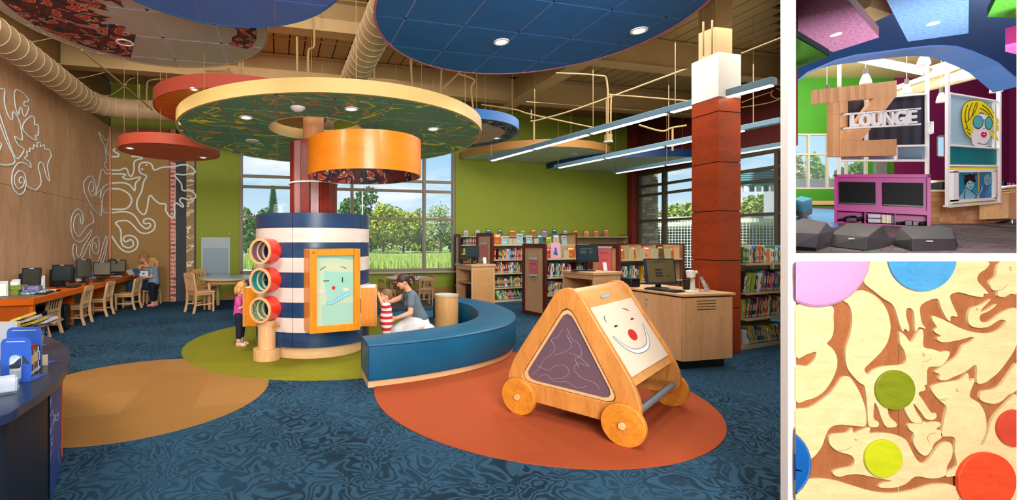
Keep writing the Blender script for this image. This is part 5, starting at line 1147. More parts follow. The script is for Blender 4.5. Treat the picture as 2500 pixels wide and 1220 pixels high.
# ---------------------------------------------------------------- round service counter in the left foreground
def counter():
    t = thing('service_counter', 'dark navy round service counter with blue drawing panel, cut by the left edge', 'counter')
    top = [(-1.735, 2.02), (-1.757, 2.194), (-1.81, 2.403), (-1.88, 2.587), (-2.04, 2.884), (-2.15, 3.06), (-2.395, 3.365), (-2.78, 3.706), (-3.1, 3.9), (-3.5, 3.95), (-3.9, 3.7), (-4.05, 3.0), (-3.9, 2.2), (-3.4, 1.75), (-2.6, 1.6), (-1.9, 1.75)]
    T = [(p.x, p.y) for p in crv([(x, y, 0) for x, y in top], 4, True)]
    b = B(); b.prism(T, .672, .72); b.obj('countertop', mat('counter_navy', '#182a48', .28, spec=.6), t, bevel=.003)
    cx, cy = -2.9, 2.75
    Bs = [(cx+(x-cx)*.93, cy+(y-cy)*.93) for x, y in T]; b = B(); b.prism(Bs, 0, .672); b.obj('counter_body', mat('counter_dark', '#141c2a', .5), t)
    seg = [p for p in Bs if 2.55 < p[1] < 3.15 and p[0] > -2.5]
    seg.sort(key=lambda p: p[1]); o = [((p[0]-cx)*1.008+cx, (p[1]-cy)*1.008+cy) for p in seg]
    b = B(); n = len(o); vs = [(x, y, .02) for x, y in o]+[(x, y, .665) for x, y in o]; b.add(vs, [(i, i+1, n+i+1, n+i) for i in range(n-1)]); b.obj('drawing_panel', mat('blue_drawing', '#2a4a9a', .5, kind='lines', h2='#7fa0d8', h3='#16306a', scale=3.2), t, smooth=False)
    x, y = o[-1]; B().box((x-.01, y-.004, .02), (x+.004, y+.006, .665)).obj('edge_strip', cm('#c85a28'), t)
counter()
zt = .7205
bend = mat('bookend_blue', '#2a56b8', .35, spec=.5)
def bookend(label, px, py, yaw, w=.2, h=.23, arch=True):
    p = FL(px, py, .72); t = thing('book_end', label, 'book end', (p.x, p.y, zt), yaw, 'blue book ends on the counter')
    r = .03; pl = [(0, 0), (w, 0), (w, h-r), (w-r*.3, h-r*.3), (w-r, h), (r, h), (r*.3, h-r*.3), (0, h-r)]
    b = B(); b.prism(pl, 0, .004, lambda u, v, ww: (u, ww, v)); b.obj('plate', bend, t, bevel=.001); B().box((0, 0, 0), (w, .14, .003)).obj('foot_plate', bend, t)
    B().box((.03, -.002, h-.022), (w-.03, 0, h-.018)).obj('pressed_rib', cm('#9cb8e8', .3), t)
    if arch:
        a = [(.045, .02)]+[(w/2-(w/2-.045)*math.cos(PI*k/12), .13+(w/2-.045)*.8*math.sin(PI*k/12)) for k in range(13)]+[(w-.045, .02)]
        b = B(); b.tube([(x, -.003, z) for x, z in a], .004, 6); b.obj('arch_rib', bend, t)
        b = B(); b.prism(a, -.0035, -.001, lambda u, v, ww: (u, ww, v)); f = b.obj('photo_card', mat('horse_field', '#c3d4e0', .4, kind='mottle', h2='#8fa8b8', scale=18, amt=.8), t, smooth=False)
        hs = [(.045, .085), (.07, .095), (.095, .12), (.115, .128), (.12, .138), (.125, .128), (.14, .108), (.15, .092), (.14, .088), (.125, .098), (.11, .085), (.10, .068), (.06, .066), (.045, .068)]
        b = B(); b.prism([(u, v+.01) for u, v in hs], -.0045, -.0035, lambda u, v, ww: (u, ww, v)); b.obj('horse_silhouette', cm('#2b3444'), f, smooth=False)
        b = B()
        for j in range(7): b.box((.05, -.0042, .062-.006*j), (w-.05, -.0036, .0635-.006*j))
        b.obj('printed_lines', cm('#5f6d7a'), f, smooth=False)
    return t
bookend('nearer blue metal book end with an arched horse photo card', 1, 934, .12, .155, .245)
bookend('farther blue metal book end behind the row of thin books', 16, 898, .12, .20, .25, False)
for i, (px, c, h) in enumerate(((73, 4, .165), (77, 7, .15), (80, 1, .155), (83, 2, .15), (86, 0, .17), (89, 5, .155), (92, 11, .165), (94, 3, .15), (97, 6, .15))):
    p = FL(71, 922, .72).lerp(FL(97, 902, .72), i/9); o = bpy.data.objects.new('book', BM[c][1]); COL.objects.link(o); o.location = (p.x, p.y, zt); o.rotation_euler = (0, 0, PI/2+.12); o.scale = (.015, .12, h)
    tag(o, 'thin %s book on the counter, %s from the front between the book ends' % (BM[c][0], ORD(i+1)), 'book', 'thin books on the navy counter')
def magstand(label, px, py, yaw, cols, h=.24, nm='magazine_holder', curl=0):
    p = FL(px, py, .72); t = thing(nm, label, 'magazine holder', (p.x, p.y, zt), yaw); M_ = Matrix.Rotation(-.3, 4, 'X')
    B().box((-.08, -.03, 0), (.08, .12, .004)).obj('holder_base', clear, t); B().box((-.08, -.03, .0), (.08, -.026, .07), 0, M_).obj('holder_front', clear, t)
    B().box((-.08, .05, .0), (.08, .054, h*.85), 0, M_).obj('holder_back', clear, t)
    for j, c in enumerate(cols):
        if curl:
            pr = [(0, .0), (.01, .08), (.03, .15), (.08, .20), (.15, .22)]; b = B(); q = [(a*curl, z*h/.22) for a, z in pr]; vs = []
            for a, z in q: vs += [(a*(1+.12*j)+j*.006, -.09+j*.03, z*(1-.09*j)), (a*(1+.12*j)+j*.006, .06+j*.03, z*(1-.09*j)+.012), (a*(1+.12*j)+j*.006-.008, -.09+j*.03, z*(1-.09*j)+.016), (a*(1+.12*j)+j*.006-.008, .06+j*.03, z*(1-.09*j)+.028)]
            fs = []
            for k in range(4): a0 = 4*k; fs += [(a0, a0+1, a0+5, a0+4), (a0+2, a0+6, a0+7, a0+3), (a0, a0+4, a0+6, a0+2), (a0+1, a0+3, a0+7, a0+5)]
            fs += [(0, 2, 3, 1), (16, 17, 19, 18)]; b.add(vs, fs); b.obj('magazine', c, t)
        else: B().box((-.07+.006*j, -.02+.012*j, .005), (.07+.006*j, -.014+.012*j, h*(.95+.03*j)), 0, M_).obj('magazine', c, t, smooth=False)
pr2 = lambda i, a, b_, c_: mat('magp%d' % i, a, .35, kind='mottle', h2=b_, scale=14, amt=.9)
magstand('clear holder with yellow-edged magazines curling over at the back of the counter', 25, 860, .1, [pr2(1, '#b8a82c', '#c8c290', 0), pr2(2, '#b8b4aa', '#6f88a0', 0), cm('#a89a2c')], .25, curl=.9)
magstand('clear holder with violet and white booklets bending right on the counter', 62, 850, .15, [pr2(3, '#5a3f86', '#a9a0bc', 0), cm('#b0acb4'), pr2(4, '#3a3040', '#b59a70', 0)], .21, curl=1.0)
magstand('clear holder with upright pale blue leaflets left of the curling magazines', 2, 880, .1, [cm('#8f9aa6'), pr2(5, '#8fa8b8', '#b87a3a', 0)], .26)
magstand('clear low holder with red and white cards before the horse card', -6, 962, .6, [pr2(6, '#9c98b0', '#7a8ab0', 0), cm('#6f84a8')], .09)
p = FL(107, 893, .72); t = thing('card_holder', 'small beige card standing behind the book ends', 'card', (p.x, p.y, zt), .5); B().box((-.02, 0, 0), (.02, .002, .07)).obj('card_sheet', cm('#a89a80'), t); B().box((-.02, 0, 0), (.02, .03, .002)).obj('card_foot', cm('#a89a80'), t)
# ---------------------------------------------------------------- people
def figure(label, base, name='person'): return thing(name, label, 'person', base)
def blob(b, nm, m, par, vox=.008, sm=4, loc=None):
    o = b.obj(nm, m, par, fix=False)
    r = o.modifiers.new('remesh', 'REMESH'); r.mode = 'VOXEL'; r.voxel_size = vox; r.use_smooth_shade = True
    s = o.modifiers.new('smooth', 'SMOOTH'); s.factor = .5; s.iterations = sm
    return o
def limb(b, pts, rs):
    for i in range(len(pts)-1): b.cap2(pts[i], rs[i], pts[i+1], rs[i+1])
def hand(b, W, d, n, s=1.0, flip=1, curl=.5):
    W, d, n = Vector(W), Vector(d).normalized(), Vector(n).normalized(); sd = d.cross(n).normalized()*flip; n = sd.cross(d)*flip
    for i in range(4): b.cap2(W+sd*(i-1.5)*.010*s, .012*s, W+d*.07*s+sd*(i-1.5)*.019*s, .0105*s)
    L = [.036, .042, .039, .030]
    for i in range(4):
        p = W+d*.075*s+sd*(i-1.5)*.020*s; a = .25*curl; dd = (d+sd*(i-1.5)*.06); r = .0082*s
        for k, f in enumerate((1, .7, .55)):
            v = (dd*math.cos(a)+n*math.sin(a)).normalized(); q = p+v*L[i]*f*s; b.cap2(p, r, q, r*.88); p = q; r *= .88; a += .5*curl
    p = W+d*.022*s-sd*.028*s; q = p+(d*.7-sd*.6+n*.3).normalized()*.032*s; b.cap2(W+d*.01*s-sd*.012*s, .013*s, p, .0125*s); b.cap2(p, .011*s, q, .0095*s); b.cap2(q, .0095*s, q+(d*.9-sd*.2+n*.35).normalized()*.027*s, .0075*s)
def head(b, t, c, fwd, up, s=1.0, child=0, hairm=None, eyec='#2c3c30', lips='#b5585a', cheek=0):
    fwd, up = Vector(fwd).normalized(), Vector(up).normalized(); rt_ = fwd.cross(up).normalized(); up = rt_.cross(fwd)
    M = Matrix((rt_, fwd, up)).transposed(); c = Vector(c); W = lambda x, y, z: c+M @ Vector((x*s, y*s, z*s))
    b.ell(c+M @ Vector((0, -.012*s, .022*s)), (.076*s, .094*s, .088*s), 20, 14, M=M); b.ell(W(0, .022, -.03), (.058*s, .066*s, .07*s), 18, 12, M=M)
    b.ell(W(0, .052, -.077), (.03*s, .028*s, .022*s), 14, 8, M=M)
    if child: 
        for x in (-1, 1): b.ell(W(x*.036, .05, -.036), (.028*s, .028*s, .03*s), 12, 8, M=M)
    else:
        for x in (-1, 1): b.ell(W(x*.034, .058, -.022), (.022*s, .02*s, .022*s), 12, 8, M=M)
    nl = .8 if child else 1.05
    b.cap2(W(0, .082, .004), .0085*s, W(0, .096*1+.004*nl, -.026), .0115*s*nl); b.ell(W(0, .092, -.03), (.0155*s*nl, .012*s, .009*s), 12, 8, M=M)
    for x in (-1, 1): b.ell(W(x*.076, -.008, -.01), (.008*s, .017*s, .027*s), 12, 8, M=M)
    b.cap2(W(-.03, .076, .025), .009*s, W(.03, .076, .025), .009*s)
    for x in (-1, 1):
        e = B(); e.ell(W(x*.031, .074, .004), (.0145*s, .009*s, .0085*s), 12, 8, M=M); e.obj('eye', cm('#e8e2dc', .2), t)
        e = B(); e.ell(W(x*.031, .0815, .002), (.0062*s, .003*s, .0068*s), 10, 6, M=M); e.obj('iris', cm(eyec, .2), t)
        e = B(); e.tube([W(x*.046, .074, .006), W(x*.038, .0815, .0105), W(x*.026, .083, .011), W(x*.017, .08, .006)], .0022*s, 6); e.obj('eyelid', cm('#6a4030'), t)
        e = B(); e.tube([W(x*.05, .074, .024), W(x*.036, .085, .031), W(x*.018, .087, .028)], .003*s, 6); e.obj('eyebrow', cm('#5a4030'), t)
    e = B(); e.ell(W(0, .083, -.054), (.021*s, .008*s, .0055*s), 14, 6, M=M); e.ell(W(0, .081, -.0615), (.017*s, .008*s, .0055*s), 14, 6, M=M); e.obj('mouth', cm(lips, .4), t)
    return W, M
fair = mat('fair_skin', '#e2a98c', .5, kind='mottle', h2='#d99a7c', scale=16, amt=.4)
# toddler in pink at the left box
def toddler():
    t = figure('blond toddler girl in magenta top and navy leggings standing at the drum', (-2.12, 6.5, 0)); V = Vector
    b = B(); W, M = head(b, t, (.03, 0, .815), (1, -.25, -.38), (.3, -.05, .95), .93, 1, eyec='#3c4c60', lips='#c0706c')
    limb(b, [(0, 0, .72), (.012, 0, .77)], [.035, .034]); limb(b, [(0, 0, .46), (0, 0, .66)], [.075, .068]); b.cap2((0, -.06, .67), .03, (0, .06, .67), .03)
    for s, hx in ((-1, .135), (1, .125)):
        sh, el, wr = V((0, s*.082, .665)), V((.035, s*.108, .56)), V((hx-.03, s*.05, .60)); limb(b, [sh, el, wr], [.027, .023, .018]); hand(b, wr, (V((hx+.02, s*.035, .625))-wr), (0, -s, -.2), .62, s, .5)
        limb(b, [(0, s*.045, .42), (.005, s*.05, .24), (-.005, s*.055, .07)], [.055, .04, .028]); b.cap2((-.02, s*.055, .035), .028, (.07, s*.06, .028), .024); b.ell((.085, s*.06, .024), (.03, .026, .018), 12, 8)
    blob(b, 'body', fair, t, .006)
    b = B(); limb(b, [(0, 0, .455), (0, 0, .56), (0, 0, .665)], [.096, .088, .075]); b.cap2((-.005, -.07, .672), .036, (-.005, .07, .672), .036)
    for s in (-1, 1): b.cap2((0, s*.08, .67), .04, (.018, s*.10, .61), .042)
    blob(b, 'pink_top', mat('magenta_cotton', '#c14a98', .8, kind='fabric', h2='#a83c84', scale=1.5, amt=.4), t, .007)
    b = B(); b.cap2((0, -.035, .44), .077, (0, .035, .44), .077)
    for s in (-1, 1): limb(b, [(0, s*.045, .41), (.006, s*.05, .26), (0, s*.055, .145)], [.065, .052, .044])
    blob(b, 'leggings', cm('#141c30', .85), t, .007)
    hm = mat('blond_hair', '#d0a468', .6, kind='wood', h2='#a87a42', scale=14, axis=(1, 1, .15), amt=.8)
    b = B(); b.ell(W(0, -.022, .04), (.083*.93, .093*.93, .083*.93), 18, 12, M=M); b.ell(W(0, -.075, -.02), (.07, .045, .07), 14, 10, M=M); b.ell(W(-.06, -.02, -.01), (.022, .045, .055), 12, 8, M=M); b.ell(W(.06, -.02, -.01), (.022, .045, .055), 12, 8, M=M)
    for k in range(9): a = -2.4+k*.6; p = W(.06*math.sin(a), -.06-.02*math.cos(a), -.05); b.cap2(p, .018, p+V((-.01, .006*(k-4), -.035)), .012)
    b.cap2(W(.02, -.03, .12), .016, W(.03, .0, .15), .013); b.ell(W(.045, .01, .155), .014, 10, 8); blob(b, 'hair', hm, t, .006, 2)
    for s in (-1, 1):
        b = B(); b.cap2((-.03, s*.055, .009), .032*.9, (.09, s*.062, .009), .03*.9); o = b.obj('sandal_sole', cm('#8a6a5c'), t); o.scale = (1, 1, .45)
        b = B(); b.tube([(.055, s*.055-.03, .015), (.055, s*.055-.02, .05), (.055, s*.055, .058), (.055, s*.055+.02, .05), (.055, s*.055+.032, .015)], .008, 8); b.tube([(-.03, s*.055, .07), (.0, s*.055-.03, .07), (.02, s*.055, .065), (0, s*.055+.03, .07)], .007, 8, True); b.obj('sandal_strap', cm('#b9c2c8', .3, .6), t)
toddler()
def baby():
    t = figure('baby in red and white striped romper reaching for the orange box', (-.01, 6.47, 0)); V = Vector
    b = B(); W, M = head(b, t, (-.01, 0, .725), (-1, -.12, -.05), (-.05, 0, 1), .86, 1, lips='#c86a64')
    limb(b, [(0, 0, .62), (-.005, 0, .67)], [.034, .034]); limb(b, [(0, 0, .33), (0, 0, .56)], [.08, .064])
    for s, hz in ((-1, .775), (1, .79)):
        sh, el, wr = V((-.01, s*.07, .575)), V((-.06, s*.085, .63)), V((-.105, s*.07, hz-.04)); limb(b, [sh, el, wr], [.028, .025, .02]); hand(b, wr, (-.45, -s*.1, .8), (-1, 0, -.2), .55, s, .45)
        limb(b, [(0, s*.04, .30), (.0, s*.045, .17), (.0, s*.045, .055)], [.055, .042, .03]); b.cap2((.01, s*.045, .026), .026, (-.06, s*.048, .022), .022)
    blob(b, 'body', fair, t, .006)
    b = B(); limb(b, [(0, 0, .33), (0, 0, .45), (0, 0, .565)], [.097, .09, .074]); b.cap2((0, -.06, .575), .036, (0, .06, .575), .036)
    for s in (-1, 1): b.cap2((-.005, s*.068, .58), .04, (-.035, s*.08, .61), .037); limb(b, [(0, s*.04, .30), (0, s*.046, .20)], [.068, .06])
    blob(b, 'romper', mat('romper_stripe', '#c72a30', .8, kind='bands', h2='#e9e9ee', scale=12.5, amt=.5), t, .007)
    b = B(); b.ell(W(0, -.02, .034), (.07, .083, .075), 18, 12, M=M); b.ell(W(0, -.07, -.01), (.06, .04, .055), 14, 10, M=M); blob(b, 'hair', mat('fine_hair', '#7d5f45', .6, kind='mottle', h2='#6a4f38', scale=30), t, .006, 2)
baby()
def mother():
    t = figure('dark-haired woman in grey tee and white skirt kneeling behind the baby', (.38, 6.72, 0)); V = Vector
    def q(x, y, z): return V((x-.38, y-6.72, z))
    b = B(); W, M = head(b, t, q(.235, 6.70, .905), (-.93, -.22, -.33), (-.25, -.03, .97), .98, 0, eyec='#2a2420', lips='#b06058')
    limb(b, [q(.33, 6.72, .76), q(.28, 6.71, .84)], [.05, .045]); limb(b, [q(.48, 6.74, .30), q(.42, 6.73, .48), q(.37, 6.72, .64)], [.12, .09, .09]); b.cap2(q(.35, 6.60, .71), .044, q(.33, 6.84, .71), .044)
    limb(b, [q(.36, 6.565, .70), q(.335, 6.50, .47), q(.13, 6.46, .405)], [.048, .040, .026]); hand(b, q(.125, 6.46, .402), (-1, -.03, -.06), (.1, 1, 0), 1.0, -1, .35)
    limb(b, [q(.31, 6.87, .70), q(.10, 6.90, .60), q(-.08, 6.72, .575)], [.046, .038, .026]); hand(b, q(-.08, 6.72, .575), (-.2, -1, -.05), (1, 0, 0), .95, 1, .4)
    for s in (-1, 1): limb(b, [q(.48, 6.72+s*.09, .22), q(.24, 6.72+s*.09, .10), q(.46, 6.72+s*.11, .06)], [.08, .05, .045]); b.cap2(q(.47, 6.72+s*.11, .05), .04, q(.60, 6.72+s*.11, .035), .03)
    blob(b, 'body', skin, t, .0065)
    tee = mat('grey_tee', '#5c6d7c', .85, kind='fabric', h2='#4d5d6c', scale=1.2, amt=.5)
    b = B(); limb(b, [q(.485, 6.74, .35), q(.43, 6.73, .48), q(.385, 6.72, .58), q(.36, 6.72, .68)], [.135, .118, .122, .105]); b.cap2(q(.355, 6.61, .715), .062, q(.335, 6.83, .72), .062)
    b.cap2(q(.36, 6.575, .71), .066, q(.345, 6.53, .585), .060); b.cap2(q(.32, 6.86, .70), .06, q(.23, 6.89, .65), .052); b.ell(q(.31, 6.66, .58), (.06, .06, .06)); b.ell(q(.31, 6.78, .58), (.06, .06, .06)); blob(b, 'grey_tee', tee, t, .009)
    b = B(); limb(b, [q(.49, 6.74, .29), q(.50, 6.74, .14)], [.145, .18]); limb(b, [q(.44, 6.72, .26), q(.24, 6.71, .15)], [.17, .17]); limb(b, [q(.56, 6.74, .10), q(.20, 6.70, .10)], [.20, .19])
    for k in range(14):
        a = PI*2*k/14; r = .27; b.cap2(q(.46, 6.74, .26), .06, q(.40+r*1.35*math.cos(a), 6.73+r*math.sin(a), .055), .045)
    blob(b, 'skirt', mat('white_linen', '#dfe1ea', .85, kind='fabric', h2='#cdd0dc', scale=1.5, amt=.3), t, .010, 3)
    hm = mat('dark_brown_hair', '#2e1f1a', .45, kind='wood', h2='#4a342a', scale=10, axis=(1, .3, 1), amt=.5)
    b = B(); b.ell(W(0, -.018, .038), (.083, .100, .086), 18, 12, M=M); b.ell(W(0, -.075, .0), (.066, .045, .062), 14, 10, M=M)
    limb(b, [W(0, -.105, .05), W(0, -.15, .045), W(0, -.175, -.02), W(0, -.165, -.085)], [.028, .030, .026, .014]); blob(b, 'hair', hm, t, .006, 2)
    b = B(); b.lathe([(.02, -.012), (.034, -.012), (.034, .012), (.02, .012)], 16, M=Matrix.Translation(W(0, -.115, .05)) @ Matrix.Rotation(PI/2, 4, 'Y')); b.obj('hair_band', black, t)
    b = B(); b.ell(W(-.08, -.012, -.045), .007, 10, 8); b.obj('earring', steel, t)
    b = B(); b.tube([W(0, -.04, -.11)+V((.055*math.cos(a), .05*math.sin(a), .01*math.cos(a))) for a in [2*PI*k/16 for k in range(16)]], .0018, 5, True); b.obj('necklace', cm('#c9a040', .3, .8), t)
    b = B(); rp_ = q(.055, 6.455, .395); b.tube([rp_+V((0, .011*math.cos(a), .011*math.sin(a))) for a in [2*PI*k/12 for k in range(12)]], .002, 5, True); b.obj('ring', steel, t)
mother()
def reader():
    t = figure('woman in striped sleeveless top and jeans seated on a stool reading to a girl', (-5.66, 10.72, 0)); V = Vector
    q = lambda x, y, z: V((x+5.66, y-10.72, z))
    b = B(); W, M = head(b, t, q(-5.76, 10.66, 1.12), (-.35, -.85, -.38), (-.12, -.3, .95), 1.0, 0, eyec='#3a4a44', lips='#b8455a')
    limb(b, [q(-5.71, 10.72, .94), q(-5.74, 10.69, 1.04)], [.055, .05]); limb(b, [q(-5.64, 10.76, .47), q(-5.66, 10.76, .68), q(-5.70, 10.74, .86)], [.15, .12, .12]); b.cap2(q(-5.84, 10.71, .92), .05, q(-5.56, 10.73, .92), .05)
    limb(b, [q(-5.88, 10.70, .90), q(-5.95, 10.62, .68), q(-5.86, 10.42, .72)], [.05, .042, .028]); hand(b, q(-5.86, 10.42, .72), (.4, -.3, .5), (0, .5, .5), .95, 1, .6)
    limb(b, [q(-5.53, 10.70, .90), q(-5.50, 10.56, .72), q(-5.66, 10.42, .76)], [.048, .040, .027]); hand(b, q(-5.66, 10.42, .76), (-.7, -.1, .1), (0, .3, -1), .95, -1, .5)
    for s in (-1, 1): b.cap2(q(-5.98, 10.55+s*.09, .035), .036, q(-6.10, 10.48+s*.09, .03), .03)
    blob(b, 'body', skin, t, .008)
    b = B(); limb(b, [q(-5.64, 10.77, .50), q(-5.66, 10.76, .68), q(-5.70, 10.74, .84)], [.158, .134, .128]); b.cap2(q(-5.79, 10.71, .90), .055, q(-5.61, 10.73, .90), .055); blob(b, 'striped_top', mat('bw_stripe', '#1c1c20', .8, kind='bands', h2='#c9c9c4', scale=34, amt=.55), t, .010)
    b = B(); b.cap2(q(-5.66, 10.70, .46), .155, q(-5.62, 10.80, .46), .15)
    for s in (-1, 1): limb(b, [q(-5.66, 10.74+s*.09, .45), q(-6.0, 10.62+s*.11, .50), q(-5.96, 10.58+s*.1, .10)], [.105, .078, .055])
    blob(b, 'jeans', mat('blue_denim', '#16314c', .85, kind='fabric', h2='#1f4262', scale=1), t, .010)
    b = B(); b.ell(W(0, -.02, .04), (.085, .102, .086), 18, 12, M=M); b.ell(W(0, -.07, -.02), (.078, .05, .09), 14, 10, M=M)
    for s in (-1, 1): limb(b, [W(s*.05, .03, .09), W(s*.085, .0, .02), W(s*.088, -.01, -.08), W(s*.07, .0, -.15)], [.02, .024, .026, .016])
    blob(b, 'hair', mat('ash_blond', '#8a6444', .55, kind='wood', h2='#b98f5c', scale=12, axis=(1, 1, .2), amt=.7), t, .008, 2)
    for s in (-1, 1): b = B(); b.cap2(q(-5.97, 10.55+s*.09, .018), .035, q(-6.11, 10.48+s*.09, .018), .03); b.obj('shoe', cm('#5a3a2c'), t)
    bk_ = thing('open_picture_book', 'open picture book held by the seated woman', 'book', (-5.78, 10.33, .76), .35)
    for s in (-1, 1):
        B().box((0, -.002, 0), (.13, .004, .17), 0, Matrix.Rotation(.75, 4, 'X') @ Matrix.Rotation(0 if s > 0 else PI, 4, 'Z') @ Matrix.Rotation(-.25*s, 4, 'Y')).obj('book_half', cm('#3f6f9a') , bk_)
        B().box((.005, .004, .005), (.126, .010, .166), 0, Matrix.Rotation(.75, 4, 'X') @ Matrix.Rotation(0 if s > 0 else PI, 4, 'Z') @ Matrix.Rotation(-.25*s, 4, 'Y')).obj('page_block', cm('#d8dcdc'), bk_)
reader()
def girl():
    t = figure('blond girl in light blue blouse and navy trousers standing beside the reading woman', (-5.44, 10.5, 0)); V = Vector
    b = B(); W, M = head(b, t, (-.04, 0, 1.03), (-.95, -.15, -.42), (-.35, 0, .93), .93, 1, eyec='#3a4a5a')
    limb(b, [(0, 0, .90), (-.02, 0, .97)], [.04, .038]); limb(b, [(0, 0, .60), (0, 0, .84)], [.095, .08]); b.cap2((0, -.085, .87), .035, (0, .085, .87), .035)
    limb(b, [(-.0, -.11, .86), (.03, -.15, .70), (-.10, -.15, .68)], [.034, .03, .022]); hand(b, (-.10, -.15, .68), (-1, .1, .1), (0, 1, 0), .75, -1, .5)
    limb(b, [(-.0, .11, .86), (.0, .14, .70), (-.12, .08, .70)], [.034, .03, .022]); hand(b, (-.12, .08, .70), (-.8, -.5, .1), (0, -1, 0), .75, 1, .5)
    for s in (-1, 1): limb(b, [(0, s*.055, .52), (0, s*.06, .30), (.01, s*.06, .07)], [.07, .05, .034]); b.cap2((.02, s*.06, .035), .032, (-.09, s*.065, .028), .028)
    blob(b, 'body', fair, t, .008)
    b = B(); limb(b, [(0, 0, .57), (0, 0, .72), (0, 0, .86)], [.12, .105, .092]); b.cap2((0, -.09, .87), .045, (0, .09, .87), .045)
    for s in (-1, 1): b.cap2((0, s*.105, .865), .048, (.012, s*.13, .78), .046)
    blob(b, 'blouse', mat('blue_blouse', '#6f86a8', .8, kind='mottle', h2='#a0a8b8', scale=30), t, .009)
    b = B(); b.cap2((0, -.04, .52), .095, (0, .04, .52), .095)
    for s in (-1, 1): limb(b, [(0, s*.055, .50), (0, s*.06, .32), (.008, s*.06, .15)], [.085, .064, .05])
    blob(b, 'trousers', cm('#10182a', .85), t, .009)
    b = B(); b.ell(W(0, -.02, .038), (.08, .092, .082), 18, 12, M=M); limb(b, [W(0, -.07, .03), W(0, -.09, -.06), W(0, -.07, -.16)], [.066, .06, .035])
    for s in (-1, 1): limb(b, [W(s*.05, .02, .08), W(s*.075, -.015, -.02), W(s*.068, -.02, -.13)], [.02, .026, .02])
    blob(b, 'hair', mat('blond_hair', '#c09058'), t, .008, 2)
    for s in (-1, 1): b = B(); b.cap2((.03, s*.06, .02), .032, (-.10, s*.065, .02), .03); o = b.obj('shoe', cm('#d0708c'), t); o.scale = (1, 1, .9)
    k = thing('white_picture_book', 'white and blue picture book held against the girl', 'book', (-5.66, 10.36, .66), .2); B().box((-.02, -.015, 0), (.16, .01, .17)).obj('book_block', cm('#d8e4ea'), k); B().box((-.02, -.017, .0), (.16, -.015, .05)).obj('cover_band', cm('#5a9ac4'), k); B().ell((.06, -.018, .11), (.03, .003, .025)).obj('cover_figure', cm('#6f7f90'), k)
girl()
# ---------------------------------------------------------------- outdoors
ground = mat('lawn', '#7fa040', .95, kind='mottle', h2='#a9bd62', scale=.6)
gd_ = struct('ground'); B().box((-60, 12.9, -.35), (120, 160, -.3)).obj('lawn', ground, gd_, smooth=False)
def gpt(px, py): return FL(px, py, -.3)
B().prism([(-60, 52), (120, 52), (120, 64), (-60, 64)], -.3, -.27).obj('road', cm('#c4c6c2', .8), gd_, smooth=False); B().prism([(-60, 24.2), (60, 24.2), (60, 27.5), (-60, 27.5)], -.3, -.22).obj('kerb_walk', cm('#ebe9e2', .8), gd_, smooth=False)
def tufts(nm, x0, x1, y0, y1, n, h, m, seed):
    r = random.Random(seed); b = B(); vs, fs = [], []
    for i in range(n):
        x, y = r.uniform(x0, x1), r.uniform(y0, y1); a = r.uniform(0, PI); hh = h*r.uniform(.5, 1.2); w = .05
        for k in range(2):
            dx, dy = math.cos(a+k*1.4)*w, math.sin(a+k*1.4)*w; j = len(vs); vs += [(x-dx, y-dy, -.3), (x+dx, y+dy, -.3), (x+dx*2+r.uniform(-.1, .1), y+dy*2, -.3+hh)]; fs.append((j, j+1, j+2))
    b.add(vs, fs); o = b.obj(nm, m, None, smooth=False, fix=False); tag(o, 'tall bright ornamental grass strip outside the big window', 'grass', kind='stuff'); return o
tufts('tall_grass', -14, 12, 29, 46, 9000, .75, mat('grass_blade', '#a5b85c', .8, kind='mottle', h2='#7f9a3a', scale=2), 5)
def leaves(c, R, n, sz, seed, shell=.55):
    r = random.Random(seed); vs, fs = [], []; lobes = [(Vector((r.gauss(0, .38)*R[0], r.gauss(0, .38)*R[1], r.gauss(0, .34)*R[2])), r.uniform(.38, .6)) for _ in range(14)]
    for i in range(n):
        lo, lr = lobes[i % 14]; u = Vector((r.gauss(0, 1), r.gauss(0, 1), r.gauss(0, 1))).normalized()*(lr*(shell+(1-shell)*r.random()))
        p = Vector(c)+lo+Vector((u.x*R[0], u.y*R[1], u.z*R[2])); a = Vector((r.gauss(0, 1), r.gauss(0, 1), r.gauss(0, 1))).normalized(); d = a.cross(Vector((r.gauss(0, 1), r.gauss(0, 1), r.gauss(0, 1)))).normalized(); j = len(vs)
        vs += [p-a*sz, p+d*sz*.7, p+a*sz, p-d*sz*.7]; fs.append((j, j+1, j+2, j+3))
    return vs, fs
def tree(label, x, y, h, R, m, n=3500, sz=.22, trunk=.18, cz=.62, seed=1, group='trees outside the windows', base=-.3):
    t = thing('tree', label, 'tree', (x, y, base), 0, group); b = B(); b.cyl((0, 0, 0), (.1, 0, h*cz*.8), trunk, trunk*.5, 10)
    r = random.Random(seed)
    for k in range(6): a = k*1.05; b.cyl((0, 0, h*(.3+.04*k)), (R[0]*.6*math.cos(a), R[0]*.6*math.sin(a), h*(.6+.03*k)), trunk*.35, trunk*.1, 6)
    b.obj('trunk', cm('#4a3c30', .9), t); b = B(); vs, fs = leaves((0, 0, h*cz), R, n, sz, seed); b.add(vs, fs); o = b.obj('foliage', m, t, smooth=False, fix=False)
    return t
lf = [mat('leaf_green', '#4c7a2c', .7, kind='mottle', h2='#33591c', scale=1.2), mat('leaf_yellow', '#9aa436', .7, kind='mottle', h2='#7d8f2c', scale=1.2), mat('leaf_olive', '#74903c', .7, kind='mottle', h2='#a8ab4a', scale=1.5), mat('leaf_pine', '#5f9a78', .8, kind='mottle', h2='#3f7458', scale=2), mat('leaf_pale', '#8fa070', .8)]
XA = lambda px, Y: (px-CX)*Y/F
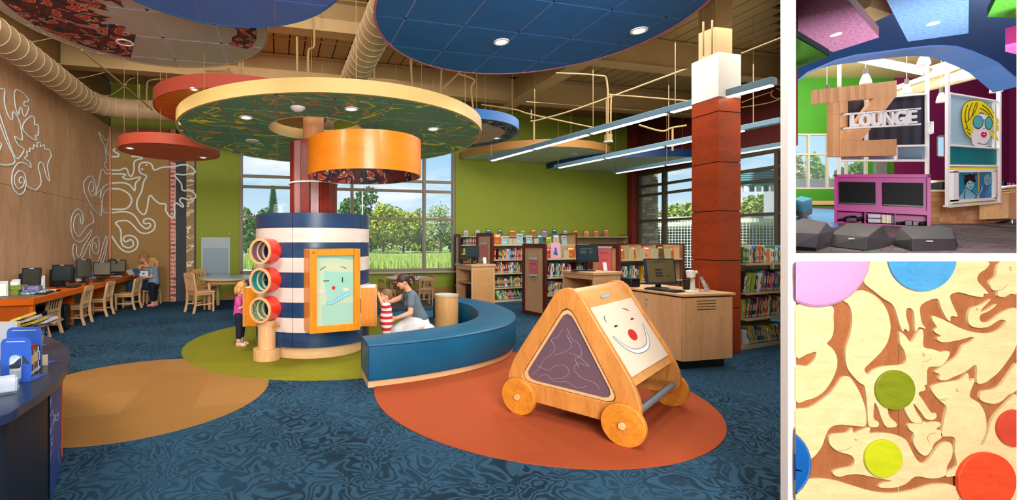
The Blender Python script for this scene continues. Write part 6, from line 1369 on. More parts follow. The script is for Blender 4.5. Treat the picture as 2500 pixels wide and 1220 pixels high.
for i, (px, Y, top, hw, mi, lab, n, sz) in enumerate([(610, 66, 508, 42, 0, 'rounded green tree at the far left of the big window', 3000, .3), (600, 75, 530, 60, 2, 'olive tree low at the left window edge', 3000, .3), (870, 78, 484, 62, 0, 'dark green broad tree just right of the red column', 4200, .3),
        (935, 66, 515, 48, 1, 'yellow-green tree in the middle of the window', 3400, .26), (985, 70, 500, 52, 1, 'taller yellow-green tree right of the window middle', 3600, .26), (1075, 58, 478, 44, 4, 'thin pale tree with bare branches at the right pane', 1300, .16), (1100, 74, 540, 40, 0, 'green tree behind the thin pale one', 2600, .28), (905, 72, 545, 50, 2, 'low olive tree beside the drum top', 2600, .28), (1030, 76, 535, 45, 2, 'low olive tree between the right panes', 2600, .28), (1655, 34, 488, 40, 2, 'green tree behind the white fence left of the pillar', 2600, .17), (1690, 38, 500, 40, 0, 'green tree hidden partly by the pillar', 2200, .18), (1850, 30, 466, 45, 2, 'green tree behind the fence right of the pillar', 3200, .15), (1920, 36, 520, 60, 0, 'low green tree at the rightmost window pane', 2400, .18)]):
    h = 1.8+(CY-top)*Y/F; R_ = hw*Y/F
    tree(lab, XA(px, Y), Y, h, (R_, R_, h*.42), lf[mi], n, sz, .2, .60, i+2)
# bushes band hiding the horizon
for i, (px, Y) in enumerate([(570, 88), (660, 90), (745, 92), (840, 90), (935, 92), (1030, 90), (1125, 92), (1580, 60), (1700, 60), (1820, 60), (1940, 60)]):
    b = B(); vs, fs = leaves((0, 0, 2.2), (5.2, 3, 2.6), 1800, .34, 50+i); b.add(vs, fs); tag(b.obj('hedge', lf[(i*2) % 3], None, (XA(px, Y), Y, -.3), smooth=False, fix=False), 'distant green hedge seen through the windows', 'hedge', 'distant hedges', 'stuff')
t = thing('pine_tree', 'tall narrow dark pine left of the red column', 'tree', (XA(667, 48), 48, -.3)); H_ = 1.8+(CY-458)*48/F; B().cyl((0, 0, 0), (0, 0, H_), .12, .03, 8).obj('trunk', cm('#4a3c30'), t)
b = B(); r = random.Random(3); vs, fs = [], []
for i in range(7000):
    z = r.uniform(.2, 1); rr = (1.0-z)*1.35+.03; lev = round(z*22)/22+r.uniform(-.022, .02); a = r.uniform(0, 2*PI); q_ = rr*r.uniform(.2, 1); p = Vector((q_*math.cos(a), q_*math.sin(a), lev*H_+q_*.12)); d = Vector((math.cos(a), math.sin(a), .35))*.24; s_ = Vector((-math.sin(a), math.cos(a), 0))*.09; j = len(vs); vs += [p-s_, p+s_, p+d]; fs.append((j, j+1, j+2))
b.add(vs, fs); b.obj('needles', lf[3], t, smooth=False, fix=False)
t = thing('street_lamp_pole', 'thin white lamp pole between the window trees', 'pole', (XA(885, 50), 50, -.3)); B().cyl((0, 0, 0), (0, 0, 11), .08, .06, 10).obj('pole', cm('#d9dfe2'), t); B().cyl((0, 0, 11), (1.4, 0, 11.4), .05, .05, 8).obj('lamp_arm', cm('#d9dfe2'), t)
# stone pier beyond the right windows
t = thing('stone_pier', 'stacked ledgestone pier outside the right windows', 'pillar', (XA(1557, 15.3), 15.3, 0), TH*.4); B().box((.03, .03, -.3), (.70, .67, 4.6)).obj('pier_core', cm('#5a5044', .9), t)
r = random.Random(9); z = -.3; stm = [mat('stone%d' % i, c, .9, kind='mottle', h2=d, scale=9) for i, (c, d) in enumerate((('#b09a7c', '#94806a'), ('#8f8676', '#766e60'), ('#c2b49a', '#a8987c'), ('#9c8468', '#7f6a50')))]
while z < 4.55:
    hh = r.choice((.06, .08, .1, .13)); x = 0
    while x < .72:
        w = min(r.uniform(.16, .42), .73-x); w = w if .73-x-w > .06 else .73-x; B().box((x+.004, -r.uniform(0, .03), z+.004), (x+w-.004, .1, z+hh-.004)).obj('stone', stm[r.randrange(4)], t, smooth=False); x += w
    y = .1
    while y < .68:
        w = min(r.uniform(.2, .4), .7-y); w = w if .7-y-w > .06 else .7-y; B().box((-r.uniform(0, .03), y, z+.004), (.08, y+w-.004, z+hh-.004)).obj('stone', stm[r.randrange(4)], t, smooth=False); y += w
    z += hh
# white mesh fence and teal canopy
t = thing('mesh_fence', 'white wire-mesh fence with posts outside the right windows', 'fence', (XA(1600, 17.5), 17.5, 0), -.42); wf_ = cm('#dfe8ea', .4)
for i in range(3): B().box((i*1.9-.05, -.05, -.3), (i*1.9+.05, .05, 2.5)).obj('post', wf_, t)
for i in range(2):
    b = B(); x0, x1 = i*1.9+.07, i*1.9+1.83
    for z_ in (0.0, 2.42): b.box((x0, -.03, z_-.03), (x1, .03, z_+.03))
    for k in range(19): x = x0+(x1-x0)*k/18; b.box((x-.007, -.007, 0), (x+.007, .007, 2.42))
    for k in range(24): z_ = 2.42*k/23; b.box((x0, -.006, z_-.007), (x1, .006, z_+.007))
    b.obj('mesh_infill', wf_, t, smooth=False)
t = thing('metal_canopy', 'teal ribbed metal canopy with striped fascia outside the right windows', 'canopy', (XA(1800, 14.2), 14.2, 0), -.15)
for k in range(7): B().box((0, 0, 3.28+.07*k), (1.5, .5, 3.33+.07*k)).obj('canopy_rib', mat('canopy_teal', '#4f9fae', .4), t, smooth=False)
for k in range(8): B().box((.2*k, .02, 3.08), (.2*k+.1, .1, 3.27)).obj('fascia_strip', cm('#e4ecee' if k % 2 else '#3d5560', .5), t, smooth=False)
# ---------------------------------------------------------------- relief panel of interlocking animals, set in the lower opening
rb = mat('brown_stained_ply', '#955a35', .5, kind='wood', h2='#7b4424', scale=4, axis=(1, 1, .4), amt=.6)
rc = mat('pale_birch_ply', '#cdb78c', .5, kind='wood', h2='#b99b6c', scale=5, axis=(.25, 1, 1), amt=.55)
def relief():
    t = thing('relief_panel', 'wooden wall relief of interlocking animal cutouts with coloured discs, in the white partition', 'wall panel', (0, Y0, 0))
    def W(x, y, w):        # zoom-traced outline to the panel, w = distance in front of the partition face
        px, py = 1940+x/2.068, 630+y/2.068; Y = Y0-w; return ((px-CX)*Y/F, -w, EYE-(py-CY)*Y/F)
    for x0, x1 in ((6, 524), (526, 1121)):
        b = B(); b.prism([(x0, 16), (x1, 16), (x1, 1225), (x0, 1225)], -.009, .0, lambda u, v, w: W(u, v, w)); b.obj('backboard', rb, t, smooth=False)
    def piece(pts, nm='animal_cutout', th=.010, k=3, m=rc):
        q = [(p.x, min(max(p.y, 16), 1225)) for p in crv([(x, y, 0) for x, y in pts], k, True)]
        q = [(min(max(x, 6), 1121), y) for x, y in q]
        vs = [W(x, y, th) for x, y in q]+[(W(x, y, th)[0], 0, W(x, y, th)[2]) for x, y in q]; n = len(q)
        me = bpy.data.meshes.new(nm); bm = bmesh.new(); V = [bm.verts.new(v) for v in vs]
        es = [bm.edges.new((V[i], V[(i+1) % n])) for i in range(n)]
        bmesh.ops.triangle_fill(bm, edges=es, use_beauty=True)
        for i in range(n): bm.faces.new((V[i], V[(i+1) % n], V[n+(i+1) % n], V[n+i]))
        bmesh.ops.recalc_face_normals(bm, faces=bm.faces); bm.to_mesh(me); bm.free(); me.materials.append(m)
        o = bpy.data.objects.new(nm, me); COL.objects.link(o); o.parent = t; return o
    P_ = [
     [(6,244),(100,244),(190,242),(196,300),(198,360),(185,405),(163,430),(190,455),(210,490),(216,530),(205,580),(180,630),(150,670),(110,700),(60,716),(6,720),(6,553),(60,545),(90,525),(105,500),(107,472),(60,485),(6,490)],
     [(250,215),(280,180),(330,162),(370,170),(420,200),(460,250),(480,310),(484,360),(470,420),(440,470),(390,520),(352,560),(372,586),(395,565),(450,545),(555,533),(557,475),(535,435),(530,400),(530,370),(560,392),(588,424),(620,375),(642,358),(651,385),(651,447),(700,460),(735,472),(770,468),(784,480),(765,518),(735,545),(675,552),(668,600),(668,637),(655,640),(660,665),(625,680),(650,720),(690,780),(712,782),(717,800),(700,815),(665,812),(640,780),(600,732),(615,775),(641,815),(636,832),(600,830),(580,810),(552,755),(540,700),(480,700),(470,760),(480,800),(512,830),(512,850),(465,852),(440,810),(425,765),(404,728),(398,790),(402,812),(424,828),(420,850),(380,850),(370,820),(366,740),(355,650),(330,630),(300,600),(270,560),(258,510),(260,450),(280,390),(291,320),(285,260),(268,228)],
     [(380,16),(600,16),(800,16),(973,16),(970,50),(935,75),(922,110),(955,150),(978,178),(955,180),(950,195),(900,190),(830,172),(785,188),(800,240),(823,292),(790,293),(785,317),(765,300),(740,250),(718,203),(640,235),(635,290),(645,330),(661,355),(628,348),(609,370),(606,300),(597,262),(575,250),(563,265),(565,300),(578,345),(576,370),(557,356),(545,370),(530,330),(500,240),(450,205),(400,165),(350,120),(375,60)],
     [(1056,16),(1025,40),(1015,90),(982,118),(1000,160),(1025,165),(1027,190),(1060,196),(1090,180),(1121,177),(1121,100),(1121,16)],
     [(992,205),(940,235),(895,250),(880,275),(876,310),(890,340),(930,352),(980,345),(1020,320),(1045,310),(1068,318),(1060,335),(1030,360),(980,378),(900,372),(830,350),(760,315),(698,290),(700,318),(720,350),(702,362),(715,378),(740,392),(720,402),(727,417),(760,425),(830,413),(890,398),(906,404),(890,420),(850,440),(830,480),(800,510),(760,535),(708,573),(733,585),(730,612),(765,616),(800,600),(860,575),(918,538),(921,628),(960,628),(985,612),(1030,575),(1080,510),(1121,435),(1121,340),(1121,256),(1080,258),(1030,285),(990,315),(955,325),(935,310),(940,285),(975,270),(1010,245),(1018,230),(965,262),(938,270),(960,240)],
     [(935,692),(950,670),(1000,662),(1040,640),(1080,585),(1121,530),(1121,600),(1121,665),(1080,690),(1050,718),(1010,735),(960,727),(937,712)],
     [(690,650),(730,632),(800,620),(840,610),(875,580),(882,620),(900,606),(908,622),(883,695),(930,730),(960,780),(969,850),(955,905),(937,940),(955,935),(975,890),(1000,810),(1040,760),(1090,710),(1121,695),(1121,850),(1121,1000),(1121,1225),(1000,1225),(840,1225),(832,1105),(770,1105),(772,1080),(820,1048),(808,980),(812,915),(790,900),(742,898),(745,870),(758,800),(767,750),(735,720),(700,680)],
     [(572,842),(590,833),(640,835),(652,822),(665,830),(700,825),(730,828),(736,845),(715,862),(740,872),(742,905),(705,935),(690,970),(660,998),(625,975),(600,930),(603,885),(580,865)],
     [(172,910),(190,888),(265,880),(290,856),(297,882),(330,870),(381,853),(380,882),(430,880),(500,888),(560,915),(590,970),(620,1020),(655,1035),(690,1000),(730,945),(770,926),(795,945),(795,1000),(770,1050),(765,1088),(740,1105),(690,1112),(610,1102),(560,1140),(490,1160),(425,1155),(450,1132),(490,1124),(420,1110),(320,1090),(260,1095),(225,1104),(195,1090),(200,1072),(240,1060),(290,1050),(303,1025),(285,995),(220,975),(182,945)],
     [(6,772),(70,755),(130,720),(190,670),(235,605),(270,596),(295,620),(330,680),(355,750),(362,800),(358,845),(320,848),(230,840),(180,855),(155,900),(135,955),(88,1010),(60,1000),(6,990),(6,900)],
     [(6,1125),(70,1116),(130,1112),(210,1122),(300,1150),(400,1178),(500,1185),(600,1170),(700,1140),(810,1150),(828,1225),(700,1225),(500,1225),(300,1225),(100,1225),(6,1225)]]
    ob = [piece(p) for p in P_]
    eng = cm('#8a6a44')
    def groove(pts, par, closed=False):
        b = B(); b.tube([W(p.x, p.y, .0105) for p in crv([(x, y, 0) for x, y in pts], 4, closed)], .0011, 5, closed); b.obj('engraved_line', eng, par)
    e = lambda x, y, a=5, c=8: [(x+a*math.cos(i*PI/4)+3*math.sin(i*PI/4), y+c*math.sin(i*PI/4)) for i in range(8)]
    groove(e(651, 488), ob[1], True); groove([(645,518),(668,520),(690,505)], ob[1]); groove(e(1090, 53, 5, 10), ob[3], True); groove([(1022,162),(1050,158),(1075,130)], ob[3])
    groove(e(920, 257, 4, 4), ob[4], True); groove(e(820, 667), ob[6], True); groove([(730,712),(755,712),(776,706)], ob[6]); groove([(738,716),(762,718)], ob[6])
    groove(e(308, 916, 4, 4), ob[8], True); groove([(218,972),(255,968),(288,952)], ob[8]); groove([(680,930),(670,905),(690,885),(715,882)], ob[7])
    def disc(nm, cx, cy, R, th, m, label=None, dome=0, seam=None):
        n = 72; q = [(cx+R*math.cos(2*PI*i/n), cy+R*math.sin(2*PI*i/n)) for i in range(n)]
        b = B()
        if not dome:
            q = [(min(max(x, 6), 1121), max(y, 16)) for x, y in q]
            vs = [W(x, y, th) for x, y in q]+[(W(x, y, th)[0], -.01, W(x, y, th)[2]) for x, y in q]; b.add(vs, [tuple(range(n))]+[(i, (i+1) % n, n+(i+1) % n, n+i) for i in range(n)]); o = b.obj(nm, m, t, bevel=.0015)
        else:
            L = [(1, -.01), (1.0, th*.55), (.985, th*.85), (.95, th), (.6, th*1.12), (.2, th*1.18)]; vs = []
            for f, w in L:
                for x, y in q: xs_, ys_ = min(max(cx+(x-cx)*f, 6), 1121), max(cy+(y-cy)*f, 16); X_, _, Z_ = W(xs_, ys_, max(w, 0)); vs.append((X_, -w if w > 0 else .0, Z_))
            fs = [(j*n+i, j*n+(i+1) % n, (j+1)*n+(i+1) % n, (j+1)*n+i) for j in range(len(L)-1) for i in range(n)]+[tuple(range((len(L)-1)*n, len(L)*n))]
            b.add(vs, fs); o = b.obj(nm, m, t, ang=60)
            s_ = [(x, y) for x, y in [(cx+R*.955*math.cos(2*PI*i/n), cy+R*.955*math.sin(2*PI*i/n)) for i in range(n)] if 10 < x < 1117 and y > 20]
            s_.sort(key=lambda p: math.atan2(p[1]-cy, p[0]-cx)); b = B(); b.tube([W(x, y, th*1.0) for x, y in s_], .0014, 5); b.obj('cushion_seam', seam, o)
        if label: o['label'] = label
        return o
    st_ = lambda nm, a, c: mat(nm, a, .4, kind='wood', h2=c, scale=7, axis=(.3, 1, 1), amt=.6, coat=.2)
    disc('round_cushion', 120, -15, 262, .030, mat('mauve_vinyl', '#b684ae', .4), 'mauve padded vinyl disc at the top left', 1, cm('#a878a2'))
    disc('round_cushion', -103, 1040, 188, .028, mat('cobalt_vinyl', '#0f4f94', .35), 'cobalt blue padded disc at the lower left', 1, cm('#3a74b4'))
    disc('wood_disc', 648, -5, 172, .020, st_('disc_blue', '#4289b8', '#3275a4'), 'sky blue stained wooden disc'); disc('wood_disc', 511, 666, 100, .020, st_('disc_olive', '#757f14', '#5e680c'), 'olive green stained wooden disc')
    disc('wood_disc', 452, 1013, 95, .022, st_('disc_lime', '#aeb414', '#969c0c'), 'lime yellow stained wooden disc'); disc('wood_disc', 975, 1130, 147, .026, st_('disc_orange', '#cf4422', '#b83416'), 'large orange red stained wooden disc')
    disc('wood_disc', 1121, 860, 94, .022, st_('disc_red', '#bb3f2c', '#a02f20'), 'dull red stained wooden disc cut by the right edge')
relief()
# ---------------------------------------------------------------- the lounge seen through the upper opening (raised floor sloping up to the far wall)
LZ = lambda Y: .1+.145*Y
def Q(b, pts, Y, th, mi=0):     # upright board: outline at depth Y, thickness th behind it
    b.prism([((px-CX)*Y/F, EYE-(py-CY)*Y/F) for px, py in pts], 0, th, lambda u, v, w: (u, Y+w, v), mi); return b
z5 = lambda *p: [(1940+x/1.968, y/1.968) for x, y in p]
z3 = lambda *p: [(2180+x/3.39, 200+y/3.39) for x, y in p]
zs_ = lambda *p: [(1970+x/5.545, 180+y/5.545) for x, y in p]
z4 = lambda *p: [(1940+x/4.692, 360+y/4.692) for x, y in p]
rect = lambda x0, y0, x1, y1: [(x0, y0), (x1, y0), (x1, y1), (x0, y1)]
lf_ = struct('floor_lounge'); XR = 26
b = B(); b.add([(KD*2.4, 2.4, LZ(2.4)), (4.6, 2.4, LZ(2.4)), (XR, 12, LZ(12)), (XR+2, 21, LZ(21)), (KD*21, 21, LZ(21))], [(0, 1, 2, 3, 4)]); b.obj('lounge_carpet', mat('leaf_carpet', '#3e3238', .95, kind='patches', h2='#5a3f4a', h3='#46503e', scale=3.2), lf_, smooth=False)
def rpoly(pts, dz): return [(p[0], p[1], LZ(p[1])+dz) for p in pts]
def gp(px, py): Y = 1540/(py-430); return ((px-CX)*Y/F, Y)
b = B(); q = rpoly([gp(1938, 548), gp(2046, 556), gp(2046, 512), (KD*20.6+.3, 20.9), (KD*20.6, 20.6), gp(1941, 510)], .004); b.add(q, [(0, 1, 2, 3, 4, 5)]); b.obj('vinyl_inlay', mat('pool_blue_vinyl', '#3f86c4', .25, spec=.6), lf_, smooth=False)
YW = 20.6
grn = mat('lounge_green', '#3d8420', .6, kind='mottle', h2='#397f1e', scale=2); prp = mat('lounge_plum', '#7c1c56', .65, kind='mottle', h2='#72184e', scale=2)
wg = struct('wall_lounge_left'); b = B()
for r_ in (rect(1915, -120, 2183, 326), rect(1915, 461, 2183, 530), rect(2119, 326, 2183, 461)): Q(b, r_, YW, .2)
b.obj('wall_face', grn, wg, smooth=False)
b = B(); Q(b, rect(2140, 380, 2166, 461), YW-.15, .15); b.obj('metal_pilaster', cm('#8f9690', .35, .4), wg); b = B(); Q(b, rect(1915, 490, 2183, 500), YW-.05, .05); b.obj('oak_base', maple_x, wg)
wpz = struct('wall_lounge_back'); b = B()
for r_ in (rect(2183, -120, 2620, 330), rect(2183, 383, 2620, 530), rect(2183, 330, 2287, 383), rect(2317, 330, 2620, 383)): Q(b, r_, YW, .2)
b.obj('wall_face', prp, wpz, smooth=False)
w3 = struct('window_3'); b = B(); wfr = cm('#b9b29c', .4)
for r_ in (rect(1925, 326, 2119, 330), rect(1925, 457, 2119, 461), rect(2114, 326, 2119, 461)): Q(b, r_, YW, .1)
b.obj('window_frame', wfr, w3)
for x in (1973, 2019.5, 2066): b = B(); Q(b, rect(x, 330, x+4, 457), YW, .1); b.obj('mullion', wfr, w3)
b = B(); Q(b, rect(1925, 374, 2114, 378), YW+.01, .08); b.obj('transom', wfr, w3)
for a, c in ((1925, 1973), (1977, 2019.5), (2023.5, 2066), (2070, 2114)):
    for y0, y1 in ((330, 374), (378, 457)): b = B(); Q(b, rect(a, y0, c, y1), YW+.05, .01); b.obj('pane', glass, w3, smooth=False)
w4 = struct('window_4'); b = B(); Q(b, rect(2287, 330, 2290, 383), YW, .2); Q(b, rect(2287, 330, 2317, 332.5), YW, .2); Q(b, rect(2287, 380.5, 2317, 383), YW, .2); b.obj('window_frame', wfr, w4); b = B(); Q(b, rect(2290, 332, 2317, 381), YW+.1, .01); b.obj('pane', glass, w4, smooth=False)
for i, (px, Y, top, hw, mi, lab, n) in enumerate([(1955, 30, 398, 22, 2, 'pale green tree outside the leftmost lounge window', 1800), (2002, 30, 402, 26, 0, 'green tree outside the second lounge window', 2200), (2090, 28, 384, 38, 0, 'bright green round tree outside the lounge window above the magenta cabinet', 3000)]):
    z0 = 2.6; h = EYE+(CY-top)*Y/F-z0; tree(lab, XA(px, Y), Y, h, (hw*Y/F,)*2+(h*.42,), mat('leaf_bright', '#5f9a30', .7, kind='mottle', h2='#3f7a1c', scale=1.2) if mi == 0 else lf[4], n, .14, .15, .6, 70+i, 'trees outside the lounge windows', z0)
tag(B().box((XA(1900, 26), 26, 2.6), (XA(2130, 26), 27, EYE+(CY-436)*26/F)).obj('low_white_building', cm('#e9e6e0', .8), None), 'low white building outside the lounge windows', 'building')
gl2 = struct('ground_terrace'); B().box((16, 21, 2.4), (40, 60, 2.6)).obj('terrace', cm('#c9cabf', .9), gl2, smooth=False)
wrr = struct('wall_lounge_right'); B().prism([(4.4, 2.4), (XR, 12), (XR+2.5, YW+.2), (XR+2.8, YW+.2), (XR+.3, 11.9), (4.6, 2.3)], .2, 9.2).obj('wall_face', prp, wrr, smooth=False)
cl2 = struct('ceiling_lounge'); zc = 9.0
B().prism([(KD*2.4, 2.4), (4.6, 2.4), (XR+.5, 12), (XR+3, 21), (KD*21-.4, 21)], zc+.08, zc+.2).obj('ceiling_slab', cm('#3a2f20'), cl2, smooth=False)
for k in range(30):
    y = 11.6+k*.31; B().box((KD*y, y, zc), (KD*y+14, y+.29, zc+.07)).obj('deck_board', mat('pale_deck', '#c9b080', .6), cl2, smooth=False)
# arched blue bulkhead
ab = struct('trim_30'); arch = z5((-20,410),(6,390),(60,345),(140,310),(200,285),(290,262),(400,248),(520,232),(640,218),(700,216),(780,220),(860,245),(930,275),(980,300),(1066,372),(1100,400))
bm_blue = mat('bulkhead_blue', '#123c6e', .6, kind='mottle', h2='#0f3460', scale=2); b = B()
for (x0, y0), (x1, y1) in zip(arch[:-1], arch[1:]): Q(b, [(x0, -60), (x1, -60), (x1, y1), (x0, y0)], 10.8, .5)
b.obj('bulkhead', bm_blue, ab, smooth=False)
b = B()
for (x0, y0), (x1, y1) in zip(arch[:-1], arch[1:]): Q(b, [(x0, y0), (x1, y1), (x1, y1+4.5), (x0, y0+4.5)], 10.78, .54)
b.obj('arch_edge', mat('arch_light_blue', '#5f8fd4', .5), ab, smooth=False)
def slab(label, pts, H, th, m, side, lamp=None, grp=None):
    z = EYE+H; q = [((px-CX)*H/(CY-py), H*F/(CY-py)) for px, py in pts]; cx = sum(p[0] for p in q)/len(q); cy = sum(p[1] for p in q)/len(q)
    t = thing('acoustic_panel', label, 'ceiling panel', (cx, cy, z)); b = B(); b.prism([(p[0]-cx, p[1]-cy) for p in q], 0, .02); b.obj('panel_face', m, t, smooth=False); b = B(); b.prism([(p[0]-cx, p[1]-cy) for p in q], .021, th); b.obj('panel_body', side, t, smooth=False)
    if lamp:
        x, y = (lamp[0]-CX)*H/(CY-lamp[1])-cx, H*F/(CY-lamp[1])-cy; b = B(); b.ring(.085, .06, -.012, .005, 24, M=Matrix.Translation((x, y, 0))); r = b.obj('downlight_trim', white, t); B().cyl((x, y, -.006), (x, y, 0), .062, n=20).obj('lamp', lampglow, r)
    b = B(); b.cyl((0, 0, th), (0, 0, 8.9-z), .01, n=6); b.obj('hanger_wire', pipe, t)
pk = mat('speckled_pink', '#9a5c84', .8, kind='fabric', h2='#b98aa8', scale=.35, amt=.7); lb_ = mat('speckled_blue', '#5f8cc0', .8, kind='fabric', h2='#86a8d0', scale=.35, amt=.6); gn = mat('speckled_green', '#4a9a2c', .8, kind='fabric', h2='#6ab848', scale=.35, amt=.6)
slab('big slanting mauve pink ceiling panel in the lounge, top left', z5((-60,15),(90,-40),(215,-40),(405,180),(185,250),(-60,150)), 3.9, .2, pk, cm('#6f1748'), (1940+198/1.968, 164/1.968))
slab('green ceiling panel below the mauve one at the lounge left', z5((-60,150),(6,180),(165,272),(6,330),(-60,350)), 3.1, .12, gn, cm('#2f7a24'))
slab('sky blue slanting ceiling panel in the middle of the lounge', z5((420,-40),(838,-40),(835,160),(545,200)), 4.0, .12, lb_, cm('#3f6fae'), (1940+665/1.968, 112/1.968))
slab('green ceiling panel at the top right corner of the lounge', z5((985,-40),(1150,-40),(1150,84),(925,82)), 4.0, .16, gn, cm('#2c6a24'))
slab('small pink ceiling panel at the right edge of the lounge', z5((1012,222),(1120,196),(1120,275),(1012,248)), 3.3, .3, cm('#c24f8c', .7), cm('#74174c'))
def path5(Y0_, Y1_, *p): n = len(p); return [P(*z5(q)[0], Y0_+(Y1_-Y0_)*i/(n-1)) for i, q in enumerate(p)]
crm = mat('cream_duct', '#d8c69a', .5)
for lab, pts, r, ya, yb in (('fat cream round duct under the lounge deck', ((430,462),(980,318)), .23, 18, 14.5), ('cream duct end above the lounge right edge', ((1050,270),(1100,285)), .22, 12.5, 12.6)):
    t = thing('lounge_duct', lab, 'duct'); b = B(); b.tube(path5(ya, yb, *pts), r, 20); b.obj('duct_pipe', crm, t)
for lab, pts, w in (('upper cream roof beam behind the lounge pendants', ((640,345),(900,268)), .3), ('long cream roof beam left of the lounge pendants', ((285,275),(640,345)), .25), ('second cream roof beam above the fat duct', ((470,432),(880,290)), .16)):
    p, q = path5(17, 15, *pts); b = B(); b.beam(p, q, .25, w); tag(b.obj('roof_beam', crm, None), lab, 'beam')
p, q = P(2100, 12, 10), P(2152, 30, 10); tag(B().beam(p, q, .5, .35).obj('roof_beam', cm('#c9b07c'), None), 'short tan beam end above the blue bulkhead', 'beam')
for lab, (x, y), r_, Y in (('lowest hanging white lounge pendant, left of the purple window', (705, 470), .14, 13.5), ('white lounge pendant between the letter sign and the duct', (538, 430), .145, 13.3), ('white lounge pendant above the letter Z', (341, 382), .165, 12.8), ('white lounge pendant under the blue panel', (620, 290), .17, 12.2), ('white lounge pendant right of the tall middle posts', (814, 360), .18, 12.4), ('white lounge pendant at the right frame post', (968, 420), .16, 12.9)):
    p = P(*z5((x, y))[0], Y+.9); r_ *= .85; t = thing('pendant_lamp', lab, 'lamp', p, 0, 'pendant lamps in the lounge'); B().lathe([(r_, -.14), (r_*.95, -.06), (r_*.72, .06), (r_*.42, .16), (r_*.40, .16), (r_*.7, .05), (r_*.93, -.06), (r_*.985, -.14)], 24, cap=False).obj('lamp_shade', cm('#d6d0c4', .4), t)
    B().lathe([(r_*.42, .155), (r_*.4, .33), (0, .34)], 16).obj('lamp_cap', cm('#6a665e', .4), t); B().cyl((0, 0, .33), (0, 0, 8.9-p.z), .008, n=6).obj('cord', cm('#cfcabc'), t); B().ell((0, 0, -.03), r_*.5, 14, 8).obj('bulb', lampglow, t)
t = thing('pendant_lamp', 'grey capped pendant half hidden behind the letter T', 'lamp', P(2019, 215, 14.5)); B().lathe([(.06, -.12), (.06, .1), (0, .12)], 14).obj('lamp_cap', cm('#5a574f'), t); B().cyl((0, 0, .1), (0, 0, 8.9-t.location.z), .008, n=6).obj('cord', cm('#cfcabc'), t)
# letter sign
YS = 12.5
tz = thing('letter_sign', 'big maple plank sign of letters T and Z behind white lettering', 'sign'); plk = [mat('plank%d' % i, c, .45, kind='wood', h2=d, scale=2, axis=(1, 1, .2)) for i, (c, d) in enumerate((('#d9a676', '#bf8756'), ('#cf9968', '#b47c4c'), ('#deb084', '#c8925e')))]
tx = [95,150,170,215,260,310,357,375,430,485,535,590,610,657,708,740,800]
ty = lambda x: 220-82*(x-95)/705; by = lambda x: 408-68*(x-95)/705
for i, (a, c) in enumerate(zip(tx[:-1], tx[1:])): b = B(); Q(b, zs_((a+1, ty(a)), (c-1, ty(c)), (c-1, by(c)), (a+1, by(a))), YS, .09); b.obj('plank', plk[i % 3], tz, smooth=False)
sx = [310,357,375,430,448,475,505,555]
for i, (a, c) in enumerate(zip(sx[:-1], sx[1:])):
    cut = 500+((i*173) % 300); lo = 1120 if c <= 476 else 905-(a-475)*.0-(c-475)*.35
    for y0, y1 in ((by(a), cut), (cut+3, lo)): b = B(); Q(b, zs_((a+1, y0), (c-1, y0), (c-1, y1), (a+1, y1)), YS, .09); b.obj('plank', plk[(i+1) % 3], tz, smooth=False)
for pts in ([(801,138),(1217,88),(1217,300),(801,340)], [(905,330),(1216,301),(1180,336),(745,899),(475,905),(500,875)], [(475,906),(745,901),(1215,883),(1215,1105),(475,1118)]): b = B(); Q(b, zs_(*pts), YS-.03, .12); b.obj('letter_board', plk[0], tz, smooth=False)
ls = thing('lounge_lettering', 'white metal LOUNGE lettering between two white rails', 'sign'); wm = cm('#efeeeb', .4)
for pts in ([(528,535),(1547,457),(1547,480),(528,556)], [(528,725),(1547,668),(1547,690),(528,747)]): b = B(); Q(b, zs_(*pts), YS-.25, .08); b.obj('rail', wm, ls, smooth=False)
cx_ = 590
for ch, wd in zip('LOUNGE', (105, 145, 130, 140, 155, 125)):
    o = text('letter', ch, 1, Matrix.Identity(4), wm, ls, .5, 'LEFT', .035); me = o.data; xs = [v.co.x for v in me.vertices]; ys = [v.co.y for v in me.vertices]; x0, x1, y0, y1 = min(xs), max(xs), min(ys), max(ys); YL = YS-.22
    for v in me.vertices:
        u = cx_+(v.co.x-x0)/(x1-x0)*wd; k = (v.co.y-y0)/(y1-y0); yt, yb = 548-68*(u-590)/895, 725-36*(u-590)/895-5; px, py = zs_((u, yb+(yt-yb)*k))[0]; v.co = ((px-CX)*YL/F, YL+(.03 if v.co.z > 0 else -.03), EYE-(py-CY)*YL/F)
    me.update(); cx_ += wd+18
# posts and framed panels
fr = thing('display_frame', 'white steel frame with dark striped panel and mirror panels above the magenta cabinet', 'frame')
def post(t, x0, x1, y0, y1, Y): b = B(); Q(b, z5((x0, y0), (x1, y0), (x1, y1), (x0, y1)), Y, .07); b.obj('post', wm, t, smooth=False)
for a in ((216, 225, 238, 420), (216, 223, 752, 838), (639, 648, 188, 838)): post(fr, *a, 12.85)
for a in ([(488, 456), (639, 443), (639, 453), (488, 466)], [(488, 697), (639, 694), (639, 702), (488, 706)], [(216, 767), (639, 767), (639, 775), (216, 775)], [(488, 700), (494, 700), (494, 770), (488, 770)], [(344, 475), (348, 475), (348, 770), (344, 770)], [(352, 475), (355, 475), (355, 770), (352, 770)]): b = B(); Q(b, z5(*a), 12.86, .06); b.obj('frame_rail', wm, fr, smooth=False)
for i in range(13):
    x0 = 258+i*29; yt = lambda x: 478-(x-258)*.078; b = B(); Q(b, z5((x0, yt(x0)), (min(x0+29, 636), yt(x0+29)), (min(x0+29, 636), 693), (x0, 673 if x0 < 490 else 693)), 12.95, .03); b.obj('striped_panel', cm('#2b2735' if i % 2 else '#1c1a22', .6), fr, smooth=False)
mir = mat('brushed_mirror', '#8f9bb4', .22, .8)
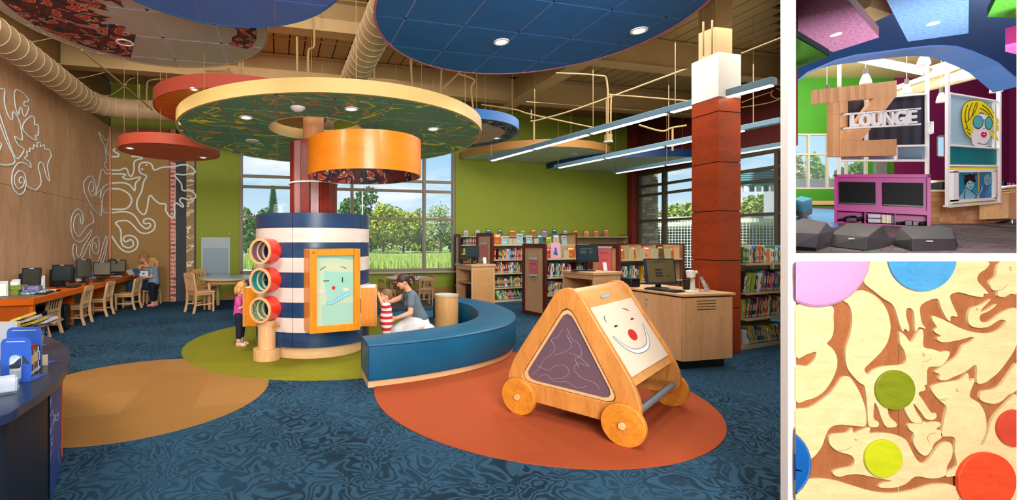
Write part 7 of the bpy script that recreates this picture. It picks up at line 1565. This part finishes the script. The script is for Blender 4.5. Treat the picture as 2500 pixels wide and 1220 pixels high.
for a in ([(226, 752), (488, 746), (488, 765), (226, 766)], [(496, 706), (637, 703), (637, 764), (496, 765)]): b = B(); Q(b, z5(*a), 12.92, .02); b.obj('mirror_panel', mir, fr, smooth=False)
b = B(); 
for a in ([(648, 585), (668, 582), (668, 587), (648, 590)], [(664, 583), (669, 583), (669, 640), (664, 640)], [(648, 640), (668, 635), (668, 640), (648, 646)], [(645, 596), (660, 592), (660, 596), (645, 600)], [(656, 594), (660, 594), (660, 632), (656, 632)], [(645, 636), (660, 630), (660, 634), (645, 640)]): Q(b, z5(*a), 12.8, .04)
b.obj('cube_bracket', wm, fr, smooth=False)
af = thing('art_frame', 'tall white steel frame holding the yellow-haired portrait and teal panel', 'frame')
for a in ((737, 747, 175, 995), (985, 994, 240, 975)): post(af, *a, 12.2)
for a in (((718, 178), (740, 175), (740, 190), (718, 190)), ((963, 244), (990, 240), (990, 250), (963, 262)), ((640, 186), (655, 184), (655, 190), (640, 192)), ((218, 240), (240, 238), (240, 250), (218, 254))): b = B(); Q(b, z5(*a), 12.2, .08); b.obj('clamp_bracket', wm, af, smooth=False)
for a in ([(478, 85), (890, 155), (890, 166), (478, 97)], [(478, 515), (893, 545), (893, 556), (478, 528)], [(478, 683), (893, 687), (893, 700), (478, 696)], [(437, 1020), (905, 985), (905, 1000), (470, 1040), (437, 1034)], [(840, 165), (850, 165), (850, 540), (840, 540)]): b = B(); Q(b, z3(*a), 12.21, .06); b.obj('frame_rail', wm, af, smooth=False)
def art(b_, pts, lay, m, par, nm='shape', raw=False): b = B(); Q(b, z3(*pts), 12.23-.004*lay, .003); b.obj(nm, m, par, smooth=False)
bgp = B(); Q(bgp, z3((480, 100), (840, 168), (840, 532), (480, 520)), 12.26, .02); po = bgp.obj('portrait_panel', mat('portrait_ground', '#9fc0cc', .5, kind='dots', h2='#b4d0d8', scale=22, amt=.3), af, smooth=False)
el3 = lambda cx, cy, rx, ry, n=28: [(cx+rx*math.cos(2*PI*i/n), cy+ry*math.sin(2*PI*i/n)) for i in range(n)]
blk, yel, fce = cm('#141414'), cm('#e3d51c', .5), cm('#e9e7e4', .5)
sm = lambda pts, k=3: [(p.x, p.y) for p in crv([(x, y, 0) for x, y in pts], k, True)]
hair = [(690,152),(640,158),(600,180),(575,230),(572,300),(582,360),(605,425),(650,468),(648,425),(668,405),(655,350),(690,300),(715,255),(740,250),(790,285),(830,330),(862,345),(888,342),(850,290),(820,230),(780,190),(735,158)]
def grow(pts, f=1.025): cx = sum(p[0] for p in pts)/len(pts); cy = sum(p[1] for p in pts)/len(pts); return [(cx+(x-cx)*f, cy+(y-cy)*f) for x, y in pts]
face = [(655,340),(700,270),(760,268),(805,300),(826,350),(818,420),(798,470),(770,508),(740,512),(700,500),(716,515),(812,531),(672,526),(650,440)]
art(0, sm(grow(face, 1.02)), 1, blk, po, 'face_outline'); art(0, sm(face), 2, fce, po, 'face')
art(0, sm(grow(hair)), 3, blk, po, 'hair_outline'); art(0, sm(hair), 4, yel, po, 'hair')
for pts in ([(815,330),(850,345),(892,385),(888,412),(850,390),(825,365)], [(812,390),(838,430),(842,480),(818,450),(800,420)], [(830,400),(858,440),(876,488),(848,460)]): art(0, grow(pts, 1.08), 3, blk, po, 'hair_outline'); art(0, pts, 4, yel, po, 'hair_strand')
for l in ([(620,190),(600,250),(600,320),(620,380)], [(660,170),(630,240),(628,320)], [(690,165),(672,220),(650,290),(610,330)], [(700,170),(690,220),(660,280)], [(715,215),(760,235),(800,275)], [(740,190),(790,230),(830,300)], [(600,380),(640,400)], [(615,410),(645,440)]):
    b = B(); b.tube([P(*z3((p.x, p.y))[0], 12.21) for p in crv([(x, y, 0) for x, y in l], 4)], .008, 5); b.obj('hair_line', blk, po)
for c, rx in ((706, 39), (794, 27)): art(0, el3(c, 340 if c > 750 else 332, rx+5, 55), 5, blk, po, 'glasses_rim'); art(0, el3(c, 340 if c > 750 else 332, rx, 49), 6, cm('#4fb0b4', .3), po, 'lens')
art(0, [(742,305),(768,312),(768,322),(742,318)], 6, cm('#3f9fa4'), po, 'bridge'); art(0, sm([(728,430),(745,412),(757,418),(772,415),(777,440),(758,458),(738,450)]), 5, cm('#c8146c', .4), po, 'lips'); art(0, sm([(740,432),(768,430),(760,438)]), 6, fce, po, 'teeth'); art(0, el3(754, 385, 5, 3), 5, blk, po, 'nostril')
b = B(); Q(b, z3((482, 540), (890, 560), (890, 685), (482, 680)), 12.26, .02); b.obj('teal_panel', mat('teal_panel', '#0f7c80', .35, kind='mottle', h2='#0a6a70', scale=3), af, smooth=False)
b = B(); Q(b, z3((852, 168), (886, 172), (886, 545), (852, 540)), 12.3, .02); b.obj('plum_panel', cm('#4a1436'), af, smooth=False)
b = B(); Q(b, z3((856, 702), (892, 702), (894, 985), (856, 990)), 12.24, .02); b.obj('dotted_strip', mat('dotted_strip', '#e0a898', .5, kind='print', h2='#b0483c', h3='#d88878', scale=6), af, smooth=False)
b = B(); Q(b, z3((486, 705), (854, 706), (848, 985), (486, 1020)), 12.22, .03); b.obj('yellow_panel', cm('#d8d030', .5), af, smooth=False)
pf = thing('framed_picture', 'white framed blue comic picture of a boy beside a globe', 'picture'); 
for a in ([(505, 726), (857, 722), (857, 742), (505, 748)], [(505, 975), (857, 955), (857, 975), (505, 1004)], [(505, 740), (545, 740), (545, 985), (505, 990)], [(842, 735), (857, 735), (857, 965), (842, 965)]): b = B(); Q(b, z3(*a), 12.12, .1); b.obj('picture_frame', white, pf, smooth=False)
b = B(); Q(b, z3((540, 744), (845, 740), (845, 960), (540, 980)), 12.18, .01); po2 = b.obj('picture_sheet', mat('comic_blue', '#1b6f96', .4, kind='mottle', h2='#2f95b0', scale=6, amt=.9), pf, smooth=False)
def art2(pts, lay, m, nm): b = B(); Q(b, z3(*pts), 12.175-.004*lay, .003); b.obj(nm, m, po2, smooth=False)
for x, w_, c in ((642, 6, '#b8c83c'), (775, 5, '#b03aa0'), (722, 4, '#7a3f9a'), (706, 10, '#c9a83c'), (600, 4, '#58c0a0')): art2([(x, 745), (x+w_, 745), (x+w_, 965), (x, 968)], 0, cm(c), 'colour_bar')
for a, m, l, nm in (([(548,978),(560,930),(590,880),(625,885),(680,925),(715,895),(722,870),(740,865),(742,890),(715,930),(680,968)], cm('#7fb4c4'), 1, 'body'), ([(605,835),(635,812),(668,820),(668,865),(645,892),(618,885)], cm('#8fc4d0'), 2, 'face'),
    ([(600,855),(588,820),(598,785),(592,768),(620,770),(640,752),(650,768),(685,765),(676,790),(688,820),(668,832),(640,812),(612,835)], cm('#2c1c1c'), 3, 'hair'), (el3(783, 808, 36, 52), cm('#1c4f6a'), 1, 'globe_outline'), (el3(783, 808, 32, 48), mat('globe', '#3f88a0', .4, kind='mottle', h2='#8fb8b8', scale=10, amt=1), 2, 'globe')): art2(sm(a, 2) if nm != 'globe' else a, l, m, nm)
for a in ([(560,930),(600,880),(640,895),(690,940),(672,968)], [(600,900),(590,940),(596,970)], [(690,935),(720,900),(726,868)]):
    b = B(); b.tube([P(*z3((p.x, p.y))[0], 12.165) for p in crv([(x, y, 0) for x, y in a], 4)], .007, 5); b.obj('ink_line', blk, po2)
for c in (630, 655): art2(el3(c, 840, 5, 4), 4, blk, 'eye')
art2(el3(644, 868, 7, 4), 4, blk, 'mouth')
AC = math.radians(46.5); NC = Vector((math.sin(AC), math.cos(AC), 0)); DC = 12.9*(1.1*NC.x+NC.y)
def Pc(px, py, off): k = (px-CX)/F; Y = (DC+off)/(k*NC.x+NC.y); return P(px, py, Y)
def Qc(b, pts, off, th):
    q = [Pc(px, py, off) for px, py in pts]; n = len(q); b.add(q+[p+NC*th for p in q], [tuple(range(n))[::-1], tuple(range(n, 2*n))]+[(i, (i+1) % n, n+(i+1) % n, n+i) for i in range(n)]); return b
# magenta media cabinet
mc = thing('media_cabinet', 'bright magenta game cabinet with two dark screens and three open bays', 'cabinet'); mg = mat('magenta_laminate', '#a81c80', .4, kind='mottle', h2='#ac1f82', scale=2); YC = 0.0
for pts in ([(453,305),(1560,305),(1560,345),(453,338)], [(453,305),(487,305),(487,862),(453,872)], [(1517,305),(1560,305),(1560,917),(1517,912)], [(487,685),(1517,730),(1517,775),(487,720)], [(453,850),(1517,905),(1560,917),(453,872)]): b = B(); Qc(b, z4(*pts), YC, .32); b.obj('carcass_board', mg, mc, smooth=False)
for x in (805, 1150): b = B(); Qc(b, z4((x-6, 732), (x+6, 733), (x+6, 890), (x-6, 888)), YC+.02, .28); b.obj('bay_divider', mg, mc, smooth=False)
b = B(); Qc(b, z4((470,330),(1540,330),(1540,730),(470,700)), YC+.12, .03); b.obj('screen_wall', mg, mc, smooth=False); b = B(); Qc(b, z4((470,700),(1540,740),(1540,910),(470,860)), YC+.30, .03); b.obj('back_board', mg, mc, smooth=False)
sc_ = mat('tv_black', '#040405', .4, spec=.06)
for nm, pts in (('flat black television, left one in the magenta cabinet', [(515,390),(925,398),(928,655),(518,640)]), ('flat black television, right one in the magenta cabinet', [(1010,400),(1473,405),(1473,680),(1013,660)])):
    t = thing('television', nm, 'television', (0, 0, 0), 0, 'televisions in the magenta cabinet'); b = B(); Qc(b, z4(*pts), YC+.0, .1); b.obj('screen', sc_, t, bevel=.004)
    x0, y0 = pts[3]; x1, y1 = pts[2]; b = B(); Qc(b, z4((x0, y0-12), (x1, y1-12), (x1, y1), (x0, y0)), YC-.01, .02); b.obj('lower_bezel', bl, t, smooth=False)
def lumps(label, lst, cat='game console', nm='game_console'):
    t = thing(nm, label, cat)
    for k, (x0, y0, x1, y1, kind) in enumerate(lst):
        b = B()
        if kind == 'box': Qc(b, z4((x0, y0), (x1, y0+2), (x1, y1), (x0, y1)), YC+.06, .2); b.obj('console_body', bl, t, bevel=.01)
        else:
            Yb = YC+.1; c = Pc(*z4(((x0+x1)/2, (y0+y1)/2))[0], Yb); rx = (x1-x0)/4.692*12.9/F/2*1.35; rz = (y1-y0)/4.692*12.9/F/2; b.ell(c, (rx, .09, rz*.7), 16, 8); b.ell(c+Vector((-rx*.7, 0, -rz*.4)), (rx*.32, .07, rz*.6), 10, 6); b.ell(c+Vector((rx*.7, 0, -rz*.4)), (rx*.32, .07, rz*.6), 10, 6); b.obj('controller_body', bl, t)
lumps('black console and controllers in the left bay', [(585, 800, 735, 850, 'box'), (600, 770, 690, 812, 'c'), (520, 805, 585, 838, 'c'), (730, 780, 795, 845, 'c')])
lumps('black console and controllers in the right bay', [(1262, 835, 1350, 890, 'box'), (1352, 838, 1440, 895, 'box'), (1180, 840, 1255, 882, 'c'), (1445, 835, 1515, 895, 'c')])
t = thing('storage_box', 'clear plastic box of white game parts in the middle bay', 'box')
for y0, y1 in ((758, 808), (812, 862)): b = B(); Qc(b, z4((838, y0), (988, y0+6), (986, y1), (842, y1-4)), YC+.06, .2); b.obj('box_body', cm('#b9b0c4', .2), t, bevel=.006)
for y in (770, 832): b = B(); Qc(b, z4((880, y), (985, y+2), (985, y+26), (880, y+24)), YC+.08, .02); b.obj('content', cm('#e9e9ea'), t)
for i in range(12): b = B(); x = 995+i*12; Qc(b, z4((x, 768+i), (x+10.5, 768+i), (x+10.5, 862+i*.8), (x, 862+i*.8)), YC+.06, .18); tag(b.obj('game_case', cm(('#e4e2dc', '#cfd86a', '#e9e9ea', '#dcdcd4', '#e0a050', '#f0f0ee')[i % 6] if i < 9 else '#5a6a4a'), None, smooth=False), '%s game case from the left in the middle bay of the magenta cabinet' % ORD(i+1), 'game case', 'game cases in the middle bay')
# reception desk
rd = thing('reception_desk', 'long maple plank reception desk with white top behind the art frame', 'desk'); S = [(2272, 467, 556), (2294, 467, 555), (2430, 463, 544), (2447, 461, 539), (2500, 453, 528)]
for i in range(4):
    (x0, a0, c0), (x1, a1, c1) = S[i], S[i+1]; cols = 5 if i == 1 else (2 if i == 3 else 1)
    for r_ in range(7):
        for c in range(cols):
            u0, u1 = c/cols, (c+1)/cols; off = (.5/cols if r_ % 2 and cols > 1 else 0); u0 = max(0, u0-off); u1 = max(0, u1-off) if c < cols-1 else 1
            f = lambda u, k: (x0+(x1-x0)*u, (a0+(a1-a0)*u)+((c0+(c1-c0)*u)-(a0+(a1-a0)*u))*k)
            k0, k1 = r_/7+.004, (r_+1)/7-.004; b = B(); Q(b, [f(u0+.003, k0), f(u1-.003, k0), f(u1-.003, k1), f(u0+.003, k1)], 13.3+i*.08, .04); b.obj('plank', plk[(r_*2+c+i) % 3], rd, smooth=False)
b = B(); Q(b, [(2272, 463), (2294, 463), (2430, 459.5), (2447, 457), (2500, 449), (2500, 453), (2447, 461), (2430, 463.5), (2294, 467.5), (2272, 467.5)], 13.2, .7); b.obj('white_top', white, rd, smooth=False)
b = B(); Q(b, [(2272, 556), (2294, 555), (2430, 544), (2447, 539), (2500, 528), (2500, 534), (2447, 545), (2430, 550), (2294, 561), (2272, 562)], 13.5, .05); b.obj('dark_base', cm('#3a302c'), rd, smooth=False)
t = thing('office_shelf', 'cream shelf of discs and files behind the reception desk', 'shelf'); b = B(); Q(b, rect(2276, 440, 2318, 444), 16, .4); Q(b, rect(2276, 453, 2318, 456), 16, .4); b.obj('shelf_board', cream, t, smooth=False)
for i in range(9): b = B(); Q(b, rect(2278+i*2.5, 444.5, 2280.2+i*2.5, 453), 16.05, .2); b.obj('file', cm(('#c9b8a8', '#8a3f3a', '#e0ddd4')[i % 3]), t, smooth=False)
tag(Q(B(), rect(2301, 443, 2317, 463), 15, .4).obj('desk_monitor', bl, None, bevel=.01), 'black screen back on the reception desk beside the cream shelf', 'monitor')
t = thing('desk_phone', 'black phone and books on the right end of the reception desk', 'phone'); b = B(); Q(b, [(2450, 444), (2458, 442), (2461, 456), (2450, 457)], 14.2, .2); b.obj('phone_body', bl, t, bevel=.01)
for i in range(7): b = B(); Q(b, rect(2461+i*3, 446+i*.3, 2463.6+i*3, 452), 14.6, .2); b.obj('book_spine', cm(('#a83a4a', '#e8e2d4', '#4a3a5a')[i % 3]), t, smooth=False)
t = thing('steel_leg_table', 'maple side cabinet on steel legs at the right edge of the lounge', 'table'); b = B(); Q(b, z3((960, 918), (1040, 905), (1040, 1142), (956, 1128)), 12.2, .6); b.obj('cabinet_body', maple, t, smooth=False); b = B(); Q(b, z3((940, 898), (1040, 885), (1040, 897), (958, 906)), 12.1, .8); b.obj('table_top', maple_x, t, smooth=False)
for x in (988,): b = B(); p = P(*z3((x, 1130))[0], 12.3); b.cyl(p, p-Vector((0, 0, .13)), .035, n=12); b.obj('leg', steel, t)
# blue bench at the far left
t = thing('lounge_bench', 'bright blue upholstered bench at the left edge of the lounge', 'bench'); b = B()
a = [P(1938, 485, 15.3), P(1960, 492, 14.3), P(1983, 484, 15.6), P(1955, 478, 16.6)]; h = .36; vs = [p for p in a]+[Vector((p.x, p.y, p.z-h)) for p in a]; b.add(vs, [(0, 1, 2, 3), (4, 7, 6, 5), (0, 4, 5, 1), (1, 5, 6, 2), (2, 6, 7, 3), (3, 7, 4, 0)]); b.obj('seat', mat('turquoise_vinyl', '#1f8fb8', .35), t, bevel=.02)
b = B(); vs = [Vector((p.x*.993+.1, p.y, p.z-h)) for p in a]+[Vector((p.x*.993+.1, p.y, p.z-h-.17)) for p in a]; b.add(vs, [(0, 1, 2, 3), (4, 7, 6, 5), (0, 4, 5, 1), (1, 5, 6, 2), (2, 6, 7, 3), (3, 7, 4, 0)]); b.obj('bench_base', cm('#5f5c58'), t)
# faceted poufs
pfm = mat('charcoal_fibre', '#211f21', .45, spec=.4)
def pouf(label, pts, tagp):
    t = thing('faceted_pouf', label, 'pouf', (0, 0, 0), 0, 'faceted poufs in front of the magenta cabinet'); bm = bmesh.new()
    for px, py, Y in pts: bm.verts.new(P(px, py, Y))
    r_ = bmesh.ops.convex_hull(bm, input=bm.verts); bmesh.ops.delete(bm, geom=[g for g in r_['geom_interior'] if isinstance(g, bmesh.types.BMVert)], context='VERTS'); me = bpy.data.meshes.new('pouf_shell'); bm.to_mesh(me); bm.free(); me.materials.append(pfm)
    o = bpy.data.objects.new('pouf_shell', me); COL.objects.link(o); o.parent = t; m_ = o.modifiers.new('bevel', 'BEVEL'); m_.width = .008
    if tagp: x, y, Y = tagp; b = B(); Q(b, rect(x, y, x+15, y+3.4), Y, .02); b.obj('name_tag', cm('#9a9ca0', .4, .5), t, smooth=False)
pouf('charcoal faceted pouf cut by the left edge of the lounge', [(1938,541,9.2),(1950,536,9.6),(1962,532,9.7),(2018,543,9.5),(1938,568,8.8),(1999,571,8.6),(2037,562,9.3),(1938,600,8.5),(1993,604,8.4),(2026,590,8.9),(1938,640,8.7),(1990,645,8.6),(2022,630,9.1),(1950,600,10.1),(2010,600,10.0)], None)
pouf('charcoal faceted pouf in the middle, pointed to both sides', [(2060,552,9.7),(2068,545,9.8),(2155,550,9.7),(2027,571,9.3),(2118,579,8.6),(2178,590,9.2),(2022,600,9.0),(2113,610,8.45),(2162,617,8.8),(2035,640,9.0),(2120,655,8.6),(2165,640,9.0),(2050,600,10.2),(2150,605,10.1)], (2071, 580.5, 8.75))
pouf('charcoal faceted pouf at the right, with light front facet', [(2197,556,9.6),(2206,552,9.7),(2296,551,9.7),(2325,556,9.5),(2183,588,9.2),(2228,583,8.6),(2332,582,8.7),(2182,600,9.1),(2228,614,8.4),(2334,613,8.5),(2340,600,9.1),(2195,640,8.9),(2235,655,8.6),(2330,655,8.6),(2200,605,10.1),(2320,605,10.1)], (2263, 586.5, 8.55))
